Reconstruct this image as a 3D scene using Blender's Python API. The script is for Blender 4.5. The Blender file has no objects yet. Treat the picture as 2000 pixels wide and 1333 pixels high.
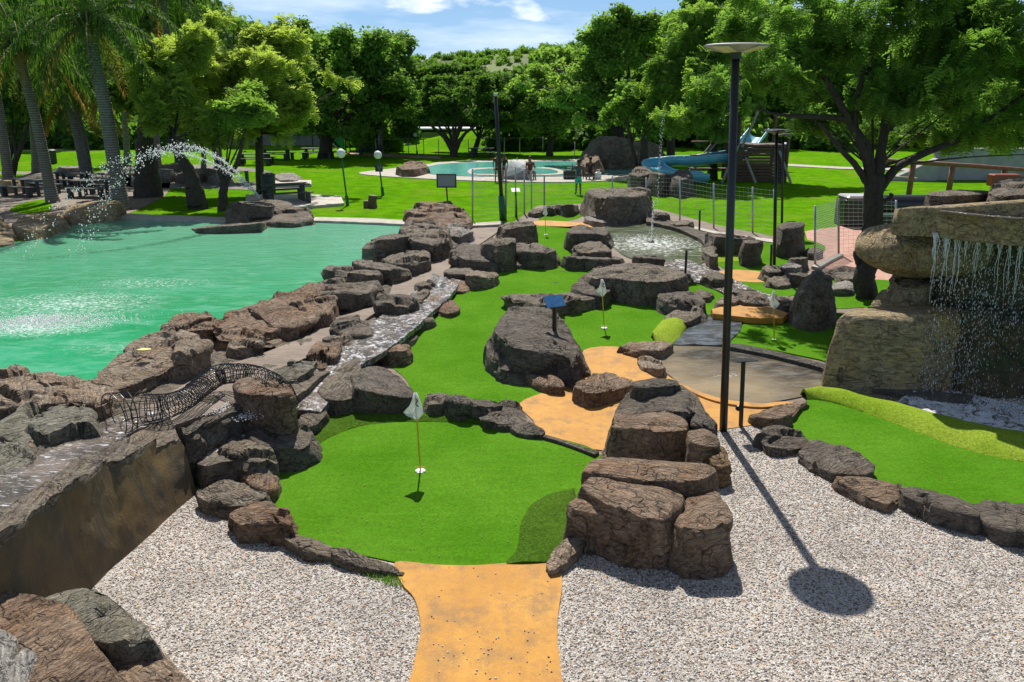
import bpy, math, random
import numpy as np
from mathutils import Vector, Matrix, geometry
R = math.radians
scene = bpy.context.scene
COL = scene.collection

# ---------------------------------------------------------------- camera, sky, sun
CAM_H, FPX, PITCH = 4.5, 1500.0, R(17.6)
cam_d = bpy.data.cameras.new("camera"); cam = bpy.data.objects.new("camera", cam_d); COL.objects.link(cam)
cam.location = (0, 0, CAM_H); cam.rotation_euler = (R(90) - PITCH, 0, 0)
cam_d.sensor_width = 36; cam_d.lens = 36 * FPX / 2000; cam_d.clip_start = 0.1; cam_d.clip_end = 6000
scene.camera = cam

SUN_EL, SUN_AZ = R(54), R(-5)          # azimuth from +Y towards +X
world = bpy.data.worlds.new("World"); scene.world = world; world.use_nodes = True
wn, wl = world.node_tree.nodes, world.node_tree.links
wn.clear()
w_out = wn.new("ShaderNodeOutputWorld"); w_bg = wn.new("ShaderNodeBackground")
sky = wn.new("ShaderNodeTexSky"); sky.sky_type = 'NISHITA'; sky.sun_disc = False
sky.sun_elevation = SUN_EL; sky.sun_rotation = SUN_AZ
sky.air_density = 1.0; sky.dust_density = 0.3; sky.ozone_density = 4.0; sky.altitude = 200
w_bg.inputs[1].default_value = 0.055
tc = wn.new("ShaderNodeTexCoord")
mp = wn.new("ShaderNodeMapping"); mp.inputs['Scale'].default_value = (1.6, 1.6, 9.0)
cn = wn.new("ShaderNodeTexNoise"); cn.inputs['Scale'].default_value = 2.2; cn.inputs['Detail'].default_value = 7; cn.inputs['Roughness'].default_value = .58
cr = wn.new("ShaderNodeValToRGB"); cr.color_ramp.elements[0].position = .50; cr.color_ramp.elements[1].position = .80
cr.color_ramp.elements[0].color = (0, 0, 0, 1); cr.color_ramp.elements[1].color = (.8, .8, .8, 1)
mp2 = wn.new("ShaderNodeMapping"); mp2.inputs['Scale'].default_value = (7, 7, 22); mp2.inputs['Location'].default_value = (3.1, .4, 1.7)
cn2 = wn.new("ShaderNodeTexNoise"); cn2.inputs['Scale'].default_value = 1.0; cn2.inputs['Detail'].default_value = 5
cr2 = wn.new("ShaderNodeValToRGB"); cr2.color_ramp.elements[0].position = .60; cr2.color_ramp.elements[1].position = .68
cr2.color_ramp.elements[0].color = (0, 0, 0, 1); cr2.color_ramp.elements[1].color = (.85, .85, .85, 1)
mx = wn.new("ShaderNodeMix"); mx.data_type = 'RGBA'; mx.inputs[7].default_value = (17.5, 18.6, 20, 1)
mxm = wn.new("ShaderNodeMath"); mxm.operation = 'MAXIMUM'
wl.new(tc.outputs['Generated'], mp.inputs[0]); wl.new(mp.outputs[0], cn.inputs[0]); wl.new(cn.outputs[0], cr.inputs[0])
wl.new(tc.outputs['Generated'], mp2.inputs[0]); wl.new(mp2.outputs[0], cn2.inputs[0]); wl.new(cn2.outputs[0], cr2.inputs[0])
wl.new(cr.outputs[0], mxm.inputs[0]); wl.new(cr2.outputs[0], mxm.inputs[1])
# pale blue air low over the horizon
wsep = wn.new("ShaderNodeSeparateXYZ"); wl.new(tc.outputs['Generated'], wsep.inputs[0])
crh = wn.new("ShaderNodeValToRGB"); wl.new(wsep.outputs[2], crh.inputs[0]); crh.color_ramp.elements[0].color = (.55, .55, .55, 1); crh.color_ramp.elements[1].position = .42; crh.color_ramp.elements[1].color = (0, 0, 0, 1)
mxh = wn.new("ShaderNodeMix"); mxh.data_type = 'RGBA'; mxh.inputs[7].default_value = (5.6, 11.2, 19.5, 1)
wl.new(crh.outputs[0], mxh.inputs[0]); wl.new(sky.outputs[0], mxh.inputs[6])
wl.new(mxm.outputs[0], mx.inputs[0]); wl.new(mxh.outputs[2], mx.inputs[6]); wl.new(mx.outputs[2], w_bg.inputs[0]); wl.new(w_bg.outputs[0], w_out.inputs[0])

sun_d = bpy.data.lights.new("sun", 'SUN'); sun_o = bpy.data.objects.new("sun", sun_d); COL.objects.link(sun_o)
sun_d.energy = 5.0; sun_d.angle = R(.5); sun_d.color = (1, .955, .88)
sdir = Vector((math.sin(SUN_AZ) * math.cos(SUN_EL), math.cos(SUN_AZ) * math.cos(SUN_EL), math.sin(SUN_EL)))
sun_o.rotation_euler = sdir.to_track_quat('Z', 'Y').to_euler(); sun_o.location = (0, 0, 30)

scene.view_settings.view_transform = 'Standard'; scene.view_settings.look = 'None'
scene.view_settings.exposure = 0.32; scene.view_settings.gamma = 1
scene.cycles.use_denoising = True; scene.cycles.max_bounces = 8; scene.cycles.transparent_max_bounces = 12
scene.cycles.sample_clamp_indirect = 6

# ---------------------------------------------------------------- pixel -> place on the real ground
CP, SP = math.cos(PITCH), math.sin(PITCH)
def ray(px, py):
    u = (px - 1000) / FPX; v = (666.5 - py) / FPX
    return u, CP + v * SP, -SP + v * CP
def at(px, py, z=0.0):
    d = ray(px, py); t = (z - CAM_H) / d[2]
    return Vector((d[0] * t, d[1] * t, z))
def atY(px, py, Y):
    d = ray(px, py); t = Y / d[1]
    return Vector((d[0] * t, Y, CAM_H + d[2] * t))
def htop(yt, yb, zb=0.0):
    """height of a point seen at row yt standing over a base point seen at row yb on level zb"""
    Y = at(1000, yb, zb).y
    return atY(1000, yt, Y).z
def bank(py):
    return float(np.interp(py, [440, 550, 650, 750, 860, 935, 1030, 1200], [.04, .12, .24, .42, .66, .95, 1.15, 1.4]))

# ---------------------------------------------------------------- numpy noise
def _h(ix, iy, iz, s=0):
    n = (ix.astype(np.int64) * 374761393 + iy.astype(np.int64) * 668265263 + iz.astype(np.int64) * 2147483647 + s * 1274126177) & 0xffffffff
    n = ((n ^ (n >> 13)) * 1274126177) & 0xffffffff
    n = (n ^ (n >> 16)) & 0xffffffff
    return n / 4294967295.0
def vnoise(p, s=0):
    i = np.floor(p); f = p - i; f = f * f * (3 - 2 * f)
    x, y, z = i[:, 0], i[:, 1], i[:, 2]; r = 0
    for a in (0, 1):
        for b in (0, 1):
            for c in (0, 1):
                w = (f[:, 0] if a else 1 - f[:, 0]) * (f[:, 1] if b else 1 - f[:, 1]) * (f[:, 2] if c else 1 - f[:, 2])
                r = r + w * _h(x + a, y + b, z + c, s)
    return r * 2 - 1
def fbm(p, o=4, s=0):
    r = 0; a = 1; t = 0
    for k in range(o):
        r = r + a * vnoise(p * (2 ** k) + k * 17.3, s + k); t += a; a *= .5
    return r / t
def worley(p, s=0):
    i = np.floor(p); f = p - i
    d1 = np.full(len(p), 9.); d2 = np.full(len(p), 9.); idv = np.zeros(len(p))
    for a in (-1, 0, 1):
        for b in (-1, 0, 1):
            for c in (-1, 0, 1):
                cx, cy, cz = i[:, 0] + a, i[:, 1] + b, i[:, 2] + c
                px = a + _h(cx, cy, cz, s + 1) - f[:, 0]; py = b + _h(cx, cy, cz, s + 2) - f[:, 1]; pz = c + _h(cx, cy, cz, s + 3) - f[:, 2]
                d = np.sqrt(px * px + py * py + pz * pz); n = d < d1
                d2 = np.where(n, d1, np.minimum(d2, d)); idv = np.where(n, _h(cx, cy, cz, s + 4), idv); d1 = np.where(n, d, d1)
    return d1, d2, idv

# ---------------------------------------------------------------- object helpers
def tag(o, label=None, cat=None, group=None, kind=None):
    if label: o['label'] = label
    if cat: o['category'] = cat
    if group: o['group'] = group
    if kind: o['kind'] = kind
    return o
def mesh_np(name, V, F, mat=None, smooth=False, rnd=None):
    """V (n,3) array, F (m,k) array of one face size, or list of such arrays"""
    Fs = F if isinstance(F, list) else [F]
    me = bpy.data.meshes.new(name)
    V = np.asarray(V, dtype=np.float32)
    me.vertices.add(len(V)); me.vertices.foreach_set('co', V.ravel())
    nl = sum(f.size for f in Fs); nf = sum(len(f) for f in Fs)
    me.loops.add(nl); me.polygons.add(nf)
    me.loops.foreach_set('vertex_index', np.concatenate([f.ravel() for f in Fs]).astype(np.int32))
    tot = np.concatenate([np.full(len(f), f.shape[1]) for f in Fs]).astype(np.int32)
    st = np.concatenate([[0], np.cumsum(tot)[:-1]]).astype(np.int32)
    me.polygons.foreach_set('loop_start', st); me.polygons.foreach_set('loop_total', tot)
    if smooth: me.polygons.foreach_set('use_smooth', np.ones(nf, dtype=bool))
    me.update(calc_edges=True); me.validate()
    if rnd is not None:
        a = me.attributes.new('rnd', 'FLOAT', 'FACE'); a.data.foreach_set('value', np.asarray(rnd, dtype=np.float32))
    if mat: me.materials.append(mat)
    return me
def link(name, me, parent=None, loc=None):
    o = bpy.data.objects.new(name, me); COL.objects.link(o)
    if parent: o.parent = parent
    if loc is not None: o.location = loc
    return o
def empty(name, loc=(0, 0, 0), rz=0.0):
    o = bpy.data.objects.new(name, None); COL.objects.link(o); o.location = loc; o.rotation_euler = (0, 0, rz)
    o.empty_display_size = .2
    return o
def copy_tree(o, parent=None):
    c = o.copy(); COL.objects.link(c); c.parent = parent
    for ch in list(o.children): copy_tree(ch, c)
    return c

class MB:
    """collects shapes (local coordinates) and links them as ONE mesh object"""
    def __init__(s): s.v = []; s.f = []
    def add(s, vs, fs):
        n = len(s.v); s.v += [tuple(v) for v in vs]; s.f += [tuple(i + n for i in f) for f in fs]; return s
    def box(s, c, d, M=None, bev=.0):
        x, y, z = d[0] / 2, d[1] / 2, d[2] / 2
        b = min(bev, x * .9, y * .9, z * .9)
        if b <= 0:
            vs = [Vector((sx * x, sy * y, sz * z)) for sz in (-1, 1) for sy in (-1, 1) for sx in (-1, 1)]
            fs = [(0, 2, 3, 1), (4, 5, 7, 6), (0, 1, 5, 4), (2, 6, 7, 3), (0, 4, 6, 2), (1, 3, 7, 5)]
        else:
            ring = lambda X, Y: [(-X + b, -Y), (X - b, -Y), (X, -Y + b), (X, Y - b), (X - b, Y), (-X + b, Y), (-X, Y - b), (-X, -Y + b)]
            vs = []
            for (zz, i) in ((-z, b), (-z + b, 0), (z - b, 0), (z, b)):
                vs += [Vector((p, q, zz)) for p, q in ring(x - i, y - i)]
            fs = [tuple(reversed(range(8))), tuple(range(24, 32))]
            for r in range(3):
                for k in range(8): fs.append((r * 8 + k, r * 8 + (k + 1) % 8, r * 8 + 8 + (k + 1) % 8, r * 8 + 8 + k))
        if M is not None: vs = [M @ v for v in vs]
        c = Vector(c); return s.add([v + c for v in vs], fs)
    def bar(s, a, b, w, h, up=(0, 0, 1)):
        a, b = Vector(a), Vector(b); d = b - a; L = d.length; d.normalize()
        u = Vector(up); sx = d.cross(u)
        if sx.length < 1e-4: sx = d.cross(Vector((1, 0, 0)))
        sx.normalize(); u = sx.cross(d)
        vs = [p + sx * (i * w / 2) + u * (j * h / 2) for p in (a, b) for (i, j) in ((-1, -1), (1, -1), (1, 1), (-1, 1))]
        return s.add(vs, [(0, 1, 2, 3), (7, 6, 5, 4), (0, 4, 5, 1), (1, 5, 6, 2), (2, 6, 7, 3), (3, 7, 4, 0)])
    def tube(s, pts, rad, n=8, caps=True, wob=0.0, seed=0):
        pts = [Vector(p) for p in pts]; m = len(pts)
        if not hasattr(rad, '__len__'): rad = [rad] * m
        rg = random.Random(seed); vs = []; u = None
        for i, p in enumerate(pts):
            t = (pts[min(i + 1, m - 1)] - pts[max(i - 1, 0)]).normalized()
            if u is None:
                u = t.cross(Vector((0, 1, 0)) if abs(t.y) < .9 else Vector((1, 0, 0))).normalized()
            u = (u - t * u.dot(t)).normalized(); w = t.cross(u)
            for k in range(n):
                a = 2 * math.pi * k / n; r = rad[i] * (1 + wob * rg.uniform(-1, 1))
                vs.append(p + u * (math.cos(a) * r) + w * (math.sin(a) * r))
        fs = [(i * n + k, i * n + (k + 1) % n, (i + 1) * n + (k + 1) % n, (i + 1) * n + k) for i in range(m - 1) for k in range(n)]
        if caps: fs += [tuple(reversed(range(n))), tuple(range((m - 1) * n, m * n))]
        return s.add(vs, fs)
    def lathe(s, prof, n=20, c=(0, 0, 0)):
        c = Vector(c); vs = []
        for r, z in prof: vs += [c + Vector((r * math.cos(2 * math.pi * k / n), r * math.sin(2 * math.pi * k / n), z)) for k in range(n)]
        m = len(prof)
        fs = [(i * n + k, i * n + (k + 1) % n, (i + 1) * n + (k + 1) % n, (i + 1) * n + k) for i in range(m - 1) for k in range(n)]
        fs += [tuple(reversed(range(n))), tuple(range((m - 1) * n, m * n))]
        return s.add(vs, fs)
    def ball(s, c, r, n=14, sq=(1, 1, 1)):
        m = n // 2; prof = [(r * max(math.sin(math.pi * i / m), .02), -r * math.cos(math.pi * i / m)) for i in range(m + 1)]
        k = len(s.v); s.lathe(prof, n)
        for i in range(k, len(s.v)):
            v = s.v[i]; s.v[i] = (v[0] * sq[0] + c[0], v[1] * sq[1] + c[1], v[2] * sq[2] + c[2])
        return s
    def build(s, name, mat, parent=None, loc=None, smooth=False):
        me = bpy.data.meshes.new(name); me.from_pydata(s.v, [], s.f); me.update()
        if mat: me.materials.append(mat)
        if smooth:
            me.polygons.foreach_set('use_smooth', np.ones(len(me.polygons), dtype=bool))
        return link(name, me, parent, loc)

# ---------------------------------------------------------------- materials
class NT:
    def __init__(s, name):
        s.m = bpy.data.materials.new(name); s.m.use_nodes = True; s.t = s.m.node_tree; s.n = s.t.nodes; s.l = s.t.links
        s.b = s.n['Principled BSDF']; s.out = s.n['Material Output']; s.co = s.n.new('ShaderNodeTexCoord')
    def L(s, a, b): s.l.new(a, b); return s
    def map(s, scale=(1, 1, 1), rot=(0, 0, 0), src='Object'):
        m = s.n.new('ShaderNodeMapping'); m.inputs['Scale'].default_value = scale; m.inputs['Rotation'].default_value = rot
        s.L(s.co.outputs[src], m.inputs[0]); return m.outputs[0]
    def noise(s, sc, det=4, rough=.55, vec=None, dist=0):
        n = s.n.new('ShaderNodeTexNoise'); n.inputs['Scale'].default_value = sc; n.inputs['Detail'].default_value = det
        n.inputs['Roughness'].default_value = rough; n.inputs['Distortion'].default_value = dist
        s.L(vec or s.co.outputs['Object'], n.inputs[0]); return n.outputs[0]
    def voro(s, sc, feat='F1', vec=None, out='Distance', rnd=1.0):
        n = s.n.new('ShaderNodeTexVoronoi'); n.feature = feat; n.inputs['Scale'].default_value = sc; n.inputs['Randomness'].default_value = rnd
        s.L(vec or s.co.outputs['Object'], n.inputs[0]); return n.outputs[out]
    def ramp(s, fac, stops, interp='LINEAR'):
        r = s.n.new('ShaderNodeValToRGB'); e = r.color_ramp.elements; r.color_ramp.interpolation = interp
        while len(e) < len(stops): e.new(.5)
        for k, (p, c) in enumerate(stops):
            if not hasattr(c, '__len__'): c = (c, c, c)
            e[k].position = p; e[k].color = (*c[:3], 1)
        s.L(fac, r.inputs[0]); return r.outputs[0]
    def mix(s, f, a, b, mode='MIX'):
        m = s.n.new('ShaderNodeMix'); m.data_type = 'RGBA'; m.blend_type = mode
        for v, i in ((f, 0), (a, 6), (b, 7)):
            if hasattr(v, 'links'): s.L(v, m.inputs[i])
            elif i == 0: m.inputs[0].default_value = v
            else: m.inputs[i].default_value = (*v[:3], 1)
        return m.outputs[2]
    def math(s, op, a, b=0.0, clamp=False):
        m = s.n.new('ShaderNodeMath'); m.operation = op; m.use_clamp = clamp
        for v, i in ((a, 0), (b, 1)):
            if hasattr(v, 'links'): s.L(v, m.inputs[i])
            else: m.inputs[i].default_value = v
        return m.outputs[0]
    def bump(s, h, st=.5, dist=.02, nrm=None):
        b = s.n.new('ShaderNodeBump'); b.inputs['Strength'].default_value = st; b.inputs['Distance'].default_value = dist
        s.L(h, b.inputs['Height'])
        if nrm: s.L(nrm, b.inputs['Normal'])
        return b.outputs[0]
    def col(s, c):
        if hasattr(c, 'links'): s.L(c, s.b.inputs['Base Color'])
        else: s.b.inputs['Base Color'].default_value = (*c[:3], 1)
        return s
    def set(s, **k):
        for a, v in k.items():
            i = s.b.inputs[a.replace('_', ' ')]
            if hasattr(v, 'links'): s.L(v, i)
            else: i.default_value = v
        return s

def mat_rock(name, c1, c2, c3, stain, wet=.0, fine=1.0, stainamt=.5, vein=.5):
    t = NT(name); oi = t.n.new('ShaderNodeObjectInfo')
    add = t.n.new('ShaderNodeVectorMath'); add.operation = 'ADD'
    sc = t.n.new('ShaderNodeVectorMath'); sc.operation = 'SCALE'; sc.inputs['Scale'].default_value = 31.0
    cx = t.n.new('ShaderNodeCombineXYZ')
    for i in range(3): t.L(oi.outputs['Random'], cx.inputs[i])
    t.L(cx.outputs[0], sc.inputs[0]); t.L(t.co.outputs['Object'], add.inputs[0]); t.L(sc.outputs[0], add.inputs[1])
    v = add.outputs[0]
    vr = t.n.new('ShaderNodeVectorRotate'); vr.rotation_type = 'Z_AXIS'; t.L(v, vr.inputs['Vector'])
    t.L(t.math('MULTIPLY', oi.outputs['Random'], 6.28), vr.inputs['Angle'])
    st = t.n.new('ShaderNodeMapping'); st.inputs['Scale'].default_value = (2.2, 11, 9); t.L(vr.outputs[0], st.inputs[0])
    big = t.noise(1.6, 4, .6, v); med = t.noise(6, 5, .65, v); grit = t.noise(60 * fine, 3, .6, v)
    stri = t.noise(2.6 * fine, 5, .68, st.outputs[0], .7)
    warp = t.n.new('ShaderNodeVectorMath'); warp.operation = 'ADD'; wn_ = t.n.new('ShaderNodeTexNoise'); wn_.inputs['Scale'].default_value = 2.5; wn_.inputs['Detail'].default_value = 3
    t.L(v, wn_.inputs[0]); ws = t.n.new('ShaderNodeVectorMath'); ws.operation = 'SCALE'; ws.inputs['Scale'].default_value = .45
    t.L(wn_.outputs[1], ws.inputs[0]); t.L(v, warp.inputs[0]); t.L(ws.outputs[0], warp.inputs[1])
    crk = t.math('ABSOLUTE', t.math('SUBTRACT', t.noise(1.3, 2.5, .5, warp.outputs[0], .6), .5))
    crkm = t.ramp(crk, [(0, 0.0), (.006, .45), (.014, 1.0)])
    crk = t.math('ABSOLUTE', t.math('SUBTRACT', t.noise(2.3, 2, .5, warp.outputs[0], 1.2), .47))
    crkm = t.mix(1.0, crkm, t.ramp(crk, [(0, .1), (.005, .6), (.012, 1.0)]), 'MULTIPLY')
    # flowing carved grain: contour lines of a slow stretched noise
    lay = t.n.new('ShaderNodeMapping'); lay.inputs['Scale'].default_value = (.6, 1.5, 3.0); t.L(vr.outputs[0], lay.inputs[0])
    grain = t.math('PINGPONG', t.math('MULTIPLY', t.noise(1.3, 3.5, .5, lay.outputs[0], .5), 17.0 * fine), .5)
    grainm = t.ramp(grain, [(0, .30), (.13, .9), (.3, 1.0)])
    gmask = t.ramp(t.noise(1.7, 2, .5, v), [(.42, 0), (.56, 1)])
    grainm = t.mix(gmask, (1, 1, 1), grainm)
    c = t.mix(t.ramp(big, [(.35, 0), (.65, 1)]), c1, c2)
    c = t.mix(t.ramp(med, [(.45, 0), (.75, 1)]), c, c3)
    c = t.mix(t.math('MULTIPLY', t.ramp(t.noise(1.1, 4, .7, v, 1.0), [(.5, 0), (.68, 1)]), stainamt), c, stain)
    c = t.mix(t.math('MULTIPLY', t.ramp(t.noise(7.5, 5, .72, v, .4), [(.60, 0), (.66, 1)]), .45), c, (.40, .37, .30))
    c = t.mix(t.math('MULTIPLY', t.ramp(t.noise(2.1, 3, .6, v, .2), [(.52, 0), (.68, 1)]), .5), c, t.mix(1.0, c, (.50, .42, .36), 'MULTIPLY'))
    c = t.mix(1.0, c, t.ramp(grit, [(.3, .72), (.7, 1.18)]), 'MULTIPLY')
    c = t.mix(1.0, c, t.ramp(stri, [(.36, .38), (.5, .95), (.66, 1.12)]), 'MULTIPLY')
    c = t.mix(vein, c, crkm, 'MULTIPLY'); c = t.mix(vein, c, grainm, 'MULTIPLY')
    t.col(c)
    h = t.math('ADD', t.math('MULTIPLY', stri, 1.1), t.math('MULTIPLY', med, .7))
    h = t.math('ADD', h, t.math('MULTIPLY', crkm, .45)); h = t.math('ADD', h, t.math('MULTIPLY', grainm, .35))
    h = t.math('ADD', h, t.math('MULTIPLY', grit, .12))
    t.L(t.bump(h, 1.0, .085), t.b.inputs['Normal'])
    t.set(Roughness=.78 - wet * .5)
    t.b.inputs['Specular IOR Level'].default_value = .35 + wet * .4
    return t.m
M = {}
M['rock'] = mat_rock('grey_rock', (0.240, 0.199, 0.151), (0.326, 0.267, 0.197), (0.168, 0.136, 0.101), (0.326, 0.213, 0.118), stainamt=.4)
M['rock_dark'] = mat_rock('charcoal_rock', (0.178, 0.150, 0.118), (0.265, 0.223, 0.172), (0.122, 0.102, 0.080), (0.255, 0.160, 0.092), fine=1.2, stainamt=.45)
M['rock_brown'] = mat_rock('brown_rock', (0.316, 0.213, 0.139), (0.398, 0.281, 0.189), (0.194, 0.131, 0.084), (0.388, 0.194, 0.084), stainamt=.6)
M['rock_tan'] = mat_rock('tan_rock', (.38, .29, .20), (.45, .355, .26), (.27, .205, .145), (.42, .23, .11), stainamt=.5, vein=.35)
M['rock_green'] = mat_rock('greenish_rock', (.27, .25, .19), (.34, .315, .24), (.19, .18, .13), (.28, .22, .12), stainamt=.4)
M['rock_rust'] = mat_rock('rust_stained_rock', (.20, .125, .065), (.27, .17, .075), (.12, .08, .05), (.30, .16, .05), fine=.6, stainamt=.7, vein=.3)
M['rock_ochre'] = mat_rock('ochre_boulder', (.50, .37, .20), (.54, .42, .25), (.36, .29, .19), (.58, .37, .10), fine=.8, stainamt=.8, vein=.12)
M['rock_moss'] = mat_rock('wet_mossy_rock', (.16, .12, .05), (.24, .16, .06), (.07, .075, .03), (.06, .10, .03), wet=.6, stainamt=.9, vein=.15)
M['rock_wet'] = mat_rock('wet_rock', (0.163, 0.141, 0.109), (0.235, 0.199, 0.151), (0.102, 0.087, 0.071), (0.163, 0.107, 0.059), wet=.9, fine=1.3, vein=.3)
M['rock_pale'] = mat_rock('pale_rock', (.40, .37, .33), (.48, .44, .39), (.30, .27, .24), (.38, .29, .20), stainamt=.3, vein=.3)

def _wall():
    t = NT('rust_brown_render'); a = t.noise(1.2, 5, .65); w = t.noise(1.6, 5, .7, t.map((3, 3, .7))); f = t.noise(50, 4, .7)
    c = t.mix(t.ramp(a, [(.35, 0), (.65, 1)]), (.085, .058, .03), (.17, .105, .035)); c = t.mix(t.ramp(w, [(.45, 0), (.62, .85)]), c, (.06, .05, .032))
    c = t.mix(1.0, c, t.ramp(f, [(.3, .75), (.7, 1.2)]), 'MULTIPLY'); t.col(c); t.set(Roughness=.7); t.L(t.bump(t.math('ADD', w, t.math('MULTIPLY', f, .3)), .6, .03), t.b.inputs['Normal']); return t.m
def mat_simple(name, c, rough=.6, metal=0.0, var=.12, sc=8.0, bump=.0, spec=.5):
    t = NT(name); n = t.noise(sc, 4)
    t.col(t.mix(1.0, c, t.ramp(n, [(.3, 1 - var), (.7, 1 + var)]), 'MULTIPLY')); t.set(Roughness=rough, Metallic=metal)
    t.b.inputs['Specular IOR Level'].default_value = spec
    if bump: t.L(t.bump(t.noise(sc * 5, 4), bump, .01), t.b.inputs['Normal'])
    return t.m
def mat_turf(name, c, c2, pile=.008, sc=170, mott=.25):
    t = NT(name)
    fine = t.noise(sc, 3, .7); mid = t.noise(28, 4, .6); big = t.noise(.8, 3, .5); seam = t.noise(2.2, 2, .5, t.map((1, 5, 1)))
    cc = t.mix(t.ramp(big, [(.35, 0), (.65, 1)]), c, c2)
    cc = t.mix(1.0, cc, t.ramp(fine, [(.32, .52), (.68, 1.42)]), 'MULTIPLY')
    cc = t.mix(1.0, cc, t.ramp(mid, [(.3, 1 - mott), (.7, 1 + mott)]), 'MULTIPLY')
    cc = t.mix(1.0, cc, t.ramp(seam, [(.3, .93), (.7, 1.06)]), 'MULTIPLY')
    t.col(cc); t.set(Roughness=.9); t.b.inputs['Specular IOR Level'].default_value = .0
    t.L(t.bump(t.math('ADD', fine, t.math('MULTIPLY', mid, .5)), .8, pile), t.b.inputs['Normal'])
    t.b.inputs['Sheen Weight'].default_value = .03; t.b.inputs['Sheen Roughness'].default_value = .6; t.b.inputs['Sheen Tint'].default_value = (.6, 1, .4, 1)
    return t.m
M['wall_rust'] = _wall()
M['turf'] = mat_turf('short_turf', (.066, .19, .008), (.092, .23, .014), mott=.2)
M['turf_rough'] = mat_turf('long_pile_turf', (.05, .11, .010), (.07, .14, .015), .02, 80, .35)
M['turf_lime'] = mat_turf('lime_pile_turf', (.20, .31, .022), (.27, .36, .04), .02, 90, .3)
def mat_lawn():
    t = NT('mown_lawn'); a = t.noise(.12, 4, .6); b = t.noise(1.4, 5, .65); f = t.noise(26, 4, .75); dr = t.noise(.35, 5, .6)
    c = t.mix(t.ramp(a, [(.35, 0), (.65, 1)]), (.105, .29, .005), (.155, .36, .008))
    c = t.mix(t.ramp(b, [(.38, 0), (.66, .8)]), c, (.06, .18, .006)); c = t.mix(t.ramp(t.noise(.9, 5, .7, t.map((1, 2.2, 1))), [(.5, 0), (.66, .5)]), c, (.055, .17, .006))  # darker blotches: uneven grass tone, with tree shade painted into the colour
    c = t.mix(t.ramp(dr, [(.54, 0), (.68, .7)]), c, (.20, .27, .03))
    c = t.mix(1.0, c, t.ramp(f, [(.3, .55), (.7, 1.4)]), 'MULTIPLY')
    t.col(c); t.set(Roughness=1.0); t.b.inputs['Specular IOR Level'].default_value = .0
    t.L(t.bump(t.math('ADD', f, b), .9, .05), t.b.inputs['Normal']); return t.m
M['lawn'] = mat_lawn()
def mat_gravel():
    t = NT('pale_gravel'); v = t.map((1, 1, 1))
    cell = t.voro(58, 'F1', v, 'Color'); d = t.voro(58, 'F1', v); e = t.voro(58, 'DISTANCE_TO_EDGE', v)
    sep = t.n.new('ShaderNodeSeparateColor'); t.L(cell, sep.inputs[0])
    c = t.ramp(sep.outputs[0], [(0, (.16, .14, .12)), (.12, (.36, .29, .23)), (.26, (.54, .46, .375)), (.5, (.64, .575, .505)), (.7, (.60, .57, .54)), (.86, (.76, .73, .68)), (.97, (.6, .36, .2))], 'CONSTANT')
    c = t.mix(1.0, c, t.ramp(e, [(0, .18), (.12, .88)]), 'MULTIPLY')
    c = t.mix(1.0, c, t.ramp(t.noise(1.2, 4, .6), [(.35, .78), (.65, 1.08)]), 'MULTIPLY')
    t.col(c); t.set(Roughness=.8); t.L(t.bump(t.math('SUBTRACT', 1.0, d), .7, .012), t.b.inputs['Normal']); return t.m
M['gravel'] = mat_gravel()
def mat_pebble():
    t = NT('pebbles'); at_ = t.n.new('ShaderNodeAttribute'); at_.attribute_name = 'rnd'
    t.col(t.ramp(at_.outputs['Fac'], [(0, (.12, .10, .09)), (.08, (.31, .25, .20)), (.2, (.52, .44, .365)), (.42, (.62, .555, .485)), (.65, (.57, .545, .52)), (.8, (.76, .73, .69)), (.96, (.62, .37, .2))], 'CONSTANT'))
    t.set(Roughness=.7); return t.m
M['pebble'] = mat_pebble()
def mat_tan():
    t = NT('ochre_painted_concrete'); a = t.noise(1.3, 5, .65); b = t.noise(9, 5, .7); f = t.noise(120, 3, .7)
    c = t.mix(t.ramp(a, [(.35, 0), (.65, 1)]), (.47, .215, .022), (.57, .285, .042))
    c = t.mix(t.ramp(b, [(.45, 0), (.65, .7)]), c, (.42, .19, .04))
    c = t.mix(t.ramp(t.noise(2.3, 6, .75), [(.50, 0), (.63, .75)]), c, (.27, .15, .055))
    c = t.mix(1.0, c, t.ramp(f, [(.3, .8), (.7, 1.15)]), 'MULTIPLY')
    t.col(c); t.set(Roughness=.75); t.L(t.bump(t.math('ADD', f, b), .5, .008), t.b.inputs['Normal']); return t.m
M['tan'] = mat_tan()
def mat_path():
    t = NT('weathered_concrete'); a = t.noise(1.2, 5, .65); w = t.noise(3.0, 5, .65, t.map((1, 7, 1), (0, 0, .9)), 1.0); f = t.noise(40, 4, .7)
    c = t.mix(t.ramp(a, [(.35, 0), (.65, 1)]), (.19, .145, .11), (.27, .21, .16))
    c = t.mix(1.0, c, t.ramp(w, [(.35, .7), (.6, 1.08)]), 'MULTIPLY'); c = t.mix(1.0, c, t.ramp(f, [(.3, .82), (.7, 1.15)]), 'MULTIPLY')
    t.col(c); t.set(Roughness=.8); t.L(t.bump(t.math('ADD', w, t.math('MULTIPLY', f, .4)), .7, .03), t.b.inputs['Normal']); return t.m
M['path'] = mat_path()
def mat_brick():
    t = NT('red_paving'); b = t.n.new('ShaderNodeTexBrick'); t.L(t.map((1, 1, 1), (0, 0, .5)), b.inputs[0]); b.inputs['Scale'].default_value = 4.5
    b.inputs['Color1'].default_value = (.42, .20, .14, 1); b.inputs['Color2'].default_value = (.54, .30, .22, 1); b.inputs['Mortar'].default_value = (.34, .25, .2, 1); b.inputs['Mortar Size'].default_value = .02
    t.col(t.mix(1.0, b.outputs[0], t.ramp(t.noise(3, 5, .7), [(.3, .75), (.7, 1.25)]), 'MULTIPLY')); t.set(Roughness=.85); return t.m
M['brick'] = mat_brick()

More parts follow.
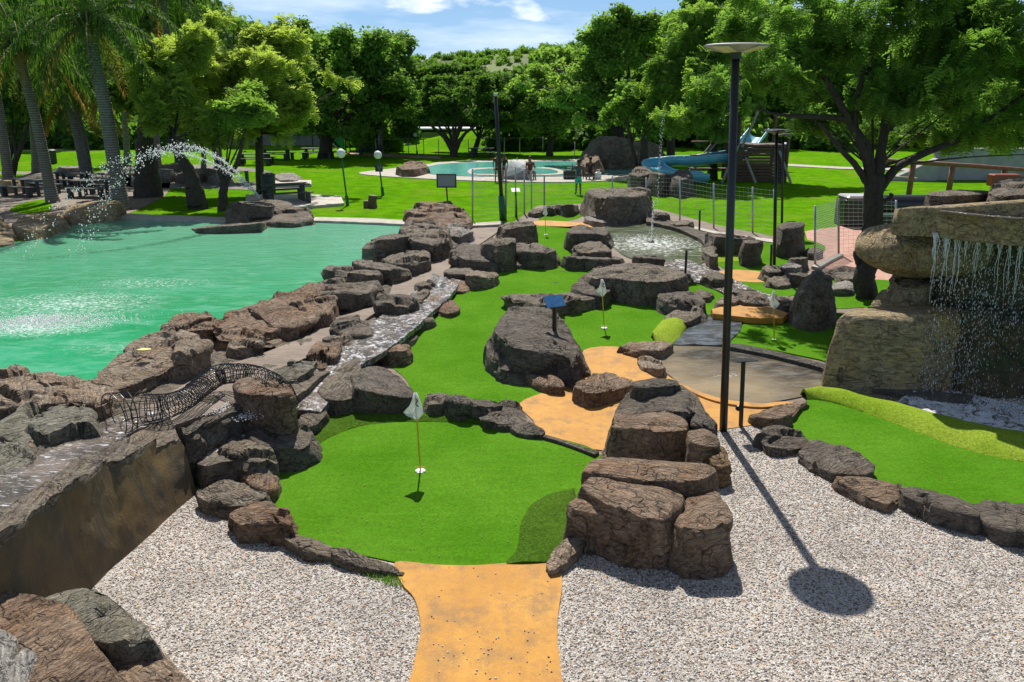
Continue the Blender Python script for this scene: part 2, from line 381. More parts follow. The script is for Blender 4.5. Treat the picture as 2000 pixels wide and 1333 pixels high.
def mat_water(name, cols, sc, rough=.06, bst=.35, stretch=(1, 2.6, 1), foam=None, foamcol=(.82, .86, .88), foamth=(.55, .7), fsc=6, spec=.5, far=None):
    """cols: (deep, mid, pale) mixed by slow noise; foam: list of (x, y, rx, ry, strength) patches in world metres"""
    t = NT(name); v = t.map(stretch)
    big = t.noise(.30, 4, .6, t.map((1, 1.6, 1))); rip = t.noise(sc, 5, .6, v, .6); rip2 = t.noise(sc * 3.4, 4, .6, v, .4)
    c = t.mix(t.ramp(big, [(.4, 0), (.62, 1)]), cols[0], cols[1])
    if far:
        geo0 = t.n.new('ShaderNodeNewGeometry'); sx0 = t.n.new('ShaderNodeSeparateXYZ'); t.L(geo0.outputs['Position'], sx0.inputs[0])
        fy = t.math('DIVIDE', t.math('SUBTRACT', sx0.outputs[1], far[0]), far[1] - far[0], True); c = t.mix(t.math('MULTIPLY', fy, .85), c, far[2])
    c = t.mix(t.ramp(rip, [(.46, 0), (.70, .65)]), c, cols[2])
    c = t.mix(t.ramp(rip2, [(.55, 0), (.72, .35)]), c, cols[2])
    h = t.math('ADD', rip, t.math('MULTIPLY', rip2, .5))
    rg = rough
    if foam:
        acc = None; geo = t.n.new('ShaderNodeNewGeometry'); sx = t.n.new('ShaderNodeSeparateXYZ'); t.L(geo.outputs['Position'], sx.inputs[0])
        for (x, y, rx, ry, k) in foam:
            dx = t.math('DIVIDE', t.math('SUBTRACT', sx.outputs[0], x), rx); dy = t.math('DIVIDE', t.math('SUBTRACT', sx.outputs[1], y), ry)
            d = t.math('SQRT', t.math('ADD', t.math('MULTIPLY', dx, dx), t.math('MULTIPLY', dy, dy)))
            g = t.math('MULTIPLY', t.math('SUBTRACT', 1.0, d, True), k, False)
            acc = g if acc is None else t.math('MAXIMUM', acc, g)
        n = t.math('ADD', t.noise(fsc, 6, .75), t.math('MULTIPLY', acc, .38))
        n = t.math('ADD', n, t.math('MULTIPLY', t.noise(fsc * 6, 4, .7), .14))
        fm = t.ramp(n, [(foamth[0] + .12, 0), (foamth[1] + .12, 1)])
        fm = t.math('MULTIPLY', fm, t.ramp(acc, [(0, 0), (.12, 1)]))
        c = t.mix(fm, c, foamcol); h = t.math('ADD', h, t.math('MULTIPLY', fm, .5))
        rg = t.math('ADD', t.math('MULTIPLY', fm, .6), rough)
    t.col(c); t.set(Roughness=rg, IOR=1.33); t.b.inputs['Specular IOR Level'].default_value = spec
    t.L(t.bump(h, bst, .05), t.b.inputs['Normal']); return t.m

def mat_stream(name, th=(.52, .60), sc=7, stretch=(1, 1, 1), rot=0):
    t = NT(name); v = t.map(stretch, (0, 0, rot))
    n = t.noise(sc, 7, .72, v, 1.2); m = t.noise(2.0, 4, .6); f = t.noise(sc * 6, 4, .75)
    c = t.mix(t.ramp(m, [(.4, 0), (.6, 1)]), (.07, .06, .05), (.20, .16, .13))
    fm = t.ramp(t.math('ADD', n, t.math('MULTIPLY', f, .12)), [(th[0] + .06, 0), (th[1] + .06, 1)])
    t.col(t.mix(fm, c, (.70, .71, .73))); t.set(Roughness=t.math('ADD', t.math('MULTIPLY', fm, .5), .07), IOR=1.33)
    t.L(t.bump(t.math('ADD', n, t.math('MULTIPLY', f, .3)), .7, .04), t.b.inputs['Normal']); return t.m
M['stream'] = mat_stream('rushing_stream', (.50, .66))
M['stream_thin'] = mat_stream('thin_wet_film', (.56, .62), 5, (1.2, 5, 1), .75)

def mat_leaf(name, dark, light, tr, trf=.45):
    t = NT(name); a = t.n.new('ShaderNodeAttribute'); a.attribute_name = 'rnd'
    n = t.noise(.7, 3, .6)
    f = t.math('ADD', t.math('MULTIPLY', a.outputs['Fac'], .55), t.math('MULTIPLY', t.math('SUBTRACT', n, .28), .9), True)
    c = t.mix(f, dark, light); t.col(c); t.set(Roughness=.7); t.b.inputs['Specular IOR Level'].default_value = .08
    tl = t.n.new('ShaderNodeBsdfTranslucent'); t.L(t.mix(1.0, t.mix(f, dark, light), tr, 'MULTIPLY'), tl.inputs[0])
    ms = t.n.new('ShaderNodeMixShader'); ms.inputs[0].default_value = trf
    t.L(t.b.outputs[0], ms.inputs[1]); t.L(tl.outputs[0], ms.inputs[2]); t.L(ms.outputs[0], t.out.inputs[0]); return t.m
M['leaf_lime'] = mat_leaf('lime_leaves', (.17, .24, .05), (.36, .44, .11), (1.8, 1.85, 1.0), .55)
M['leaf_feather'] = mat_leaf('feathery_leaves', (.065, .145, .035), (.19, .31, .06), (1.9, 2.0, 1.1), .52)
M['leaf_bright'] = mat_leaf('fresh_green_leaves', (.11, .20, .045), (.25, .37, .08), (1.8, 1.9, 1.0), .52)
M['leaf_mid'] = mat_leaf('mid_green_leaves', (.075, .155, .035), (.19, .31, .06), (1.9, 2.0, 1.0), .5)
M['leaf_dark'] = mat_leaf('dark_green_leaves', (.045, .10, .022), (.13, .23, .045), (1.9, 2.0, 1.0), .46)
M['leaf_palm'] = mat_leaf('palm_leaflets', (.025, .07, .014), (.09, .165, .03), (2.0, 2.1, 1.0), .40)
M['leaf_straw'] = mat_leaf('dry_palm_leaflets', (.22, .16, .04), (.42, .33, .08), (1.6, 1.5, 1.0), .4)
def mat_bark(name, c1, c2, ring=False):
    t = NT(name)
    if ring:
        w = t.n.new('ShaderNodeTexWave'); w.bands_direction = 'Z'; w.inputs['Scale'].default_value = 3.2; w.inputs['Distortion'].default_value = 2.0; w.inputs['Detail'].default_value = 3
        t.L(t.co.outputs['Object'], w.inputs[0]); n = w.outputs[1]
    else: n = t.noise(3, 6, .7, t.map((5, 5, 1)), .8)
    g = t.noise(14, 5, .7)
    c = t.mix(t.ramp(n, [(.3, 0), (.7, 1)]), c1, c2); c = t.mix(1.0, c, t.ramp(g, [(.3, .6), (.7, 1.3)]), 'MULTIPLY')
    t.col(c); t.set(Roughness=.85); t.L(t.bump(t.math('ADD', n, g), .8, .04), t.b.inputs['Normal']); return t.m
M['bark'] = mat_bark('dark_bark', (.028, .022, .016), (.085, .068, .05))
M['bark_grey'] = mat_bark('grey_bark', (.13, .12, .09), (.26, .235, .19))
M['bark_palm'] = mat_bark('ringed_palm_bark', (.13, .12, .105), (.25, .235, .21), True)
M['black'] = mat_simple('black_paint', (.012, .013, .015), .35, 0, .1, 20)
M['steel'] = mat_simple('galvanised_steel', (.45, .46, .46), .4, .6, .12, 12)
M['greenpaint'] = mat_simple('green_paint', (.015, .11, .05), .4)
M['white'] = mat_simple('white_plastic', (.8, .8, .78), .5, 0, .05)
M['yellow'] = mat_simple('yellow_pole', (.65, .40, .03), .5, 0, .08)
M['greyboard'] = mat_simple('grey_board', (.23, .25, .27), .6, 0, .06, 3)
M['bluesign'] = mat_simple('blue_sign', (.03, .12, .27), .3, 0, .25, 14)
M['wood_dark'] = mat_simple('dark_stained_wood', (.035, .045, .045), .55, 0, .3, 10, .4)
M['wood_brown'] = mat_simple('brown_timber', (.11, .06, .035), .7, 0, .35, 8, .5)
M['wood_pole'] = mat_simple('red_brown_pole', (.20, .085, .045), .65, 0, .3, 6, .4)
M['concrete'] = mat_simple('light_concrete', (.47, .43, .37), .85, 0, .14, 3, .4)
M['kerb'] = mat_simple('pale_concrete_edge', (.42, .38, .32), .85, 0, .2, 5, .5)
M['wallgrey'] = mat_simple('grey_render', (.33, .31, .32), .9, 0, .14, 2, .3)
M['blueslide'] = mat_simple('blue_fibreglass', (.20, .56, .74), .25, 0, .12, 2)
M['skin'] = mat_simple('brown_skin', (.12, .06, .035), .55, 0, .05)
M['skin2'] = mat_simple('light_brown_skin', (.24, .13, .08), .55, 0, .05)
M['hair'] = mat_simple('black_hair', (.012, .01, .009), .6)
M['tealsail'] = mat_simple('teal_netting', (.03, .30, .25), .6, 0, .15, 1)
M['ledpanel'] = mat_simple('yellow_led_panel', (.62, .55, .30), .4, 0, .3, 60)
M['aluminium'] = mat_simple('grey_cast_housing', (.42, .40, .42), .45, .3)
M['tablewater'] = None
def mat_drop():
    t = NT('white_water_drops'); t.col((.92, .92, .93)); t.set(Roughness=.25, IOR=1.33)
    tl = t.n.new('ShaderNodeBsdfTranslucent'); tl.inputs[0].default_value = (.95, .95, .96, 1); ms = t.n.new('ShaderNodeMixShader'); ms.inputs[0].default_value = .45
    t.L(t.b.outputs[0], ms.inputs[1]); t.L(tl.outputs[0], ms.inputs[2]); t.L(ms.outputs[0], t.out.inputs[0]); return t.m
M['drop'] = mat_drop()
# ---------------------------------------------------------------- outlines
def smooth_closed(P, k=5):
    P = [Vector(p) for p in P]; n = len(P); out = []
    for i in range(n):
        a, b, c, d = P[i - 1], P[i], P[(i + 1) % n], P[(i + 2) % n]
        for j in range(k):
            t = j / k
            out.append(.5 * ((2 * b) + (c - a) * t + (2 * a - 5 * b + 4 * c - d) * t * t + (3 * b - a - 3 * c + d) * t ** 3))
    return out
def smooth_open(P, n):
    P = [np.array(p, dtype=float) for p in P]
    d = [0]
    for a, b in zip(P[:-1], P[1:]): d.append(d[-1] + np.linalg.norm(b - a))
    Q = []
    for t in np.linspace(0, d[-1], n):
        i = min(max(np.searchsorted(d, t, side='right') - 1, 0), len(P) - 2); u = (t - d[i]) / max(d[i + 1] - d[i], 1e-9)
        a = P[max(i - 1, 0)]; b = P[i]; c = P[i + 1]; e = P[min(i + 2, len(P) - 1)]
        Q.append(.5 * ((2 * b) + (c - a) * u + (2 * a - 5 * b + 4 * c - e) * u * u + (3 * b - a - 3 * c + e) * u ** 3))
    return np.array(Q)
def sheet(name, poly, z, mat, kind='structure', sm=4, thick=0.0, jag=0.0, label=None, cat=None):
    P = [at(x, y, z) for x, y in poly]
    if sm > 1: P = smooth_closed(P, sm)
    if jag:
        rg = random.Random(len(poly)); P = [p + Vector((rg.uniform(-jag, jag), rg.uniform(-jag, jag), 0)) for p in P]
    n = len(P); tri = geometry.tessellate_polygon([P])
    V = [tuple(p) for p in P]; F = [tuple(t) for t in tri]
    if thick:
        V += [(p.x, p.y, z - thick) for p in P]; F += [(i, i + n, (i + 1) % n + n, (i + 1) % n) for i in range(n)]
    me = bpy.data.meshes.new(name); me.from_pydata(V, [], F); me.update()
    # make top faces point up
    for p in me.polygons:
        if len(p.vertices) == 3 and p.normal.z < 0: p.flip()
    me.update(); me.materials.append(mat)
    return tag(link(name, me), label, cat, kind=kind)
def strip(name, A, B, zf, mat, kind='structure', n=60, m=10, dome=0.0, thick=.2, noise=.0, nsc=3.0, seed=0, crown=2.0, base=None):
    """a surface swept between two pixel edge lines; zf(py) or number gives the level"""
    z = zf if callable(zf) else (lambda y: zf)
    a = smooth_open(A, n); b = smooth_open(B, n); V = []
    for i in range(n):
        pa, pb = at(a[i][0], a[i][1], z(a[i][1])), at(b[i][0], b[i][1], z(b[i][1]))
        for j in range(m + 1):
            t = j / m; p = pa.lerp(pb, t); p.z += dome * (1 - abs(2 * t - 1) ** crown); V.append(tuple(p))
    V = np.array(V)
    if noise: V[:, 2] += noise * fbm(V * nsc, 4, seed); V[:, 0] += noise * .6 * fbm(V * nsc + 9, 3, seed); V[:, 1] += noise * .6 * fbm(V * nsc + 5, 3, seed)
    F = [(i * (m + 1) + j, i * (m + 1) + j + 1, (i + 1) * (m + 1) + j + 1, (i + 1) * (m + 1) + j) for i in range(n - 1) for j in range(m)]
    # skirt
    rim = [i * (m + 1) for i in range(n)] + [(n - 1) * (m + 1) + j for j in range(1, m + 1)] + [i * (m + 1) + m for i in range(n - 2, -1, -1)] + list(range(m - 1, 0, -1))
    k = len(V); low = V[rim].copy(); low[:, 2] = (low[:, 2] - thick) if base is None else base
    V = np.vstack([V, low]); r = len(rim)
    F += [(rim[i], rim[(i + 1) % r], k + (i + 1) % r, k + i) for i in range(r)]
    me = bpy.data.meshes.new(name); me.from_pydata([tuple(v) for v in V], [], F); me.update()
    if sum(p.normal.z for p in me.polygons[:(n - 1) * m]) < 0: me.flip_normals()
    me.polygons.foreach_set('use_smooth', np.ones(len(me.polygons), dtype=bool)); me.materials.append(mat)
    try: me.set_sharp_from_angle(angle=R(50))
    except Exception: pass
    return tag(link(name, me), kind=kind)

# ---------------------------------------------------------------- ground
def terrain():
    xs = np.concatenate([np.linspace(-900, -90, 16), np.linspace(-80, 80, 81), np.linspace(90, 900, 16)])
    ys = np.concatenate([np.linspace(-30, 130, 81), np.linspace(140, 1500, 40)])
    X, Y = np.meshgrid(xs, ys); Z = np.zeros_like(X)
    P = np.stack([X.ravel() / 14, Y.ravel() / 14, np.zeros(X.size)], 1)
    Z += (fbm(P, 3, 5).reshape(X.shape)) * np.clip((Y - 40) / 60, 0, 1) * .35
    V = np.stack([X.ravel(), Y.ravel(), Z.ravel()], 1); w = len(xs); h = len(ys)
    i, j = np.meshgrid(np.arange(w - 1), np.arange(h - 1)); a = (j * w + i).ravel()
    F = np.stack([a, a + 1, a + w + 1, a + w], 1)
    tag(link('lawn', mesh_np('lawn', V, F, M['lawn'], True)), kind='structure')
terrain()
def mound():
    c = at(930, 292, 0); n = 40; V = []; F = []
    for j in range(n + 1):
        for i in range(n + 1):
            x = (i / n * 2 - 1); y = (j / n * 2 - 1); r = math.hypot(x * 1.0, y)
            z = 1.35 * max(0, math.cos(min(r, 1) * math.pi) * .5 + .5) - .03
            V.append((c.x + x * 9.5, c.y + 8 + y * 9, z))
    for j in range(n):
        for i in range(n): a = j * (n + 1) + i; F.append((a, a + 1, a + n + 2, a + n + 1))
    me = bpy.data.meshes.new('grass_mound'); me.from_pydata(V, [], F); me.update(); me.polygons.foreach_set('use_smooth', np.ones(len(F), dtype=bool)); me.materials.append(M['lawn'])
    tag(link('grass_mound', me), kind='structure')
mound()
def hill():
    m = mat_simple('wooded_hillside', (.10, .125, .04), .95, 0, .55, .02, .0)
    n = 60; V = []; F = []
    for j in range(9):
        for i in range(n + 1):
            x = -420 + 840 * i / n; t = j / 8
            ridge = 33 + 6 * math.sin(x / 130 + 1.1) + 3 * math.sin(x / 37)
            V.append((x, 380 + 260 * t, -1 + ridge * (math.sin(t * math.pi / 2) ** 1.1)))
    for j in range(8):
        for i in range(n): a = j * (n + 1) + i; F.append((a, a + 1, a + n + 2, a + n + 1))
    me = bpy.data.meshes.new('hill'); me.from_pydata(V, [], F); me.update(); me.polygons.foreach_set('use_smooth', np.ones(len(F), dtype=bool)); me.materials.append(m)
    tag(link('hill', me), kind='structure')
    # a few houses on the ridge would be too small to read; scrub patches break the skyline
hill()

sheet('rocky_ground', [(870, 446), (1000, 436), (1050, 402), (1140, 398), (1290, 410), (1400, 440), (1590, 478), (1780, 520), (2080, 560), (2160, 1000), (1500, 860), (1180, 890), (1060, 860), (900, 840), (600, 860), (560, 800), (760, 620)], .004, M['path'], sm=1)
sheet('gravel', [(120, 1420), (150, 1140), (360, 945), (560, 1040), (760, 1090), (1110, 1060), (1180, 900), (1385, 832), (1480, 818), (1600, 890), (1760, 970), (2000, 1030), (2120, 1050), (2300, 1500), (0, 1500)], .008, M['gravel'], sm=2)
# beyond the picture's lower edge the gravel goes on
mb = MB(); mb.add([(-9, -3, .006), (9, -3, .006), (9, 4.9, .006), (-9, 4.9, .006)], [(0, 1, 2, 3)]); tag(mb.build('gravel', M['gravel']), kind='structure')

sheet('putting_green', [(560, 905), (600, 880), (640, 856), (700, 834), (760, 826), (830, 824), (900, 825), (960, 832), (1010, 842), (1060, 850), (1165, 880), (1160, 930), (1150, 960), (1150, 1010), (1145, 1060), (1088, 1096), (1000, 1102), (900, 1106), (800, 1102), (735, 1090), (650, 1072), (575, 1048), (545, 1005), (528, 965), (533, 930)], .022, M['turf'], thick=.02)
strip('turf_fringe', [(545, 900), (600, 862), (632, 822), (640, 800), (700, 798), (800, 800), (905, 815), (935, 824)], [(550, 906), (600, 882), (640, 857), (690, 836), (740, 827), (800, 824), (880, 825), (940, 829)], .026, M['turf_rough'], n=50, m=6, dome=.05, thick=.03, noise=.01, nsc=9)
strip('turf_fringe', [(985, 1103), (1010, 1070), (1018, 1020), (1040, 985), (1075, 965), (1118, 955)], [(1080, 1100), (1112, 1088), (1135, 1060), (1135, 1020), (1130, 985), (1122, 958)], .026, M['turf_rough'], n=40, m=8, dome=.03, thick=.03, noise=.01, nsc=9)
sheet('putting_green', [(905, 560), (925, 545), (960, 530), (1005, 519), (1060, 514), (1105, 513), (1150, 520), (1200, 545), (1230, 575), (1300, 600), (1345, 615), (1330, 650), (1290, 672), (1210, 680), (1140, 684), (1120, 730), (1075, 762), (1018, 790), (960, 800), (880, 812), (825, 800), (805, 765), (790, 738), (760, 712), (770, 702), (800, 690), (785, 670), (812, 648), (830, 640), (830, 612), (850, 600), (850, 575), (872, 565)], .014, M['turf'])
strip('turf_fringe', [(1070, 513), (1100, 507), (1150, 516), (1190, 536)], [(1068, 518), (1105, 519), (1145, 530), (1165, 545)], .03, M['turf_rough'], n=24, m=5, dome=.05, thick=.04)
sheet('putting_green', [(1038, 448), (1060, 441), (1110, 443), (1140, 440), (1135, 470), (1125, 500), (1100, 510), (1080, 495), (1055, 478), (1040, 465)], .014, M['turf'])
sheet('putting_green', [(1050, 430), (1080, 418), (1120, 412), (1140, 420), (1120, 430), (1080, 434)], .010, M['turf'])
sheet('putting_green', [(1325, 560), (1345, 550), (1385, 560), (1420, 572), (1425, 600), (1400, 612), (1370, 612), (1340, 590)], .014, M['turf'])
sheet('putting_green', [(1425, 662), (1445, 640), (1470, 622), (1520, 612), (1600, 612), (1660, 620), (1660, 712), (1600, 702), (1500, 682), (1428, 674)], .03, M['turf'], thick=.03)
sheet('putting_green', [(1425, 548), (1470, 546), (1520, 550), (1560, 560), (1555, 575), (1520, 580), (1475, 566), (1430, 556)], .014, M['turf'])
sheet('putting_green', [(1395, 500), (1430, 494), (1480, 492), (1500, 470), (1560, 466), (1610, 480), (1600, 500), (1550, 510), (1500, 528), (1440, 532), (1405, 520)], .014, M['turf'])
sheet('putting_green', [(1600, 560), (1640, 546), (1740, 548), (1790, 560), (1780, 600), (1700, 600), (1620, 600)], .014, M['turf'])
sheet('putting_green', [(1535, 825), (1560, 795), (1590, 776), (1640, 782), (1720, 812), (1850, 865), (2000, 895), (2100, 905), (2130, 1010), (2000, 1000), (1850, 975), (1700, 935), (1600, 875)], .022, M['turf'], thick=.02)
strip('turf_berm', [(1562, 771), (1600, 760), (1660, 768), (1740, 786), (1850, 814), (1960, 838), (2100, 856)], [(1578, 781), (1620, 786), (1680, 804), (1770, 836), (1870, 874), (1970, 898), (2110, 915)], .02, M['turf_lime'], n=90, m=14, dome=.13, thick=.05, noise=.015, nsc=5)
strip('turf_berm', [(1270, 655), (1285, 635), (1300, 622), (1325, 617)], [(1280, 672), (1305, 676), (1328, 662), (1342, 640)], .03, M['turf_lime'], n=24, m=8, dome=.14, thick=.08, noise=.01)
sheet('turf_fringe', [(1380, 505), (1400, 492), (1445, 494), (1448, 508), (1415, 512), (1390, 512)], .02, M['turf_lime'])
sheet('ochre_path', [(772, 1098), (850, 1103), (930, 1104), (1010, 1098), (1060, 1098), (1090, 1110), (1098, 1140), (1090, 1200), (1090, 1260), (1100, 1340), (1120, 1440), (800, 1440), (808, 1300), (822, 1230), (810, 1170), (785, 1140)], .03, M['tan'], thick=.03)
sheet('ochre_path', [(1015, 788), (1075, 762), (1120, 745), (1150, 725), (1140, 684), (1210, 678), (1250, 704), (1288, 726), (1335, 750), (1400, 776), (1480, 786), (1545, 786), (1500, 815), (1470, 830), (1400, 842), (1360, 870), (1180, 880), (1060, 852), (1042, 822)], .018, M['tan'])
sheet('ochre_path', [(1040, 434), (1065, 431), (1150, 436), (1185, 440), (1180, 452), (1120, 447), (1045, 440)], .014, M['tan'])
sheet('ochre_path', [(1400, 532), (1440, 527), (1500, 534), (1496, 551), (1430, 549), (1405, 545)], .02, M['tan'])
strip('ochre_bridge', [(1388, 606), (1430, 594), (1490, 596), (1545, 614)], [(1392, 613), (1430, 617), (1480, 622), (1530, 622)], .16, M['tan'], n=30, m=5, dome=.05, thick=.12, noise=.01)
sheet('red_paving', [(1572, 452), (1640, 442), (1700, 440), (1850, 470), (1850, 560), (1640, 540), (1590, 510)], .010, M['brick'], sm=1)
strip('kerb', [(1585, 520), (1612, 506), (1640, 495)], [(1600, 523), (1625, 508), (1648, 497)], .09, M['kerb'], n=12, m=3, thick=.1)
sheet('paved_terrace', [(-120, 440), (-60, 345), (60, 335), (300, 345), (330, 372), (300, 395), (230, 425), (120, 440), (0, 470)], .012, M['path'], sm=2)
sheet('grass_patch', [(20, 412), (40, 398), (90, 390), (100, 410), (60, 417)], .02, M['lawn'])
sheet('rock_terrace', [(160, 350), (250, 326), (420, 322), (560, 340), (610, 356), (560, 372), (400, 368), (260, 366)], .012, M['rock_pale'], sm=2)
sheet('picnic_slab', [(480, 380), (560, 380), (600, 380), (665, 382), (672, 397), (600, 403), (480, 408)], .12, M['concrete'], sm=1, thick=.12)
strip('stone_step', [(520, 352), (570, 352), (608, 352)], [(520, 362), (560, 362), (608, 360)], .14, M['concrete'], n=8, m=2, thick=.14)

# far pool
sheet('pool_deck', [(700, 338), (760, 330), (830, 322), (870, 316), (1000, 312), (1200, 312), (1290, 322), (1300, 340), (1200, 352), (1060, 356), (900, 352), (760, 345)], .05, M['kerb'], thick=.05)
FPC = at(1030, 330)
M['water_far'] = mat_water('turquoise_pool_water', ((.08, .42, .36), (.13, .50, .42), (.30, .62, .52)), 1.2, .08, .25)
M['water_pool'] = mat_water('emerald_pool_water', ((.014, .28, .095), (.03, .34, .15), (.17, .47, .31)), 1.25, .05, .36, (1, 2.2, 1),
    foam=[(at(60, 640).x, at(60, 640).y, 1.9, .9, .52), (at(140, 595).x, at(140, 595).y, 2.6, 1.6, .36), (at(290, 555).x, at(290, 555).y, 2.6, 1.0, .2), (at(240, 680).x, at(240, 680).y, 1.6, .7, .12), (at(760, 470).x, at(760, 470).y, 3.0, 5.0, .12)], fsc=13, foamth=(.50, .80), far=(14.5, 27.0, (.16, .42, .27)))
sheet('pool_water', [(835, 326), (880, 319), (1000, 316), (1150, 316), (1250, 324), (1240, 337), (1120, 344), (960, 345), (860, 342), (825, 335)], .07, M['water_far'])
sheet('pool_rim', [(915, 333), (940, 328), (1060, 327), (1100, 334), (1090, 341), (1000, 342), (925, 341)], .10, M['kerb'], thick=.05)
sheet('pool_water', [(922, 334), (945, 330), (1055, 329), (1088, 334), (1078, 339), (1000, 340), (930, 339)], .11, M['water_far'])

# large emerald pool
sheet('pool_water', [(-400, 900), (-400, 520), (-100, 488), (60, 470), (110, 450), (170, 428), (235, 421), (400, 424), (620, 427), (780, 434), (860, 440), (860, 500), (760, 540), (700, 600), (560, 640), (420, 690), (300, 770), (200, 860)], .018, M['water_pool'], sm=1)
strip('pool_kerb', [(228, 417), (320, 420), (440, 424), (600, 424), (700, 426), (790, 430)], [(228, 424), (320, 428), (440, 431), (600, 431), (700, 434), (790, 438)], .10, M['kerb'], n=60, m=4, thick=.12, noise=.02, nsc=2)

# raised bank: rock base, concrete walk and stream
bz = lambda d: (lambda y: bank(y) + d)
strip('rock_bank', [(790, 452), (735, 510), (660, 560), (590, 600), (460, 648), (340, 672), (200, 745), (60, 790), (-160, 850)], [(1010, 452), (905, 520), (850, 572), (790, 630), (760, 672), (690, 700), (625, 740), (570, 775), (480, 795), (400, 815), (335, 842), (200, 892), (60, 965), (-160, 1075)], bz(-.05), M['rock'], n=150, m=60, thick=.6, noise=.11, nsc=2.6, base=-.1)
strip('concrete_walk', [(925, 446), (885, 478), (830, 505), (775, 545), (745, 590), (640, 628), (600, 655), (500, 695), (410, 725), (280, 795), (170, 850)], [(985, 444), (905, 500), (880, 520), (860, 545), (800, 580), (735, 610), (690, 645), (650, 690), (590, 725), (440, 795), (230, 870)], bz(0), M['path'], n=90, m=14, thick=.3, noise=.02, nsc=1.6)
strip('stream_water', [(845, 535), (825, 560), (775, 592), (720, 636), (690, 660), (640, 700), (600, 745), (575, 800)], [(900, 548), (880, 578), (842, 610), (800, 650), (745, 690), (700, 715), (655, 770), (625, 806)], (lambda y: float(np.interp(y, [535, 600, 660, 720, 806], [.13, .20, .28, .33, .25]))), M['stream'], n=80, m=12, thick=.1, noise=.035, nsc=5)
strip('stream_water', [(510, 783), (470, 792), (420, 806), (370, 822), (335, 835)], [(520, 828), (505, 850), (470, 868), (420, 890), (365, 900)], .31, M['stream'], n=40, m=12, thick=.1, noise=.04, nsc=6)
strip('stream_water', [(320, 800), (250, 810), (190, 830), (120, 868), (60, 900), (-40, 950)], [(335, 822), (270, 838), (215, 872), (140, 912), (60, 962), (-40, 1022)], bz(.04), M['stream_thin'], n=60, m=8, thick=.1, noise=.02, nsc=4)

# stream beside the front green, pond, upper rapids
sheet('stream_water', [(1285, 712), (1292, 690), (1312, 668), (1345, 648), (1400, 655), (1440, 672), (1520, 690), (1620, 716), (1720, 748), (1850, 760), (2150, 770), (2150, 870), (1960, 850), (1800, 812), (1700, 790), (1600, 768), (1560, 776), (1480, 788), (1400, 778), (1335, 752)], .022,
      mat_water('brown_stream_water', ((.065, .052, .036), (.34, .255, .145), (.24, .24, .22)), 3.4, .03, .4, foam=[(at(1975, 815).x, at(1975, 815).y, 1.5, .6, 1.15), (at(1420, 735).x, at(1420, 735).y, .7, .3, .18)], fsc=9, foamth=(.56, .72)))
strip('stream_water', [(1366, 612), (1352, 632), (1335, 650), (1310, 672)], [(1450, 620), (1445, 645), (1430, 662), (1425, 675)], .05, mat_water('dark_rapids_water', ((.03, .035, .035), (.10, .10, .10), (.25, .30, .36)), 2.5, .04, .6), n=30, m=12, thick=.04, noise=.03, nsc=5)
strip('stream_water', [(1292, 512), (1340, 508), (1400, 530), (1450, 555), (1500, 575), (1560, 600)], [(1300, 545), (1350, 550), (1400, 566), (1440, 590), (1490, 598), (1545, 616)], .05, M['stream'], n=50, m=12, thick=.05, noise=.05, nsc=4)
PC = at(1272, 478)
sheet('pond_water', [(1180, 442), (1200, 432), (1270, 430), (1330, 440), (1365, 456), (1385, 480), (1385, 505), (1350, 520), (1290, 520), (1220, 500), (1190, 470)], .025,
      mat_water('olive_pond_water', ((.075, .09, .04), (.13, .14, .075), (.30, .34, .28)), 1.8, .07, .5, foam=[(PC.x, PC.y, 2.2, 2.4, .42)], fsc=8, foamth=(.52, .74)))
strip('pond_kerb', [(1262, 424), (1310, 432), (1355, 446), (1385, 462), (1400, 480)], [(1262, 434), (1305, 442), (1345, 456), (1374, 474), (1380, 496)], .14, M['rock_dark'], n=50, m=5, dome=.04, thick=.2, noise=.05, nsc=2.5)
strip('kerb', [(1426, 670), (1500, 682), (1600, 708), (1650, 730), (1690, 742), (1800, 760), (1900, 772)], [(1426, 678), (1500, 692), (1600, 718), (1640, 738), (1680, 755), (1790, 775), (1900, 790)], .09, M['rock_wet'], n=60, m=5, dome=.02, thick=.14, noise=.02, nsc=3)
strip('kerb', [(920, 436), (950, 434), (980, 432)], [(922, 441), (950, 440), (982, 438)], .10, M['kerb'], n=12, m=2, thick=.12)
strip('kerb', [(1320, 432), (1400, 452), (1500, 466), (1570, 476)], [(1320, 437), (1400, 457), (1498, 472), (1566, 482)], .04, M['kerb'], n=20, m=2, thick=.05)
strip('kerb', [(1055, 846), (1110, 862), (1170, 882)], [(1053, 850), (1108, 867), (1162, 888)], .07, M['rock_dark'], n=20, m=3, thick=.07, noise=.02)
strip('kerb', [(922, 534), (960, 522), (1010, 514), (1060, 508), (1095, 508)], [(925, 540), (962, 529), (1012, 519), (1060, 513), (1095, 512)], .05, M['kerb'], n=30, m=3, thick=.06, noise=.02)
strip('kerb', [(1335, 752), (1400, 776), (1480, 788), (1550, 784)], [(1332, 757), (1398, 783), (1478, 795), (1548, 790)], .05, M['tan'], n=30, m=3, thick=.05, noise=.01)

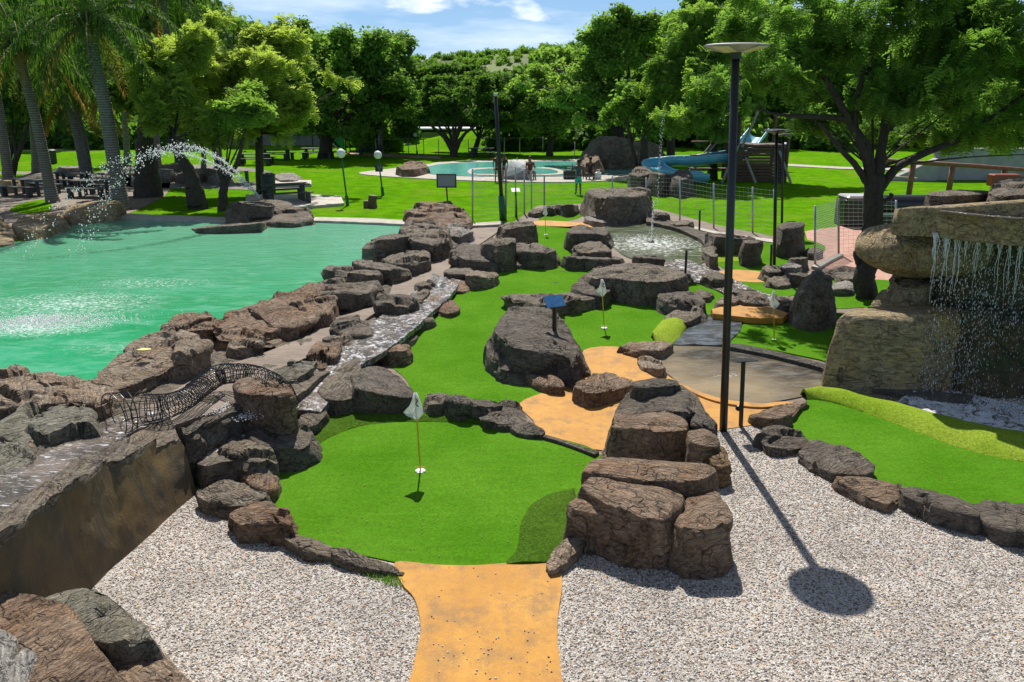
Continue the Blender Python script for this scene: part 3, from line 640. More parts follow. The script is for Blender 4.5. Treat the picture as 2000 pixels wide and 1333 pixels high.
# loose pebbles on the gravel, single stones of about two centimetres
def pebbles():
    rg = np.random.default_rng(3); n = 52000
    px = rg.uniform(-60, 2060, n * 3); py = rg.uniform(815, 1400, n * 3)
    P = np.array([at(x, y)[:2] for x, y in zip(px, py)])
    # equal density on the ground, not in the picture
    Yc = P[:, 1]; keep = rg.random(len(Yc)) < (Yc / Yc.max()) ** 3 * 1.6
    poly = [(190, 1155), (376, 972), (450, 1030), (560, 1045), (700, 1100), (778, 1112), (815, 1180), (815, 1400), (1104, 1400), (1095, 1180), (1130, 1068), (1240, 1060), (1420, 1090), (1432, 930), (1400, 842), (1480, 822), (1560, 880), (1640, 940), (1760, 985), (1900, 1020), (2080, 1075), (2080, 1420), (120, 1420)]
    pw = [at(x, y) for x, y in poly]; ins = np.zeros(len(P), bool); j = len(pw) - 1
    for i in range(len(pw)):
        xi, yi, xj, yj = pw[i].x, pw[i].y, pw[j].x, pw[j].y
        c = ((yi > P[:, 1]) != (yj > P[:, 1])) & (P[:, 0] < (xj - xi) * (P[:, 1] - yi) / (yj - yi + 1e-12) + xi); ins ^= c; j = i
    P = P[keep & ins][:n]
    xtra = np.array([tuple(at(a, b))[:2] for a, b in zip(rg.uniform(840, 1080, 60), 1110 + 230 * rg.random(60) ** .6)]); P = np.vstack([P, xtra]); n = len(P)
    O = np.array([(1, 0, 0), (-1, 0, 0), (0, 1, 0), (0, -1, 0), (0, 0, 1), (0, 0, -1)], float)
    T = np.array([(0, 2, 4), (2, 1, 4), (1, 3, 4), (3, 0, 4), (2, 0, 5), (1, 2, 5), (3, 1, 5), (0, 3, 5)])
    s = rg.uniform(.005, .011, (n, 1, 3)) * np.array([1.2, 1.0, .75]); a = rg.uniform(0, 6.28, n); ca, sa = np.cos(a), np.sin(a)
    V = O[None] * s; V = V + rg.uniform(-.003, .003, V.shape)
    X = V[:, :, 0] * ca[:, None] - V[:, :, 1] * sa[:, None]; Yv = V[:, :, 0] * sa[:, None] + V[:, :, 1] * ca[:, None]; Z = V[:, :, 2] + np.where(np.arange(n) >= n - 60, .036, .012)[:, None]
    V = np.stack([X + P[:, 0:1], Yv + P[:, 1:2], Z], 2).reshape(-1, 3); F = (T[None] + (np.arange(n) * 6)[:, None, None]).reshape(-1, 3)
    r = np.repeat(rg.random(n), 8)
    tag(link('gravel_stones', mesh_np('gravel_stones', V, F, M['pebble'], True, r)), 'loose pale and brown gravel stones around the front green', 'gravel', kind='stuff')
pebbles()

def blades(name, poly, z, n, h, mat, label, seed=1, zf=None):
    """short upright blades: long-pile turf edges and weeds"""
    rg = np.random.default_rng(seed); xs = [p[0] for p in poly]; ys = [p[1] for p in poly]
    px = rg.uniform(min(xs), max(xs), n * 3); py = rg.uniform(min(ys), max(ys), n * 3); ins = np.zeros(len(px), bool); j = len(poly) - 1
    for i in range(len(poly)):
        xi, yi = poly[i]; xj, yj = poly[j]; ins ^= ((yi > py) != (yj > py)) & (px < (xj - xi) * (py - yi) / (yj - yi + 1e-12) + xi); j = i
    px, py = px[ins][:n], py[ins][:n]; n = len(px)
    P = np.array([tuple(at(x, y, z)) for x, y in zip(px, py)])
    a = rg.uniform(0, 6.28, n); w = h * .09; hh = rg.uniform(.6, 1.2, n) * h; dx = np.cos(a) * w; dy = np.sin(a) * w
    A = P + np.stack([dx, dy, 0 * dx], 1); B = P - np.stack([dx, dy, 0 * dx], 1); C = P + np.stack([rg.normal(0, .35, n) * h, rg.normal(0, .35, n) * h, hh], 1)
    V = np.stack([A, B, C], 1).reshape(-1, 3); F = np.arange(n * 3).reshape(-1, 3)
    tag(link(name, mesh_np(name, V, F, mat, False, rg.random(n))), label, 'grass', kind='stuff')
blades('weeds', [(640, 1085), (700, 1100), (775, 1112), (790, 1150), (760, 1145), (700, 1120), (650, 1105)], .01, 900, .05, M['leaf_mid'], 'thin weeds growing in gravel along the front edging stones', 4)

strip('churning_water', [(1790, 770), (1850, 766), (1920, 774), (2020, 798), (2120, 820)], [(1750, 786), (1840, 815), (1930, 836), (2020, 850), (2120, 862)], .035, mat_stream('churning_white_water', (.40, .55), 5), n=70, m=26, thick=.05, noise=.09, nsc=6, dome=.04)

def litter():
    rg = np.random.default_rng(8); px = rg.uniform(420, 2000, 420); py = 440 + 680 * rg.random(420) ** .7; P = np.array([tuple(at(x, y, .036)) for x, y in zip(px, py)]); n = len(P); a = rg.uniform(0, 6.28, n); s = rg.uniform(.008, .020, n); V = []
    for k, (u, v) in enumerate(((-1, 0), (0, -.4), (1, 0), (0, .4))): V.append(P + np.stack([(u * np.cos(a) - v * np.sin(a)) * s, (u * np.sin(a) + v * np.cos(a)) * s, .006 * (k % 2) + 0 * a], 1))
    V = np.stack(V, 1).reshape(-1, 3); tag(link('leaf_litter', mesh_np('leaf_litter', V, np.arange(n * 4).reshape(-1, 4), mat_simple('dead_leaf', (.20, .14, .05), .9, 0, .5, 3), False)), 'tiny dead leaves scattered over the greens and paths', 'leaf litter', kind='stuff')
litter()
# ---------------------------------------------------------------- rocks
G_FRONT = 'rocks of the stacked pile on the gravel'
GK_ = 'rocks of the bank between pool and walk'
def cellfacet(Q, s=0):
    i = np.floor(Q); f = Q - i; best = np.full(len(Q), 9.); off = np.zeros(len(Q)); sec = np.full(len(Q), 9.)
    for a in (-1, 0, 1):
        for b in (-1, 0, 1):
            for c in (-1, 0, 1):
                cx, cy, cz = i[:, 0] + a, i[:, 1] + b, i[:, 2] + c
                px = a + _h(cx, cy, cz, s + 1) - f[:, 0]; py = b + _h(cx, cy, cz, s + 2) - f[:, 1]; pz = c + _h(cx, cy, cz, s + 3) - f[:, 2]
                d = np.sqrt(px * px + py * py + pz * pz); n = d < best
                v = (_h(cx, cy, cz, s + 4) - .5) + .75 * (px * (_h(cx, cy, cz, s + 5) - .5) + py * (_h(cx, cy, cz, s + 6) - .5) + pz * (_h(cx, cy, cz, s + 7) - .5)) * 2
                sec = np.where(n, best, np.minimum(sec, d)); off = np.where(n, v, off); best = np.where(n, d, best)
    return off, sec - best
def rock(name, label, top, h, base=0.0, mat='rock', flare=.12, rc=.028, rough=1.0, dome=.04, seed=None, group=None, cat='rock', nA=None, tilt=None, led=1.0, subs=None):
    """top: outline of the upper face in picture pixels, lying at height h above the ground datum; the sides run down to base"""
    if seed is None: seed = (hash_s(label) % 997)
    if group == GK_ and len(top) > 4: h = h - .22 * max(0, h - bank(sum(p[1] for p in top) / len(top)))
    n0 = len(top); hh = [h + (p[2] if len(p) > 2 else 0) for p in top]
    P = [at(p[0], p[1], hh[i]) for i, p in enumerate(top)]
    g_ = sum(P, Vector()) / n0; P = [g_ + (p - g_) * (1 + min(.16, (.11 if group == GK_ else .015 if group == G_FRONT else .06) / max((p - g_).length, .1))) for p in P]
    tr_ = random.Random(seed); tx_, ty_ = tr_.uniform(-.13, .13), tr_.uniform(-.16, .06)
    for p in P: p.z += (p.x - g_.x) * tx_ + (p.y - g_.y) * ty_
    q_ = []
    for i in range(n0):
        a_, b_, c_ = P[i - 1], P[i], P[(i + 1) % n0]; k_ = min(.10, .3 * (a_ - b_).length, .3 * (c_ - b_).length)
        u_, w_ = b_ + (a_ - b_).normalized() * k_, b_ + (c_ - b_).normalized() * k_; q_ += [u_, (u_ + w_) * .32 + b_ * .36, w_]
    P = q_
    # straighten the rounding a little so that corners stay corners
    c = sum(P, Vector()) / len(P)
    per = sum((P[i] - P[i - 1]).length for i in range(len(P)))
    size = per / math.pi
    N = nA or int(min(150, max(48, per / (.045 if P[0].y < 14 else .08))))
    # resample by arc length
    pts = P + [P[0]]; d = [0]
    for a, b in zip(pts[:-1], pts[1:]): d.append(d[-1] + (b - a).length)
    Bn = []
    for t in np.linspace(0, d[-1], N, endpoint=False):
        i = min(np.searchsorted(d, t, side='right') - 1, len(P) - 1); u = (t - d[i]) / max(d[i + 1] - d[i], 1e-9); Bn.append(pts[i].lerp(pts[i + 1], u))
    B = np.array([tuple(b) for b in Bn]); C = np.array(tuple(c)); out = B - C; out[:, 2] = 0; L = np.linalg.norm(out, axis=1, keepdims=True); out = out / np.maximum(L, 1e-6)
    H = max(float(c.z) - base, .03); r = min(rc, H * .5, size * .25); nt = max(6, int(N / 7)); rings = []
    for k in range(1, nt + 1):
        s = k / nt; q = C + (B - out * r - C) * s; q = q.copy(); q[:, 2] += dome * (1 - s * s); rings.append(q)
    for k in range(1, 5):
        a = k / 4 * math.pi / 2; q = B + out * (r * (math.sin(a) - 1)); q = q.copy(); q[:, 2] -= r * (1 - math.cos(a)); rings.append(q)
    ns = max(4, int((H) / (size * 3.1416 / N) * .6)); ns = min(ns, 26)
    for k in range(1, ns + 1):
        t = k / ns; q = B + out * (flare * (t ** .8)); q = q.copy(); q[:, 2] = (B[:, 2] - r) + (base - .03 - B[:, 2] + r) * t; rings.append(q)
    V = np.vstack([C[None] + np.array([[0, 0, dome]])] + rings)
    F4 = []; F3 = np.array([(0, 1 + k, 1 + (k + 1) % N) for k in range(N)])
    for i in range(len(rings) - 1):
        a = 1 + i * N; k = np.arange(N); F4.append(np.stack([a + k, a + N + k, a + N + (k + 1) % N, a + (k + 1) % N], 1))
    F4 = np.vstack(F4)
    # displacement: broad lumps, ledges, carved clefts, grain
    me = mesh_np(name, V, [F3, F4]); nr = np.zeros(len(V) * 3, np.float32); me.vertices.foreach_get('normal', nr) if hasattr(me, 'vertices') else None; nr = nr.reshape(-1, 3).astype(float)
    bpy.data.meshes.remove(me)
    if nr[0, 2] < 0: nr = -nr; F3 = F3[:, ::-1]; F4 = F4[:, ::-1]
    rgp = np.random.default_rng(seed); ext = V - C
    for _ in range(6):
        az = rgp.uniform(0, 2 * np.pi); el = rgp.uniform(-.1, .42); nn = np.array([math.cos(az) * math.cos(el), math.sin(az) * math.cos(el), math.sin(el)]); dd = ext @ nn; mxd = dd.max(); lim = mxd - rgp.uniform(.02, .09) * min(size, 1.3) * .7
        V = V - nn * np.maximum(0, dd - lim)[:, None] * .92; ext = V - C
    Q = V + seed * 3.7; sc = 1.0 / max(size, .25)
    disp = .020 * size * fbm(Q * sc * 1.9, 3, seed) + .016 * min(size, 1.5) * fbm(Q * 5.5, 4, seed + 9)
    W = Q * np.array([1, 1, 1.6]) * ((1.5 if group == GK_ else .95) / max(min(size, 1.4), .3)) + .25 * np.stack([fbm(Q * 2.2, 3, seed + 20), fbm(Q * 2.2 + 7, 3, seed + 21), fbm(Q * 2.2 + 3, 3, seed + 22)], 1)
    led = led * (.6 if group == G_FRONT else 1.15 if group == GK_ else .8)
    off, e = cellfacet(W, seed); off2, e2 = cellfacet(W * 2.3 + 5, seed + 40)
    disp += led * .105 * min(size, 1.2) * off + led * .035 * min(size, 1.2) * off2 - led * .03 * min(size, 1.0) * np.exp(-(e / .04) ** 2)
    # thin ledges along bedding planes, strongest on the sides
    bed = np.abs(((Q[:, 2] + .12 * Q[:, 0] + .06 * fbm(Q * 2, 2, seed + 3)) * 7.0) % 1 - .5); disp += -.018 * min(size, 1) * np.exp(-(bed / .10) ** 2) * np.clip(1 - np.abs(nr[:, 2]), 0, 1)
    disp += -.02 * min(size, 1) * np.abs(fbm(Q * np.array([3, 3, 7]), 3, seed + 31))
    V = V + nr * (disp * rough)[:, None]
    V[:, 2] = np.maximum(V[:, 2], base - .08) if base > .05 else V[:, 2]
    loc = np.array([C[0], C[1], base]); V = V - loc
    me = mesh_np(name, V, [F3, F4], M[mat], True)
    try: me.set_sharp_from_angle(angle=R(28))
    except Exception: pass
    return tag(link(name, me, loc=tuple(loc)), label, cat, group)
def hash_s(s):
    h = 7
    for ch in s: h = (h * 31 + ord(ch)) & 0xffffff
    return h
def blob(name, label, px, py, Y, rx, ry, rz, mat='rock_ochre', seed=1, rough=1.0, cat='boulder', group=None, flat=0.0, rz_rot=0.0):
    c = atY(px, py, Y); n, m = 96, 56
    u, v = np.meshgrid(np.linspace(0, 2 * np.pi, n, endpoint=False), np.linspace(0, np.pi, m)); u = u.ravel(); v = v.ravel()
    S = np.stack([np.cos(u) * np.sin(v), np.sin(u) * np.sin(v), np.cos(v)], 1); pw = .82
    V = np.sign(S) * np.abs(S) ** pw * np.array([rx, ry, rz])
    Q = V + seed * 5.1; s = (rx + ry) / 2
    disp = .09 * s * fbm(Q / s * 1.5, 3, seed) + .02 * fbm(Q * 6, 4, seed + 5)
    d1, d2, idv = worley(Q / s * 1.6, seed); e = d2 - d1; disp += .04 * (idv - .5) * np.clip(e * 6, 0, 1)
    V = V + S * (disp * rough)[:, None]
    ca, sa = math.cos(rz_rot), math.sin(rz_rot); V = np.stack([V[:, 0] * ca - V[:, 1] * sa, V[:, 0] * sa + V[:, 1] * ca, V[:, 2]], 1)
    F = []
    for j in range(m - 1):
        k = np.arange(n); F.append(np.stack([j * n + k, (j + 1) * n + k, (j + 1) * n + (k + 1) % n, j * n + (k + 1) % n], 1))
    base = c.z - rz; V[:, 2] += rz
    me = mesh_np(name, V, np.vstack(F), M[mat], True)
    return tag(link(name, me, loc=(c.x, c.y, base)), label, cat, group)

G_FRONT = 'rocks of the stacked pile on the gravel'
# front left corner
rock('rock', 'broad grain-carved boulder at the lower left corner touching the gravel', [(50, 1168), (140, 1145), (190, 1148), (250, 1195), (304, 1252), (240, 1268), (160, 1240), (90, 1220)], .50, mat='rock_green', flare=.1)
rock('rock', 'brown furrowed boulder in front of the others in the lower left corner', [(-120, 1190), (0, 1162), (60, 1166), (120, 1200), (205, 1240), (228, 1290), (190, 1330), (100, 1330), (60, 1400), (-120, 1400)], .56, mat='rock_brown')
rock('rock', 'small squarish brown rock between corner boulder and gravel', [(226, 1262), (290, 1252), (335, 1290), (342, 1318), (300, 1342), (232, 1330)], .36, mat='rock_tan', flare=.04)
rock('rock', 'pale yellowish rock cut by the left picture edge at the bottom', [(-120, 1262), (15, 1236), (62, 1290), (40, 1340), (0, 1380), (-120, 1400)], .68, mat='rock_pale', flare=.05)
rock('rock', 'flat reddish brown rock at the very bottom left', [(120, 1336), (250, 1316), (350, 1328), (370, 1400), (100, 1410)], .46, mat='rock_brown', flare=.03)
# channel wall along the left
def channel_wall():
    A = [(-90, 1042), (0, 998), (60, 962), (130, 920), (190, 884), (232, 862), (300, 828), (338, 820)]
    B = [(-90, 1075), (0, 1032), (60, 1003), (150, 945), (205, 912), (240, 902), (300, 872), (352, 850)]
    foot = [(-90, 1400), (0, 1314), (60, 1260), (150, 1180), (205, 1132), (240, 1100), (300, 1045), (384, 972)]
    n = 110; a = smooth_open(A, n); b = smooth_open(B, n); f = smooth_open(foot, n); V = []; m1, m2 = 10, 26
    for i in range(n):
        z = bank(b[i][1]) + .03; pa = at(a[i][0], a[i][1], z - .05); pb = at(b[i][0], b[i][1], z); pf = at(f[i][0], f[i][1], -.02)
        if i == 0 or True: pf = Vector((pb.x + (pf.x - pb.x) * 1.0, pf.y, -.02))
        for j in range(m1): V.append(tuple(pa.lerp(pb, j / m1)))
        for j in range(m2 + 1):
            t = j / m2; V.append(tuple(pb.lerp(pf, t)))
    V = np.array(V); w = m1 + m2 + 1
    topm = np.tile(np.arange(w) <= m1, n)
    gr = fbm(V * np.array([5, 5, 5.]), 4, 3)
    off, e = cellfacet(V * np.array([1.1, 1.1, 1.6]) + .3 * np.stack([gr, gr, gr], 1), 77); hz = np.clip(V[:, 2] / .5, 0, 1)
    V[:, 1] += (.10 * off - .03 * np.exp(-(e / .05) ** 2)) * hz; V[:, 2] += np.where(V[:, 2] > .25, .07 * off * hz, 0)
    V[:, 2] += np.where(topm, .045 * gr, 0); V[:, 1] += np.where(topm, .0, .035 * gr); V[:, 0] += np.where(topm, .0, .03 * fbm(V * 3 + 4, 3, 8))
    F = []
    for i in range(n - 1):
        for j in range(w - 1): F.append((i * w + j, i * w + j + 1, (i + 1) * w + j + 1, (i + 1) * w + j))
    # closed back and end
    k = len(V); back = V[[i * w for i in range(n)]].copy(); back[:, 2] = -.02; V = np.vstack([V, back])
    F += [(i * w, (i + 1) * w, k + i + 1, k + i) for i in range(n - 1)]
    F.append(tuple([(n - 1) * w + j for j in range(w)] + [k + n - 1])); F.append(tuple(reversed([j for j in range(w)] + [k])))
    root = empty('channel_wall', tuple(at(200, 1140, 0))); off = np.array(tuple(root.location))
    me = bpy.data.meshes.new('wall_body'); me.from_pydata([tuple(v) for v in V - off], [], F); me.update(); me.materials.append(M['rock']); me.materials.append(M['wall_rust'])
    for p in me.polygons:
        q_ = p.index % (w - 1); i_ = p.index // (w - 1)
        if p.index < (n - 1) * (w - 1) and q_ >= m1 + 1 + (math.sin(i_ * .31) > .3): p.material_index = 1
    me.polygons.foreach_set('use_smooth', np.ones(len(me.polygons), dtype=bool))
    if me.polygons[5].normal.z < 0: me.flip_normals()
    try: me.set_sharp_from_angle(angle=R(40))
    except Exception: pass
    link('wall_body', me, root)
    tag(root, 'long raised stream channel wall with rust brown side above gravel', 'wall')
channel_wall()
# left of the front green
rock('rock', 'grey rock with rusty front at the end of the foaming stream', [(380, 880), (420, 864), (480, 853), (512, 865), (530, 892), (505, 905), (450, 898), (405, 912), (385, 900)], .33, mat='rock', flare=.03)
rock('rock', 'small reddish block standing at the left rim of front green', [(470, 925), (498, 906), (520, 910), (540, 938), (532, 958), (500, 955)], htop(950, 972), mat='rock_brown', flare=.04)
rock('rock', 'flat grey slab pointing left over the gravel corner', [(383, 964), (440, 937), (480, 945), (518, 962), (512, 972), (455, 987), (412, 982)], htop(985, 1012), mat='rock', flare=.03)
rock('rock', 'red sided block at gravel corner left of front green', [(447, 1000), (490, 980), (528, 977), (552, 996), (574, 1036), (545, 1025), (500, 1022), (482, 1030)], htop(1026, 1062), mat='rock_brown', flare=.04)
rock('edging_stone', 'long low edging stone in front of green beside weeds', [(556, 1055), (585, 1047), (625, 1052), (660, 1068), (650, 1082), (600, 1078)], .12, mat='rock', flare=.02, cat='edging stone')
rock('edging_stone', 'slim curved edging stone meeting the ochre path from the left', [(640, 1075), (670, 1074), (720, 1088), (772, 1098), (774, 1112), (720, 1108), (670, 1096)], .10, mat='rock', flare=.02, cat='edging stone')
rock('edging_stone', 'short tan edging stone right of ochre path beside dark turf', [(1068, 1098), (1085, 1068), (1110, 1050), (1133, 1056), (1130, 1075), (1100, 1100), (1080, 1112)], .12, mat='rock_tan', flare=.02, cat='edging stone')
rock('boulder', 'dark furrowed boulder left of the front green under the wire tube', [(487, 850), (512, 814), (548, 797), (578, 808), (602, 842), (604, 862), (562, 872), (512, 870)], htop(868, 915), mat='rock_dark', flare=.1, cat='boulder')
rock('rock', 'upright brown stump shaped rock inside the wire tube curve', [(466, 750), (480, 738), (525, 738), (565, 752), (572, 772), (545, 778), (500, 770), (472, 768)], bank(780) + .36, base=bank(800) - .3, mat='rock_brown', flare=-.02)
rock('rock', 'smooth grey slab left of the deeply grained slab above the fringe', [(618, 772), (636, 740), (668, 716), (702, 698), (696, 740), (692, 772), (655, 780)], htop(776, 814), mat='rock', flare=.03, led=.3)
rock('rock', 'thick slab with deep wavy grain above the front green', [(688, 757), (692, 722), (716, 698), (748, 700), (776, 728), (806, 758), (822, 778), (780, 777), (735, 775), (692, 772)], htop(776, 814), mat='rock_dark', flare=.03, led=.3)
rock('rock', 'thin flat stone with splashing water below wire tube', [(578, 822), (596, 802), (630, 794), (640, 803), (622, 824), (594, 834)], .22, mat='rock', flare=.02)
# between the greens
rock('rock', 'pointed dark rock in row between front and middle green', [(832, 790), (842, 764), (858, 758), (876, 768), (882, 784), (852, 792)], htop(787, 812), mat='rock_dark', flare=.05)
rock('rock', 'grained grey rock with arched top in row between greens', [(874, 785), (905, 769), (948, 767), (976, 776), (974, 790), (934, 797), (894, 794)], htop(796, 824), mat='rock_dark', flare=.04)
rock('rock', 'low dark rock next to ochre path in row between greens', [(930, 802), (955, 792), (985, 784), (1012, 790), (1030, 812), (1018, 822), (980, 826), (942, 818)], htop(822, 842), mat='rock_dark', flare=.04)
rock('rock', 'flattest rock of the row touching the ochre path edge', [(998, 833), (1024, 818), (1048, 830), (1062, 842), (1056, 848), (1018, 845)], .10, mat='rock_dark', flare=.03)
# big central boulder and companions
rock('boulder', 'large dark domed boulder beside blue sign in middle green', [(962, 648), (978, 622), (1002, 606), (1045, 601), (1088, 608), (1116, 628), (1136, 662), (1130, 690), (1090, 676), (1035, 672), (990, 668)], htop(668, 742), mat='rock_dark', flare=.16, rc=.22, dome=.10, cat='boulder', rough=1.3)
rock('rock', 'low reddish rock at the foot of the domed boulder', [(1030, 733), (1058, 727), (1085, 735), (1101, 749), (1096, 757), (1058, 750)], .14, mat='rock_brown', flare=.03)
rock('rock', 'chunky tan topped rock sitting on ochre path behind stacked pile', [(1120, 757), (1142, 738), (1162, 722), (1198, 722), (1232, 740), (1226, 756), (1186, 768), (1150, 774)], htop(768, 792), mat='rock_brown', flare=.05)
# the stacked pile
rock('rock', 'thin dark cap stone at the far end of the stacked pile', [(1232, 747), (1268, 737), (1318, 741), (1332, 752), (1290, 757), (1250, 762)], .60, base=.40, mat='rock_dark', flare=.03, group=G_FRONT)
rock('rock', 'wavy grained wide rock just below the dark cap stone', [(1198, 795), (1212, 768), (1250, 757), (1325, 754), (1348, 768), (1368, 800), (1340, 808), (1290, 800), (1220, 806)], .46, mat='rock_dark', flare=.06, group=G_FRONT)
rock('rock', 'dark flank rock on the right back of stacked pile', [(1338, 762), (1362, 775), (1392, 822), (1396, 838), (1360, 836), (1346, 800)], .34, mat='rock_dark', flare=.05, group=G_FRONT)
rock('rock', 'flat topped brownish rock overhanging the middle of the stacked pile', [(1186, 836), (1204, 804), (1238, 788), (1290, 787), (1326, 806), (1350, 838), (1338, 846), (1285, 848), (1232, 842)], htop(846, 905), mat='rock_brown', flare=.06, rough=.8, group=G_FRONT)
rock('rock', 'squarish reddish rock at right shoulder of stacked pile', [(1344, 842), (1374, 834), (1398, 850), (1412, 872), (1372, 872), (1350, 864)], htop(868, 930), mat='rock_brown', flare=.04, group=G_FRONT)
rock('rock', 'tall rust sided rock leaning on the right of stacked pile', [(1380, 882), (1400, 862), (1422, 880), (1430, 906), (1406, 912), (1386, 905)], htop(905, 948), mat='rock_rust', flare=.03, group=G_FRONT)
rock('rock', 'long smooth bench like slab across the stacked pile', [(1140, 917), (1164, 882), (1202, 885), (1290, 896), (1378, 910), (1402, 924), (1392, 942), (1340, 946), (1232, 938), (1146, 924)], .60, mat='rock_brown', flare=.04, rough=.55, led=.5, group=G_FRONT)
rock('rock', 'broad cracked rock forming the front middle of stacked pile', [(1130, 952), (1150, 928), (1232, 940), (1338, 952), (1334, 985), (1312, 1012), (1262, 1006), (1222, 1004), (1182, 985), (1142, 966)], .58, mat='rock_brown', flare=.05, rough=.8, group=G_FRONT)
rock('rock', 'dark left front block of stacked pile beside dark turf', [(1108, 988), (1134, 962), (1182, 985), (1228, 1002), (1222, 1016), (1168, 1004), (1116, 998)], .46, mat='rock_brown', flare=.06, group=G_FRONT)
rock('rock', 'grooved right front block of stacked pile with rusty face', [(1318, 1016), (1326, 985), (1342, 955), (1372, 948), (1402, 960), (1420, 1000), (1430, 1030), (1382, 1040), (1330, 1034)], .50, mat='rock_brown', flare=.06, rough=1.2, group=G_FRONT)
# border along the right front green
GB = 'border rocks along the right front green'
rock('rock', 'flat tan border rock nearest the lime berm', [(1470, 808), (1498, 786), (1556, 774), (1586, 780), (1562, 795), (1556, 808), (1532, 822), (1488, 820)], htop(820, 836), mat='rock_brown', flare=.03, group=GB)
rock('rock', 'dark creased border rock near the lamp pole foot', [(1480, 852), (1500, 836), (1540, 834), (1584, 850), (1580, 864), (1544, 874), (1502, 872)], htop(874, 893), mat='rock_dark', flare=.03, group=GB)
rock('rock', 'long dark border rock with bark like grain', [(1558, 882), (1592, 861), (1650, 880), (1704, 912), (1694, 922), (1640, 924), (1598, 905)], htop(915, 936), mat='rock_dark', flare=.03, group=GB)
rock('rock', 'smooth brownish border rock with a thin crack', [(1636, 936), (1668, 924), (1720, 935), (1764, 946), (1762, 962), (1738, 984), (1690, 966)], htop(982, 1002), mat='rock_brown', flare=.03, rough=.6, group=GB)
rock('rock', 'straight log like border rock with square cracks', [(1764, 953), (1782, 944), (1848, 962), (1906, 986), (1906, 1012), (1862, 1002), (1770, 972)], htop(1002, 1032), mat='rock_dark', flare=.03, group=GB)
rock('rock', 'border rock cut off by the right picture edge', [(1908, 988), (1928, 977), (2000, 980), (2080, 990), (2080, 1060), (1990, 1042), (1910, 1008)], htop(1030, 1058), mat='rock_dark', flare=.03, group=GB)
# centre island
GI = 'rocks of the island dividing the middle green'
rock('rock', 'left end rock of island with pale flat top', [(982, 582), (994, 569), (1032, 566), (1062, 578), (1060, 590), (1022, 588), (988, 588)], htop(588, 604), mat='rock', flare=.05, group=GI)
rock('rock', 'low island rock just behind the blue sign', [(1030, 588), (1044, 573), (1078, 572), (1098, 585), (1080, 604), (1055, 602)], htop(600, 616), mat='rock', flare=.05, group=GI)
rock('rock', 'island rock with curved ledge right of blue sign', [(1060, 594), (1084, 572), (1122, 562), (1158, 570), (1176, 580), (1122, 592), (1080, 602)], htop(594, 614), mat='rock', flare=.06, group=GI)
rock('rock', 'rough island rock behind the middle white flag', [(1118, 556), (1148, 540), (1184, 546), (1192, 566), (1178, 578), (1142, 568)], htop(572, 600), mat='rock_dark', flare=.05, group=GI)
rock('rock', 'largest flat topped slab of the island', [(1146, 532), (1162, 514), (1202, 508), (1262, 512), (1310, 524), (1336, 546), (1300, 556), (1246, 552), (1196, 544), (1162, 542)], htop(550, 594), mat='rock', flare=.08, group=GI)
rock('rock', 'round shouldered rock at right end of island', [(1286, 568), (1302, 556), (1340, 562), (1366, 584), (1374, 598), (1340, 592), (1298, 586)], htop(588, 614), mat='rock_dark', flare=.08, group=GI)
rock('rock', 'striped rock between small lime berm and dark rapids', [(1300, 612), (1328, 596), (1358, 600), (1368, 616), (1344, 627), (1310, 624)], htop(624, 640), mat='rock', flare=.05)
rock('rock', 'flat pale rock between middle green and ochre path bend', [(1210, 676), (1236, 666), (1290, 664), (1310, 676), (1296, 688), (1262, 690)], htop(688, 700), mat='rock_tan', flare=.03)
rock('rock', 'small tan rock between ochre path and brown stream', [(1244, 704), (1258, 692), (1280, 704), (1300, 720), (1290, 726), (1262, 716)], .12, mat='rock_tan', flare=.03)
# cluster behind the middle green
GC = 'rocks between the walk and the middle green'
rock('rock', 'tall black faced rock beside the concrete walk', [(882, 492), (904, 480), (964, 482), (980, 494), (962, 506), (906, 504)], htop(503, 532), mat='rock_dark', flare=.08, group=GC)
rock('rock', 'smooth bluish grey rock on top behind the black faced rock', [(942, 480), (952, 460), (986, 455), (1006, 464), (1002, 482), (972, 488)], .62, mat='rock', flare=.10, group=GC)
rock('rock', 'long low dark rock tapering right behind middle green', [(972, 502), (1002, 484), (1036, 482), (1082, 492), (1094, 506), (1060, 514), (1004, 514)], htop(512, 524), mat='rock_dark', flare=.06, group=GC)
rock('rock', 'gently sloping rock with pale top next to far green', [(998, 480), (1012, 468), (1050, 476), (1086, 490), (1058, 496), (1020, 492)], .44, mat='rock', flare=.06, group=GC)
rock('boulder', 'rounded boulder left of the farthest flag', [(978, 442), (992, 428), (1014, 423), (1036, 430), (1048, 450), (1018, 456), (986, 453)], htop(452, 474), mat='rock', flare=.10, cat='boulder')
rock('rock', 'tall dark rock between far green and fountain pond', [(1110, 456), (1128, 441), (1180, 436), (1194, 448), (1184, 458), (1150, 460), (1120, 464)], htop(460, 490), mat='rock_dark', flare=.12)
rock('rock', 'pale topped pointed rock in front of the tall dark rock', [(1122, 484), (1140, 464), (1160, 460), (1184, 478), (1190, 490), (1156, 492), (1130, 492)], htop(490, 512), mat='rock', flare=.06)
rock('rock', 'pebbly textured wide rock between far green and pond', [(1102, 506), (1120, 490), (1180, 484), (1216, 498), (1206, 510), (1160, 516), (1112, 514)], htop(512, 526), mat='rock_dark', flare=.08)
rock('rock', 'small peaked dark rock at the near pond edge', [(1240, 508), (1252, 494), (1268, 489), (1284, 496), (1298, 518), (1272, 518)], htop(514, 530), mat='rock_dark', flare=.05)
rock('rock', 'low grey rock right of peaked rock at pond outlet', [(1290, 530), (1302, 518), (1330, 520), (1350, 536), (1340, 550), (1308, 544)], .18, mat='rock', flare=.05)
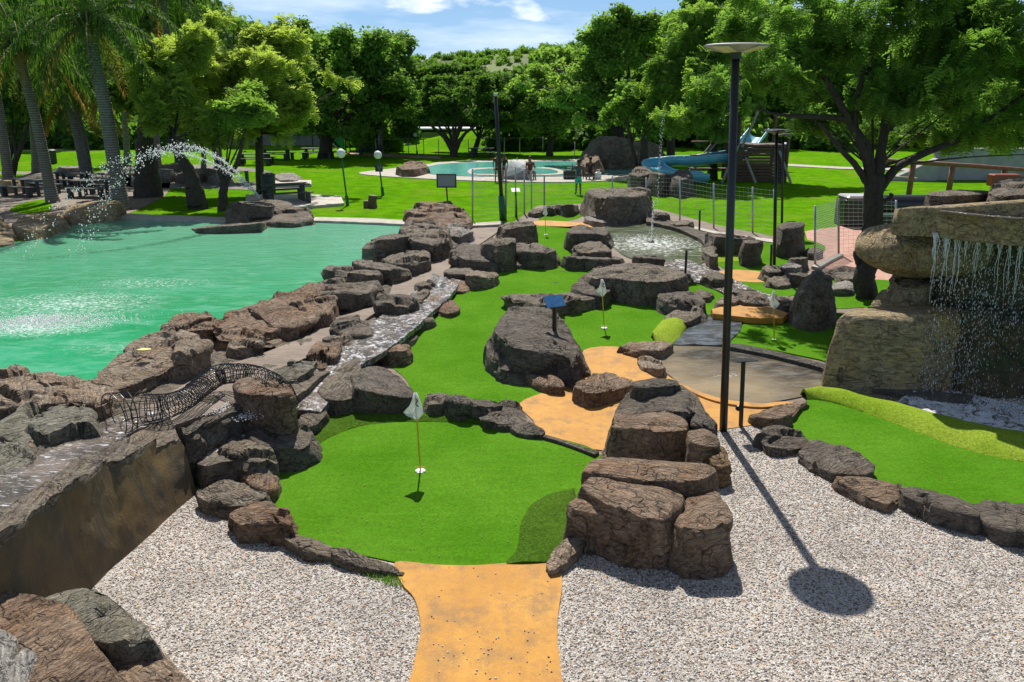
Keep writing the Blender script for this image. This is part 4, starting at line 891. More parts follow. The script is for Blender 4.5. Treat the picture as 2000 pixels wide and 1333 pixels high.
# stepping rocks left of the middle green
GS = 'stones between the stream and the middle green'
rock('rock', 'two lobed flat stone jutting into middle green', [(832, 592), (848, 582), (872, 583), (888, 588), (894, 602), (878, 610), (852, 602)], .14, mat='rock_brown', flare=.03, group=GS)
rock('rock', 'oval flat stone between stream foam and middle green', [(764, 626), (786, 610), (816, 606), (838, 618), (844, 630), (820, 636), (788, 634)], htop(634, 643), mat='rock', flare=.03, group=GS)
rock('rock', 'thin pale lip stone around the small stream basin', [(770, 656), (796, 648), (816, 650), (806, 664), (786, 674), (772, 668)], .12, mat='rock', flare=.02, group=GS)
rock('rock', 'cracked reddish rock below the small stream basin', [(714, 684), (728, 664), (762, 662), (786, 670), (796, 682), (790, 694), (750, 692)], htop(692, 712), mat='rock_brown', flare=.03, group=GS)
rock('rock', 'pale flat stone beside the walk at upper stream', [(872, 532), (884, 522), (912, 522), (922, 530), (910, 540), (882, 540)], .20, mat='rock', flare=.03, group=GS)
rock('rock', 'tan topped stone at the far left edge of middle green', [(908, 542), (926, 526), (956, 525), (974, 534), (956, 548), (924, 550)], .22, mat='rock_tan', flare=.03, group=GS)
rock('rock', 'brown sloping stone where the upper stream begins', [(870, 560), (886, 546), (906, 544), (926, 556), (908, 566), (884, 566)], .12, mat='rock_brown', flare=.03, group=GS)
# bank between emerald pool and the walk
GK = 'rocks of the bank between pool and walk'
b_ = bank
rock('rock', 'flat topped drum like rock standing in the emerald pool edge', [(326, 640), (342, 620), (376, 614), (412, 620), (424, 630), (414, 640), (384, 640), (350, 646)], b_(650) + .40, mat='rock_brown', flare=.06, group=GK)
rock('rock', 'big tilted brown rock with yellow sponge on top', [(184, 730), (224, 694), (262, 662), (318, 652), (368, 662), (398, 682), (362, 700), (300, 724), (240, 748), (205, 748)], b_(720) + .34, mat='rock_tan', flare=.08, group=GK)
rock('rock', 'wide orange brown rock at the near left pool edge', [(-140, 730), (0, 718), (60, 714), (140, 728), (206, 745), (218, 766), (190, 790), (120, 782), (60, 795), (-140, 810)], b_(760) + .36, mat='rock_tan', flare=.10, group=GK)
rock('rock', 'greenish grey cracked slab beside the thin stream on the left', [(-20, 842), (50, 798), (108, 788), (158, 804), (178, 824), (152, 852), (102, 874), (48, 858)], b_(840) + .20, mat='rock_green', flare=.05, group=GK)
rock('rock', 'low greenish rock cut by the left picture edge', [(-120, 862), (0, 855), (32, 866), (58, 892), (48, 908), (0, 938), (-120, 965)], b_(890) + .12, mat='rock_green', flare=.04, group=GK)
rock('rock', 'long contoured bank rock right of the drum like rock', [(418, 642), (446, 620), (486, 606), (524, 600), (556, 612), (540, 636), (500, 652), (460, 664), (432, 660)], b_(650) + .30, mat='rock_brown', flare=.10, group=GK)
rock('rock', 'swirl carved bank rock sloping into the emerald pool', [(488, 606), (530, 586), (566, 574), (604, 578), (616, 604), (600, 628), (566, 640), (536, 632)], b_(620) + .34, mat='rock_brown', flare=.10, group=GK)
rock('rock', 'low tongue shaped bank rock above the walk', [(452, 684), (470, 668), (506, 656), (548, 646), (566, 652), (540, 668), (500, 682), (470, 690)], b_(680) + .14, mat='rock_tan', flare=.04, group=GK)
rock('rock', 'humped bank rock with three curved ledges', [(560, 582), (588, 562), (622, 556), (646, 572), (654, 596), (636, 618), (600, 622), (586, 604)], b_(600) + .30, mat='rock_brown', flare=.08, group=GK)
rock('rock', 'pentagon shaped bank rock with black front', [(600, 566), (628, 552), (690, 562), (724, 566), (716, 582), (664, 586), (626, 580)], b_(590) + .26, mat='rock', flare=.06, group=GK)
rock('rock', 'long plank like bank rock with deep slot', [(612, 552), (636, 536), (680, 540), (728, 556), (738, 566), (702, 568), (656, 560)], b_(560) + .26, mat='rock', flare=.06, group=GK)
rock('rock', 'brown bank rock between pool and slotted rock', [(640, 534), (664, 514), (694, 504), (720, 520), (742, 544), (720, 552), (680, 538)], b_(540) + .24, mat='rock', flare=.08, group=GK)
rock('rock', 'layered bank rock with stepped cracks', [(696, 522), (722, 502), (760, 500), (788, 512), (792, 530), (762, 538), (724, 536)], b_(525) + .26, mat='rock', flare=.08, group=GK)
rock('rock', 'sharp edged bank rock pointing to the walk', [(736, 500), (766, 482), (798, 478), (824, 496), (834, 512), (800, 524), (764, 514)], b_(510) + .28, mat='rock', flare=.06, group=GK)
rock('rock', 'overhanging dark sided rock at the far pool corner', [(718, 474), (740, 452), (786, 444), (808, 456), (800, 470), (770, 480), (736, 484)], b_(470) + .62, mat='rock', flare=.02, group=GK)
rock('rock', 'tall peaked grey rock beside overhanging rock', [(786, 452), (812, 432), (846, 428), (866, 444), (878, 468), (850, 480), (810, 476)], b_(480) + .62, mat='rock', flare=.10, group=GK)
rock('rock', 'pale wrinkled rock right of the peaked grey rock', [(862, 442), (888, 432), (908, 440), (922, 456), (900, 466), (876, 458)], .34, mat='rock_pale', flare=.06, group=GK)
rock('rock', 'reddish dark boulder under the grey board sign', [(800, 420), (826, 404), (874, 402), (902, 408), (918, 428), (890, 436), (840, 436), (806, 430)], htop(430, 452), mat='rock_brown', flare=.16, group=GK)
rock('rock', 'dark rock with shadowed hollow under peaked rock', [(836, 476), (852, 464), (876, 466), (888, 480), (868, 490), (842, 488)], .30, mat='rock_dark', flare=.05, group=GK)
rock('rock', 'black sided wedge rock where walk meets upper stream', [(734, 588), (750, 572), (778, 570), (802, 588), (796, 602), (764, 602), (740, 600)], b_(610) + .20, mat='rock_dark', flare=.05, group=GK)
rock('rock', 'narrow rock lining the upper stream beside the walk', [(796, 590), (812, 572), (830, 562), (842, 566), (830, 580), (812, 592)], b_(590) + .10, mat='rock', flare=.03, group=GK)
rock('rock', 'small block at the head of the upper stream', [(812, 556), (822, 545), (840, 543), (848, 554), (838, 564), (820, 564)], b_(560) + .10, mat='rock', flare=.03, group=GK)
rock('rock', 'dark hooded rock left of the small stream basin', [(646, 640), (660, 626), (700, 618), (716, 630), (722, 648), (690, 652), (656, 650)], b_(650) + .16, mat='rock_dark', flare=.05, group=GK)
rock('rock', 'lumpy rock on the walk edge above stream bend', [(604, 700), (620, 672), (646, 664), (662, 676), (652, 696), (628, 712)], b_(700) + .14, mat='rock_brown', flare=.04, group=GK)
rock('rock', 'flat grey rock between hooded rock and stream bend', [(630, 662), (644, 648), (676, 646), (690, 658), (672, 670), (646, 674)], b_(665) + .10, mat='rock', flare=.03, group=GK)
rock('rock', 'mossy edged rock at the stream waterfall lip', [(530, 728), (556, 706), (596, 690), (618, 698), (606, 722), (576, 742), (546, 744)], b_(730) + .12, mat='rock_green', flare=.04, group=GK)
rock('rock', 'long dark edge rock above the foaming basin', [(358, 838), (392, 812), (440, 794), (470, 780), (474, 794), (440, 810), (400, 830), (372, 848)], b_(830) + .10, mat='rock_dark', flare=.03, group=GK)
# upper pool and left side
rock('rock', 'wide grey fountain rock at the far pool edge', [(440, 414), (450, 400), (500, 396), (560, 398), (602, 406), (612, 418), (570, 424), (490, 422)], htop(418, 440), mat='rock', flare=.10, rc=.2)
rock('rock', 'upper ledge of the fountain rock where jets start', [(450, 402), (468, 390), (500, 391), (536, 395), (532, 405), (480, 408)], htop(418, 440) + .22, base=htop(418, 440) - .1, mat='rock_dark', flare=.02)
rock('rock', 'flat grey platform rock lying in the emerald pool', [(374, 441), (398, 431), (460, 430), (502, 432), (520, 438), (510, 447), (450, 449), (388, 450)], .14, mat='rock', flare=.02, led=.3)
rock('rock', 'round shouldered wet rock at the back left pool edge', [(118, 406), (140, 393), (180, 388), (222, 390), (238, 402), (226, 410), (180, 414), (136, 418)], htop(412, 434), mat='rock_ochre', flare=.12, rc=.25, rough=.6)
rock('rock', 'smooth grey rock sloping into left end of pool', [(22, 436), (50, 420), (92, 412), (122, 416), (130, 430), (90, 444), (44, 452)], htop(446, 466), mat='rock_ochre', flare=.12, rc=.25, rough=.5)
rock('rock', 'olive rock cut by left picture edge at pool', [(-90, 452), (-30, 430), (0, 426), (24, 442), (24, 462), (-90, 480)], htop(462, 480), mat='rock_ochre', flare=.1, rc=.25, rough=.5)
for k, (x, y, w, hgt, m, lb) in enumerate([
    (135, 328, 26, .35, 'rock_pale', 'small pale rock left of the leaning palm trunks on terrace'),
    (200, 344, 24, .45, 'rock_pale', 'cream boulder behind the middle picnic table'), (250, 330, 22, .4, 'rock', 'grey rock near the dark flared trunk'),
    (318, 336, 26, .45, 'rock_pale', 'bright flat topped rock left of white jet'), (346, 322, 30, .5, 'rock', 'long grey ledge rock under the water jet'),
    (370, 340, 24, .45, 'rock', 'dark ledge rock right of thick leaning trunk'), (408, 332, 26, .5, 'rock', 'grey ledge rock beside the pale forked tree'),
    (430, 346, 22, .3, 'rock_pale', 'low pale ledge rock near forked dark tree'), (280, 350, 20, .3, 'rock_pale', 'low slab rock in front of the flared trunk'),
    (560, 346, 26, .25, 'rock_pale', 'pale slab rock behind the litter bin'), (20, 352, 24, .5, 'rock_ochre', 'ochre rock beside left picnic bench')]):
    rock('rock', lb, [(x - w, y), (x - w * .5, y - 6), (x + w * .4, y - 7), (x + w, y - 1), (x + w * .6, y + 5), (x - w * .4, y + 6)], hgt, mat=m, flare=.15, nA=36, group='rocks of the terrace under the trees')
# pond side and right
rock('boulder', 'massive overhanging boulder behind the fountain pond', [(1148, 372), (1172, 362), (1220, 359), (1258, 364), (1268, 376), (1250, 386), (1200, 390), (1160, 386)], htop(385, 434), mat='rock', flare=.22, rc=.16, cat='boulder', dome=.03)
rock('rock', 'round topped rock right of the overhanging pond boulder', [(1274, 416), (1280, 409), (1300, 408), (1308, 418), (1300, 424), (1280, 424)], htop(420, 436), mat='rock_dark', flare=.06)
rock('rock', 'tall dark leaning rock near the pair of thin poles', [(1522, 440), (1532, 431), (1552, 430), (1566, 438), (1562, 446), (1530, 448)], htop(444, 498), mat='rock_dark', flare=.18, rough=.8)
rock('rock', 'upright dark rock beside small shaded flag', [(1450, 474), (1460, 465), (1480, 464), (1488, 472), (1482, 478), (1458, 478)], htop(475, 518), mat='rock_dark', flare=.08)
rock('rock', 'bell shaped grey rock beside the shaded green', [(1568, 542), (1584, 528), (1604, 526), (1620, 538), (1618, 552), (1592, 556), (1572, 552)], htop(548, 636), mat='rock', flare=.20, rc=.25, dome=.12, rough=.8)
rock('rock', 'flat black topped rock right of the pond outlet', [(1380, 462), (1400, 455), (1450, 458), (1480, 464), (1460, 474), (1400, 476)], .36, mat='rock_dark', flare=.06)
rock('rock', 'curved grey lip rock around the lime turf pocket', [(1374, 492), (1382, 474), (1400, 468), (1404, 476), (1394, 492), (1404, 510), (1386, 510)], .24, mat='rock', flare=.04)
for k, (x, y, w, hgt, m, lb) in enumerate([
    (1074, 406, 14, .25, 'rock_dark', 'small dark rock left of far tan strip'), (1108, 402, 20, .32, 'rock_dark', 'longer dark rock behind the farthest green'),
    (1046, 412, 14, .2, 'rock', 'grey rock at left end of the far green'), (1170, 428, 26, .16, 'rock_pale', 'thin pale slab between far green and pond boulder'),
    (1330, 437, 22, .16, 'rock', 'low rock on grass behind pond kerb'), (1510, 524, 22, .3, 'rock', 'grey rock left below the pair of thin poles'),
    (1558, 505, 18, .3, 'rock', 'pale rock at top of small rock heap'), (1546, 520, 20, .3, 'rock_pale', 'pale rock in middle of small rock heap'),
    (1556, 536, 22, .24, 'rock_dark', 'dark rock at the bottom of small rock heap'), (1524, 548, 26, .14, 'rock', 'flat rock joining tan pad and heap'),
    (1588, 490, 16, .2, 'rock_dark', 'small dark rock by the right fence post'), (1470, 583, 32, .28, 'rock', 'grey rock above ochre bridge by the rapids'),
    (1538, 588, 28, .24, 'rock', 'grey rock left of bell shaped rock'), (1450, 570, 26, .2, 'rock_dark', 'dark rock in the rapids behind the lamp pole'),
    (1400, 540, 26, .22, 'rock', 'grey rock beside rapids left of lamp pole'), (1660, 536, 40, .1, 'rock', 'thin grey slab left of big tree trunk'),
    (1640, 560, 30, .12, 'rock_pale', 'pale flat slab right of bell shaped rock'), (1742, 575, 26, .3, 'rock_ochre', 'mossy grey rock at foot of big tree trunk'),
    (1420, 588, 22, .25, 'rock_tan', 'tan rock under left end of ochre bridge'), (1372, 574, 22, .14, 'rock', 'low rock between island and lamp pole')]):
    rock('rock', lb, [(x - w, y), (x - w * .5, y - w * .32), (x + w * .4, y - w * .36), (x + w, y - 1), (x + w * .6, y + w * .25), (x - w * .4, y + w * .3)], hgt, mat=m, flare=.08, nA=40, group='small rocks around pond and rapids')

# ---------------------------------------------------------------- waterfall formation
WY = at(1700, 748).y
lowtop = htop(612, 748)
rock('boulder', 'massive ochre lower boulder at waterfall foot', [(1636, 618), (1648, 600), (1690, 586), (1740, 586), (1800, 590), (1850, 588), (1890, 600), (1880, 622), (1800, 628), (1700, 624)], lowtop, mat='rock_ochre', flare=.10, rc=.22, cat='boulder', rough=.6, led=.35, nA=150)
rock('boulder', 'dark mossy wet boulder behind the falling water', [(1862, 622), (1872, 600), (1900, 590), (2000, 588), (2160, 590), (2160, 640), (2000, 636), (1920, 630)], lowtop - .02, mat='rock_moss', flare=.12, rc=.2, cat='boulder', rough=1.0, nA=150)
rock('rock', 'grey wedge rock leaning on waterfall boulder by shaded green', [(1612, 706), (1622, 684), (1640, 668), (1656, 690), (1672, 716), (1650, 722), (1628, 716)], .34, mat='rock', flare=.06)
zc = WY + .9
rock('boulder', 'short ochre boulder pillar under oval boulder', [(1744, 548), (1758, 534), (1800, 530), (1824, 540), (1826, 554), (1800, 562), (1760, 560)], atY(1000, 548, zc).z, base=lowtop - .1, mat='rock_ochre', flare=.03, cat='boulder', nA=90)
blob('boulder', 'big smooth oval boulder jutting left under top slab', 1800, 486, WY + .9, 1.05, .85, .43, 'rock_ochre', 5, .7)
blob('boulder', 'dark wet mossy boulder in the middle behind water curtain', 1985, 520, WY + 1.0, 1.35, .7, .62, 'rock_moss', 8, 1.0)
blob('boulder', 'rust brown boulder under slab at right edge behind water', 1985, 470, WY + .9, .75, .6, .4, 'rock_moss', 11, 1.0)
blob('boulder', 'low dark boulder in the hollow behind falling water', 1900, 572, WY + .9, .9, .6, .34, 'rock_moss', 15, 1.0)
slz = atY(1000, 412, WY - .2).z
rock('slab', 'huge flat top slab of waterfall with ochre edge', [(1748, 410), (1764, 388), (1800, 378), (1900, 372), (2000, 366), (2200, 362), (2260, 430), (2000, 428), (1900, 420), (1820, 412), (1780, 412)], slz, base=slz - .36, mat='rock_ochre', flare=-.04, rc=.05, cat='rock slab', rough=.35, led=.3, dome=.0, nA=150)
rock('slab', 'second grey slab lying on the waterfall top slab', [(1800, 382), (1850, 366), (1920, 368), (1960, 374), (1900, 384), (1840, 388)], slz + .10, base=slz - .05, mat='rock', flare=-.02, cat='rock slab', rough=.4, led=.3)
rock('slab', 'highest grey slab at the right edge above waterfall', [(1930, 362), (1960, 350), (2060, 344), (2160, 350), (2160, 366), (2020, 370), (1950, 370)], slz + .30, base=slz - .05, mat='rock', flare=.03, cat='rock slab', rough=.6)
strip('wet_sheet', [(1838, 400), (1920, 398), (2000, 400), (2120, 402)], [(1836, 413), (1910, 420), (2000, 428), (2120, 430)], slz + .035, mat_stream('thin_spilling_water', (.60, .64), 9), n=30, m=6, thick=.02)

def drops(name, label, pts, size, cat='water', sh=(1, 1, 1), seed=0, elong=1.0):
    rg = np.random.default_rng(seed); P = np.asarray(pts, float); n = len(P)
    O = np.array([(1, 0, 0), (-1, 0, 0), (0, 1, 0), (0, -1, 0), (0, 0, 1), (0, 0, -1)], float)
    T = np.array([(0, 2, 4), (2, 1, 4), (1, 3, 4), (3, 0, 4), (2, 0, 5), (1, 2, 5), (3, 1, 5), (0, 3, 5)])
    s = size * rg.uniform(.4, 1.3, (n, 1, 1)) * np.array([1, 1, elong]) * rg.uniform(.7, 1.3, (n, 1, 3))
    V = (O[None] * s + P[:, None]).reshape(-1, 3); F = (T[None] + (np.arange(n) * 6)[:, None, None]).reshape(-1, 3)
    o = P.mean(0); return tag(link(name, mesh_np(name, V - o, F, M['drop'], True), loc=tuple(o)), label, cat, kind='stuff')
def fall():
    rg = np.random.default_rng(5); pts = []; st = []
    x0, x1 = atY(1828, 455, WY - .35).x, atY(2120, 455, WY - .35).x; zt = slz - .34
    for k in range(7500):
        x = rg.uniform(x0, x1); c = math.sin(x * 9) + math.sin(x * 23 + 1) + .7 * math.sin(x * 51)
        if rg.random() > .35 + .25 * c and rg.random() > .35: continue
        u = rg.random() ** .8; z = zt * (1 - u) + .04 * u; y = WY - .33 - .30 * math.sqrt(max(u, 0)) + rg.normal(0, .03 + .10 * u)
        pts.append((x + rg.normal(0, .01 + .05 * u), y, z))
    drops('waterfall_drops', 'white drops falling from waterfall slab edge', pts, .0045, 'waterfall', seed=2, elong=4.5)
    mb = MB()
    for k in range(170):
        x = x0 + (x1 - x0) * ((rg.integers(0, 14) + rg.normal(0, .16)) / 14); L = rg.uniform(.10, .45) if k % 5 else rg.uniform(.6, 1.1); P = []
        for j in range(9):
            u = j / 8; d = L * u; P.append((x + .015 * math.sin(u * 9 + k) , WY - .33 - .22 * math.sqrt(d / 2.2), zt + .03 - d))
        mb.tube(P, [.0065 * (1 - .75 * j / 8) * rg.uniform(.7, 1.3) for j in range(9)], 5)
    tag(mb.build('waterfall_strands', M['drop'], smooth=True), 'thin glassy strands pouring off the top slab edge', 'waterfall', kind='stuff')
    c = at(1965, 812); pts = []
    for k in range(3200):
        x = c.x + rg.normal(0, .55); y = c.y + rg.normal(0, .30) + (c.x - x) * .18; r = math.exp(-((x - c.x) ** 2 / .6 + (y - c.y) ** 2 / .15)); pts.append((x, y, .03 + abs(rg.normal(0, .10)) * r + .03 * rg.random() * r))
    drops('splash_foam', 'white churning foam where waterfall hits the stream', pts, .008, 'foam', seed=4)
fall()

# ---------------------------------------------------------------- fountains
def arc(p0, p1, zpk, t0=0, t1=1, n=40):
    out = []
    for i in range(n):
        t = t0 + (t1 - t0) * i / (n - 1); p = Vector(p0).lerp(Vector(p1), t); p.z += 4 * zpk * t * (1 - t); out.append(p)
    return out
def pool_jet():
    rg = np.random.default_rng(7); Y0 = at(500, 428).y
    s = atY(506, 385, Y0)
    for (px, py, Yt, apex, sp, lb, sz) in [(150, 490, at(150, 490).y, 2.35, .05, 'long white water arc thrown left from fountain rock across pool', .020), (235, 415, at(60, 500).y, 2.2, .06, 'second shorter water arc breaking into drops beside palm trunk', .018)]:
        e = at(px, py, .05) if py > 430 else at(40, 505, .05)
        path = arc(s, e, apex * 1.05, 0, 1, 120); pts = []
        mb = MB(); cut = 44; mb.tube(path[:cut], [.010 + .0001 * i for i in range(cut)], 6, wob=.3, seed=4)
        for i, p in enumerate(path):
            t = i / 119
            if t < .3: k = 10
            else: k = int(15 * (1 - .45 * t) * (1.0 if (math.sin(i * .9) > -.4 or t < .5) else .25))
            for _ in range(k):
                w = .025 + sp * 2.2 * t; pts.append((p.x + rg.normal(0, w), p.y + rg.normal(0, w), p.z + rg.normal(0, w * 1.1) - .05 * t * rg.random()))
        root = drops('water_jet', lb, pts, sz, 'fountain jet', seed=3)
        o = Vector(root.location); mb.v = [tuple(Vector(v) - o) for v in mb.v]; mb.build('jet_core', M['drop'], root, smooth=True)
pool_jet()
def upright_jet(px, ytop, ybase, label, n=700, w=.05, sz=.02, fallw=.5, Y=None):
    rg = np.random.default_rng(int(px)); b = at(px, ybase) if Y is None else atY(px, ybase, Y); t = atY(px, ytop, b.y); pts = []
    H = t.z - b.z
    for k in range(n):
        u = rg.random(); pts.append((b.x + rg.normal(0, w * (.3 + 1.0 * u)), b.y + rg.normal(0, w), b.z + H * u))
    for k in range(n // 2):
        u = rg.random(); a = rg.uniform(0, 6.28); r = fallw * math.sqrt(1 - u * .9) * rg.random(); pts.append((b.x + math.cos(a) * r, b.y + math.sin(a) * r, b.z + H * u * (1 - .5 * r / fallw)))
    o = drops('fountain_spray', label, pts, sz, 'fountain', seed=9, elong=1.5)
upright_jet(1272, 392, 476, 'fine upright spray rising from centre of fountain pond', 260, .02, .008, .45)
upright_jet(1282, 215, 434, 'tall thin spray column in front of the trees behind pond', 200, .035, .008, .22)
mb = MB(); mb.lathe([(.10, 0), (.10, .05), (.03, .07), (.03, .12)], 12); tag(mb.build('fountain_nozzle', M['black'], loc=tuple(at(1272, 474, .02))), 'small black nozzle in the middle of fountain pond', 'nozzle')
rg_ = np.random.default_rng(21); c_ = at(470, 810, bank(800)); pts_ = [(c_.x + rg_.normal(0, .18), c_.y + rg_.normal(0, .12), bank(820) - .03 + abs(rg_.normal(0, .03))) for _ in range(1300)]
drops('stream_foam', 'white foam at the basin below the upright brown rock', pts_, .010, 'foam', seed=12)

c_ = at(75, 632); pts_ = []
for _ in range(2600):
    x_, y_ = rg_.normal(0, .85), rg_.normal(0, .30); pts_.append((c_.x + x_, c_.y + y_ + x_ * .12, .03 + abs(rg_.normal(0, .055)) * math.exp(-(x_ * x_ / .8 + y_ * y_ / .2))))
drops('splash', 'white splash where the jet lands at left side of emerald pool', pts_, .014, 'splash', seed=31)
rock('slab', 'pale ledge slab crowning the rocky cave mass by far pool', [(1156, 284), (1180, 278), (1225, 280), (1240, 286), (1200, 290), (1165, 289)], htop(299, 326) + .35, base=htop(299, 326) - .3, mat='rock_pale', flare=.1, cat='rock slab', nA=50)
# ---------------------------------------------------------------- lamps, poles, signs
def leaning(base_px, top_px, z=0.0):
    b = at(base_px[0], base_px[1], z); t = atY(top_px[0], top_px[1], b.y); return b, t
def main_lamp():
    b, t = leaning((1413, 843), (1437, 103)); root = empty('lamp_post', tuple(b)); d = t - b
    tag(root, 'tall black lamp post with flat disc head on the gravel edge', 'lamp post')
    m = MB(); m.tube([Vector((0, 0, -.05)), d * .5, d], [.055, .052, .050], 16); m.build('pole', M['black'], root, smooth=True)
    m = MB(); m.tube([d * .985, d * 1.004], [.062, .075], 16); m.build('collar', M['black'], root)
    m = MB(); m.lathe([(.10, 0), (.26, .035), (.385, .07), (.39, .082), (.36, .09), (.10, .10)], 40, d); m.build('lamp_head', M['aluminium'], root, smooth=False)
    for k in range(4):
        a = math.pi / 4 + k * math.pi / 2; m = MB(); R0, R1, w = .12, .36, .22; vs = []
        for (r, s_) in ((R0, -.75), (R1, -1), (R1, 1), (R0, .75)):
            zz = .0 + (r - .10) * .215 + .004
            x = r * math.cos(a) - s_ * w * .5 * math.sin(a); y = r * math.sin(a) + s_ * w * .5 * math.cos(a)
            rr = math.hypot(x, y); zz = (rr - .10) * .235 if rr < .28 else .035 + (rr - .26) * .28
            vs.append(d + Vector((x, y, min(zz, .064) - .006)))
        vs += [v + Vector((0, 0, -.008)) for v in vs]
        m.add(vs, [(0, 1, 2, 3), (7, 6, 5, 4), (0, 4, 5, 1), (1, 5, 6, 2), (2, 6, 7, 3), (3, 7, 4, 0)]); m.build('led_panel', M['ledpanel'], root)
main_lamp()
def slim_pole(bp, tp, label, r=.05, head='disc', sleeve=None, cat='lamp post'):
    b, t = leaning(bp, tp); root = empty('lamp_post', tuple(b)); d = t - b; tag(root, label, cat)
    m = MB(); m.tube([Vector((0, 0, -.05)), d], [r, r * .9], 10); m.build('pole', M['black'], root, smooth=True)
    if sleeve: m = MB(); m.tube([Vector((0, 0, -.04)), d.normalized() * sleeve], r * 1.6, 10); m.build('sleeve', M['greenpaint'], root, smooth=True)
    if head == 'disc': m = MB(); m.lathe([(.09, 0), (.26, .05), (.33, .08), (.30, .11), (.1, .12)], 20, d); m.build('lamp_head', M['black'], root)
    else: m = MB(); m.box(d + Vector((0, 0, .05)), (.14, .2, .12), None, .02); m.build('lamp_head', M['steel'], root)
slim_pole((982, 431), (968, 188), 'slender dark lamp post with green sleeve by the fence gate', .075, 'box', .95)
slim_pole((1512, 536), (1517, 262), 'nearer of two slim black poles left of the leaning rock', .045)
slim_pole((1527, 452), (1530, 268), 'farther of two slim black poles behind the leaning rock', .045)
def globe(bp, tp, label, gr=.19, plaque=False, r=.04):
    b, t = leaning(bp, tp); root = empty('globe_lamp', tuple(b)); d = t - b; tag(root, label, 'lamp', 'white globe lamps on green posts')
    m = MB(); m.tube([Vector((0, 0, -.05)), d * .92], [r, r * .8], 8); m.build('post', M['greenpaint'], root, smooth=True)
    m = MB(); m.tube([Vector((0, 0, -.05)), d * .2], r * 1.9, 8); m.build('post_base', M['greenpaint'], root)
    m = MB(); m.ball(d, gr, 20); m.build('globe', M['white'], root, smooth=True)
    if plaque:
        pq = MB(); pq.box(d * .68 + Vector((-.02, -.06, 0)), (.36, .03, .34), None, .01); p = pq.build('plaque', M['black'], root)
        q = MB(); c = d * .68 + Vector((0, -.08, .02))
        for pts in ([(-.05, .12), (-.09, .10), (-.04, -.13), (.0, -.13)], [(-.05, .12), (.0, .02), (.0, -.13), (-.03, -.1)], [(.06, .12), (.10, .10), (.03, -.13), (.0, -.13)], [(.12, .03), (.2, -.04), (.18, -.07), (.1, 0)]):
            q.add([c + Vector((x, 0, z)) for x, z in pts], [(0, 1, 2, 3)])
        q.build('emblem', M['greyboard'], p)
globe((679, 402), (666, 300), 'globe lamp on green post right of picnic slab')
globe((748, 382), (738, 303), 'globe lamp carrying a small black plaque on the lawn', plaque=True)
globe((815, 303), (811, 264), 'small far globe lamp on the grass mound slope', .16)
globe((671, 300), (671, 258), 'far globe lamp beside teal netting', .14)
globe((1533, 334), (1534, 285), 'distant globe lamp behind pair of slim poles', .2)

def bollard(bp, tp, label, r=.035, plate=None, pc='black', z=0.0, knob=False, plabel=None):
    b, t = leaning(bp, tp, z); root = empty('sign_post', tuple(b)); d = t - b; tag(root, label, 'sign post', 'short black hole sign posts')
    m = MB(); m.tube([Vector((0, 0, -.05)), d], r, 8); m.build('post', M['black'], root)
    if plate:
        w, h_, tx, tz = plate; Mx = Matrix.Rotation(tz, 3, 'Z') @ Matrix.Rotation(tx, 3, 'X')
        m = MB(); m.box(d + Vector((0, 0, .03)), (w, h_, .012), Mx, .003); m.build('sign_plate', M[pc], root)
    if knob: m = MB(); m.ball(d * .30 + Vector((-.05, -.01, 0)), .045, 10); m.build('knob', M['black'], root)
bollard((1447, 834), (1452, 708), 'short black sign post beside foot of tall lamp post', .032, (.33, .22, R(-8), R(10)), knob=True)
bollard((1083, 690), (1083, 592), 'black post with tilted blue sign in front of domed boulder', .04, (.37, .25, R(40), R(25)), 'bluesign', z=.2)
bollard((1338, 548), (1341, 490), 'short black sign post at the island end by the rapids', .032, (.3, .2, R(-6), R(15)))
bollard((1366, 452), (1367, 412), 'far short sign post by curved pond kerb', .035, (.3, .2, R(-6), 0))
bollard((1505, 540), (1507, 478), 'short black post beside nearer slim pole', .03)
bollard((1009, 424), (1007, 373), 'short post with white plate inside fence corner', .035, (.34, .24, R(30), R(10)), 'white')
def board_sign():
    b = at(876, 410, .1); root = empty('board_sign', tuple(b)); tag(root, 'blank grey board sign in black frame standing behind rocks', 'sign')
    t = atY(872, 340, b.y) - b; lo = atY(872, 367, b.y) - b; w = (atY(892, 350, b.y) - atY(853, 350, b.y)).x
    m = MB(); m.tube([(0, 0, -.3), lo], .03, 8); m.build('post', M['black'], root)
    cz = (t.z + lo.z) / 2; h = t.z - lo.z; cx = (t.x + lo.x) / 2
    m = MB(); m.box((cx, 0, cz), (w - .06, .02, h - .06)); m.build('panel', M['greyboard'], root)
    m = MB()
    for s in (-1, 1): m.box((cx + s * (w / 2 - .025), 0, cz), (.05, .05, h + .002), None, .004); m.box((cx, 0, cz + s * (h / 2 - .025)), (w - .104, .05, .05))
    m.build('frame', M['black'], root)
board_sign()

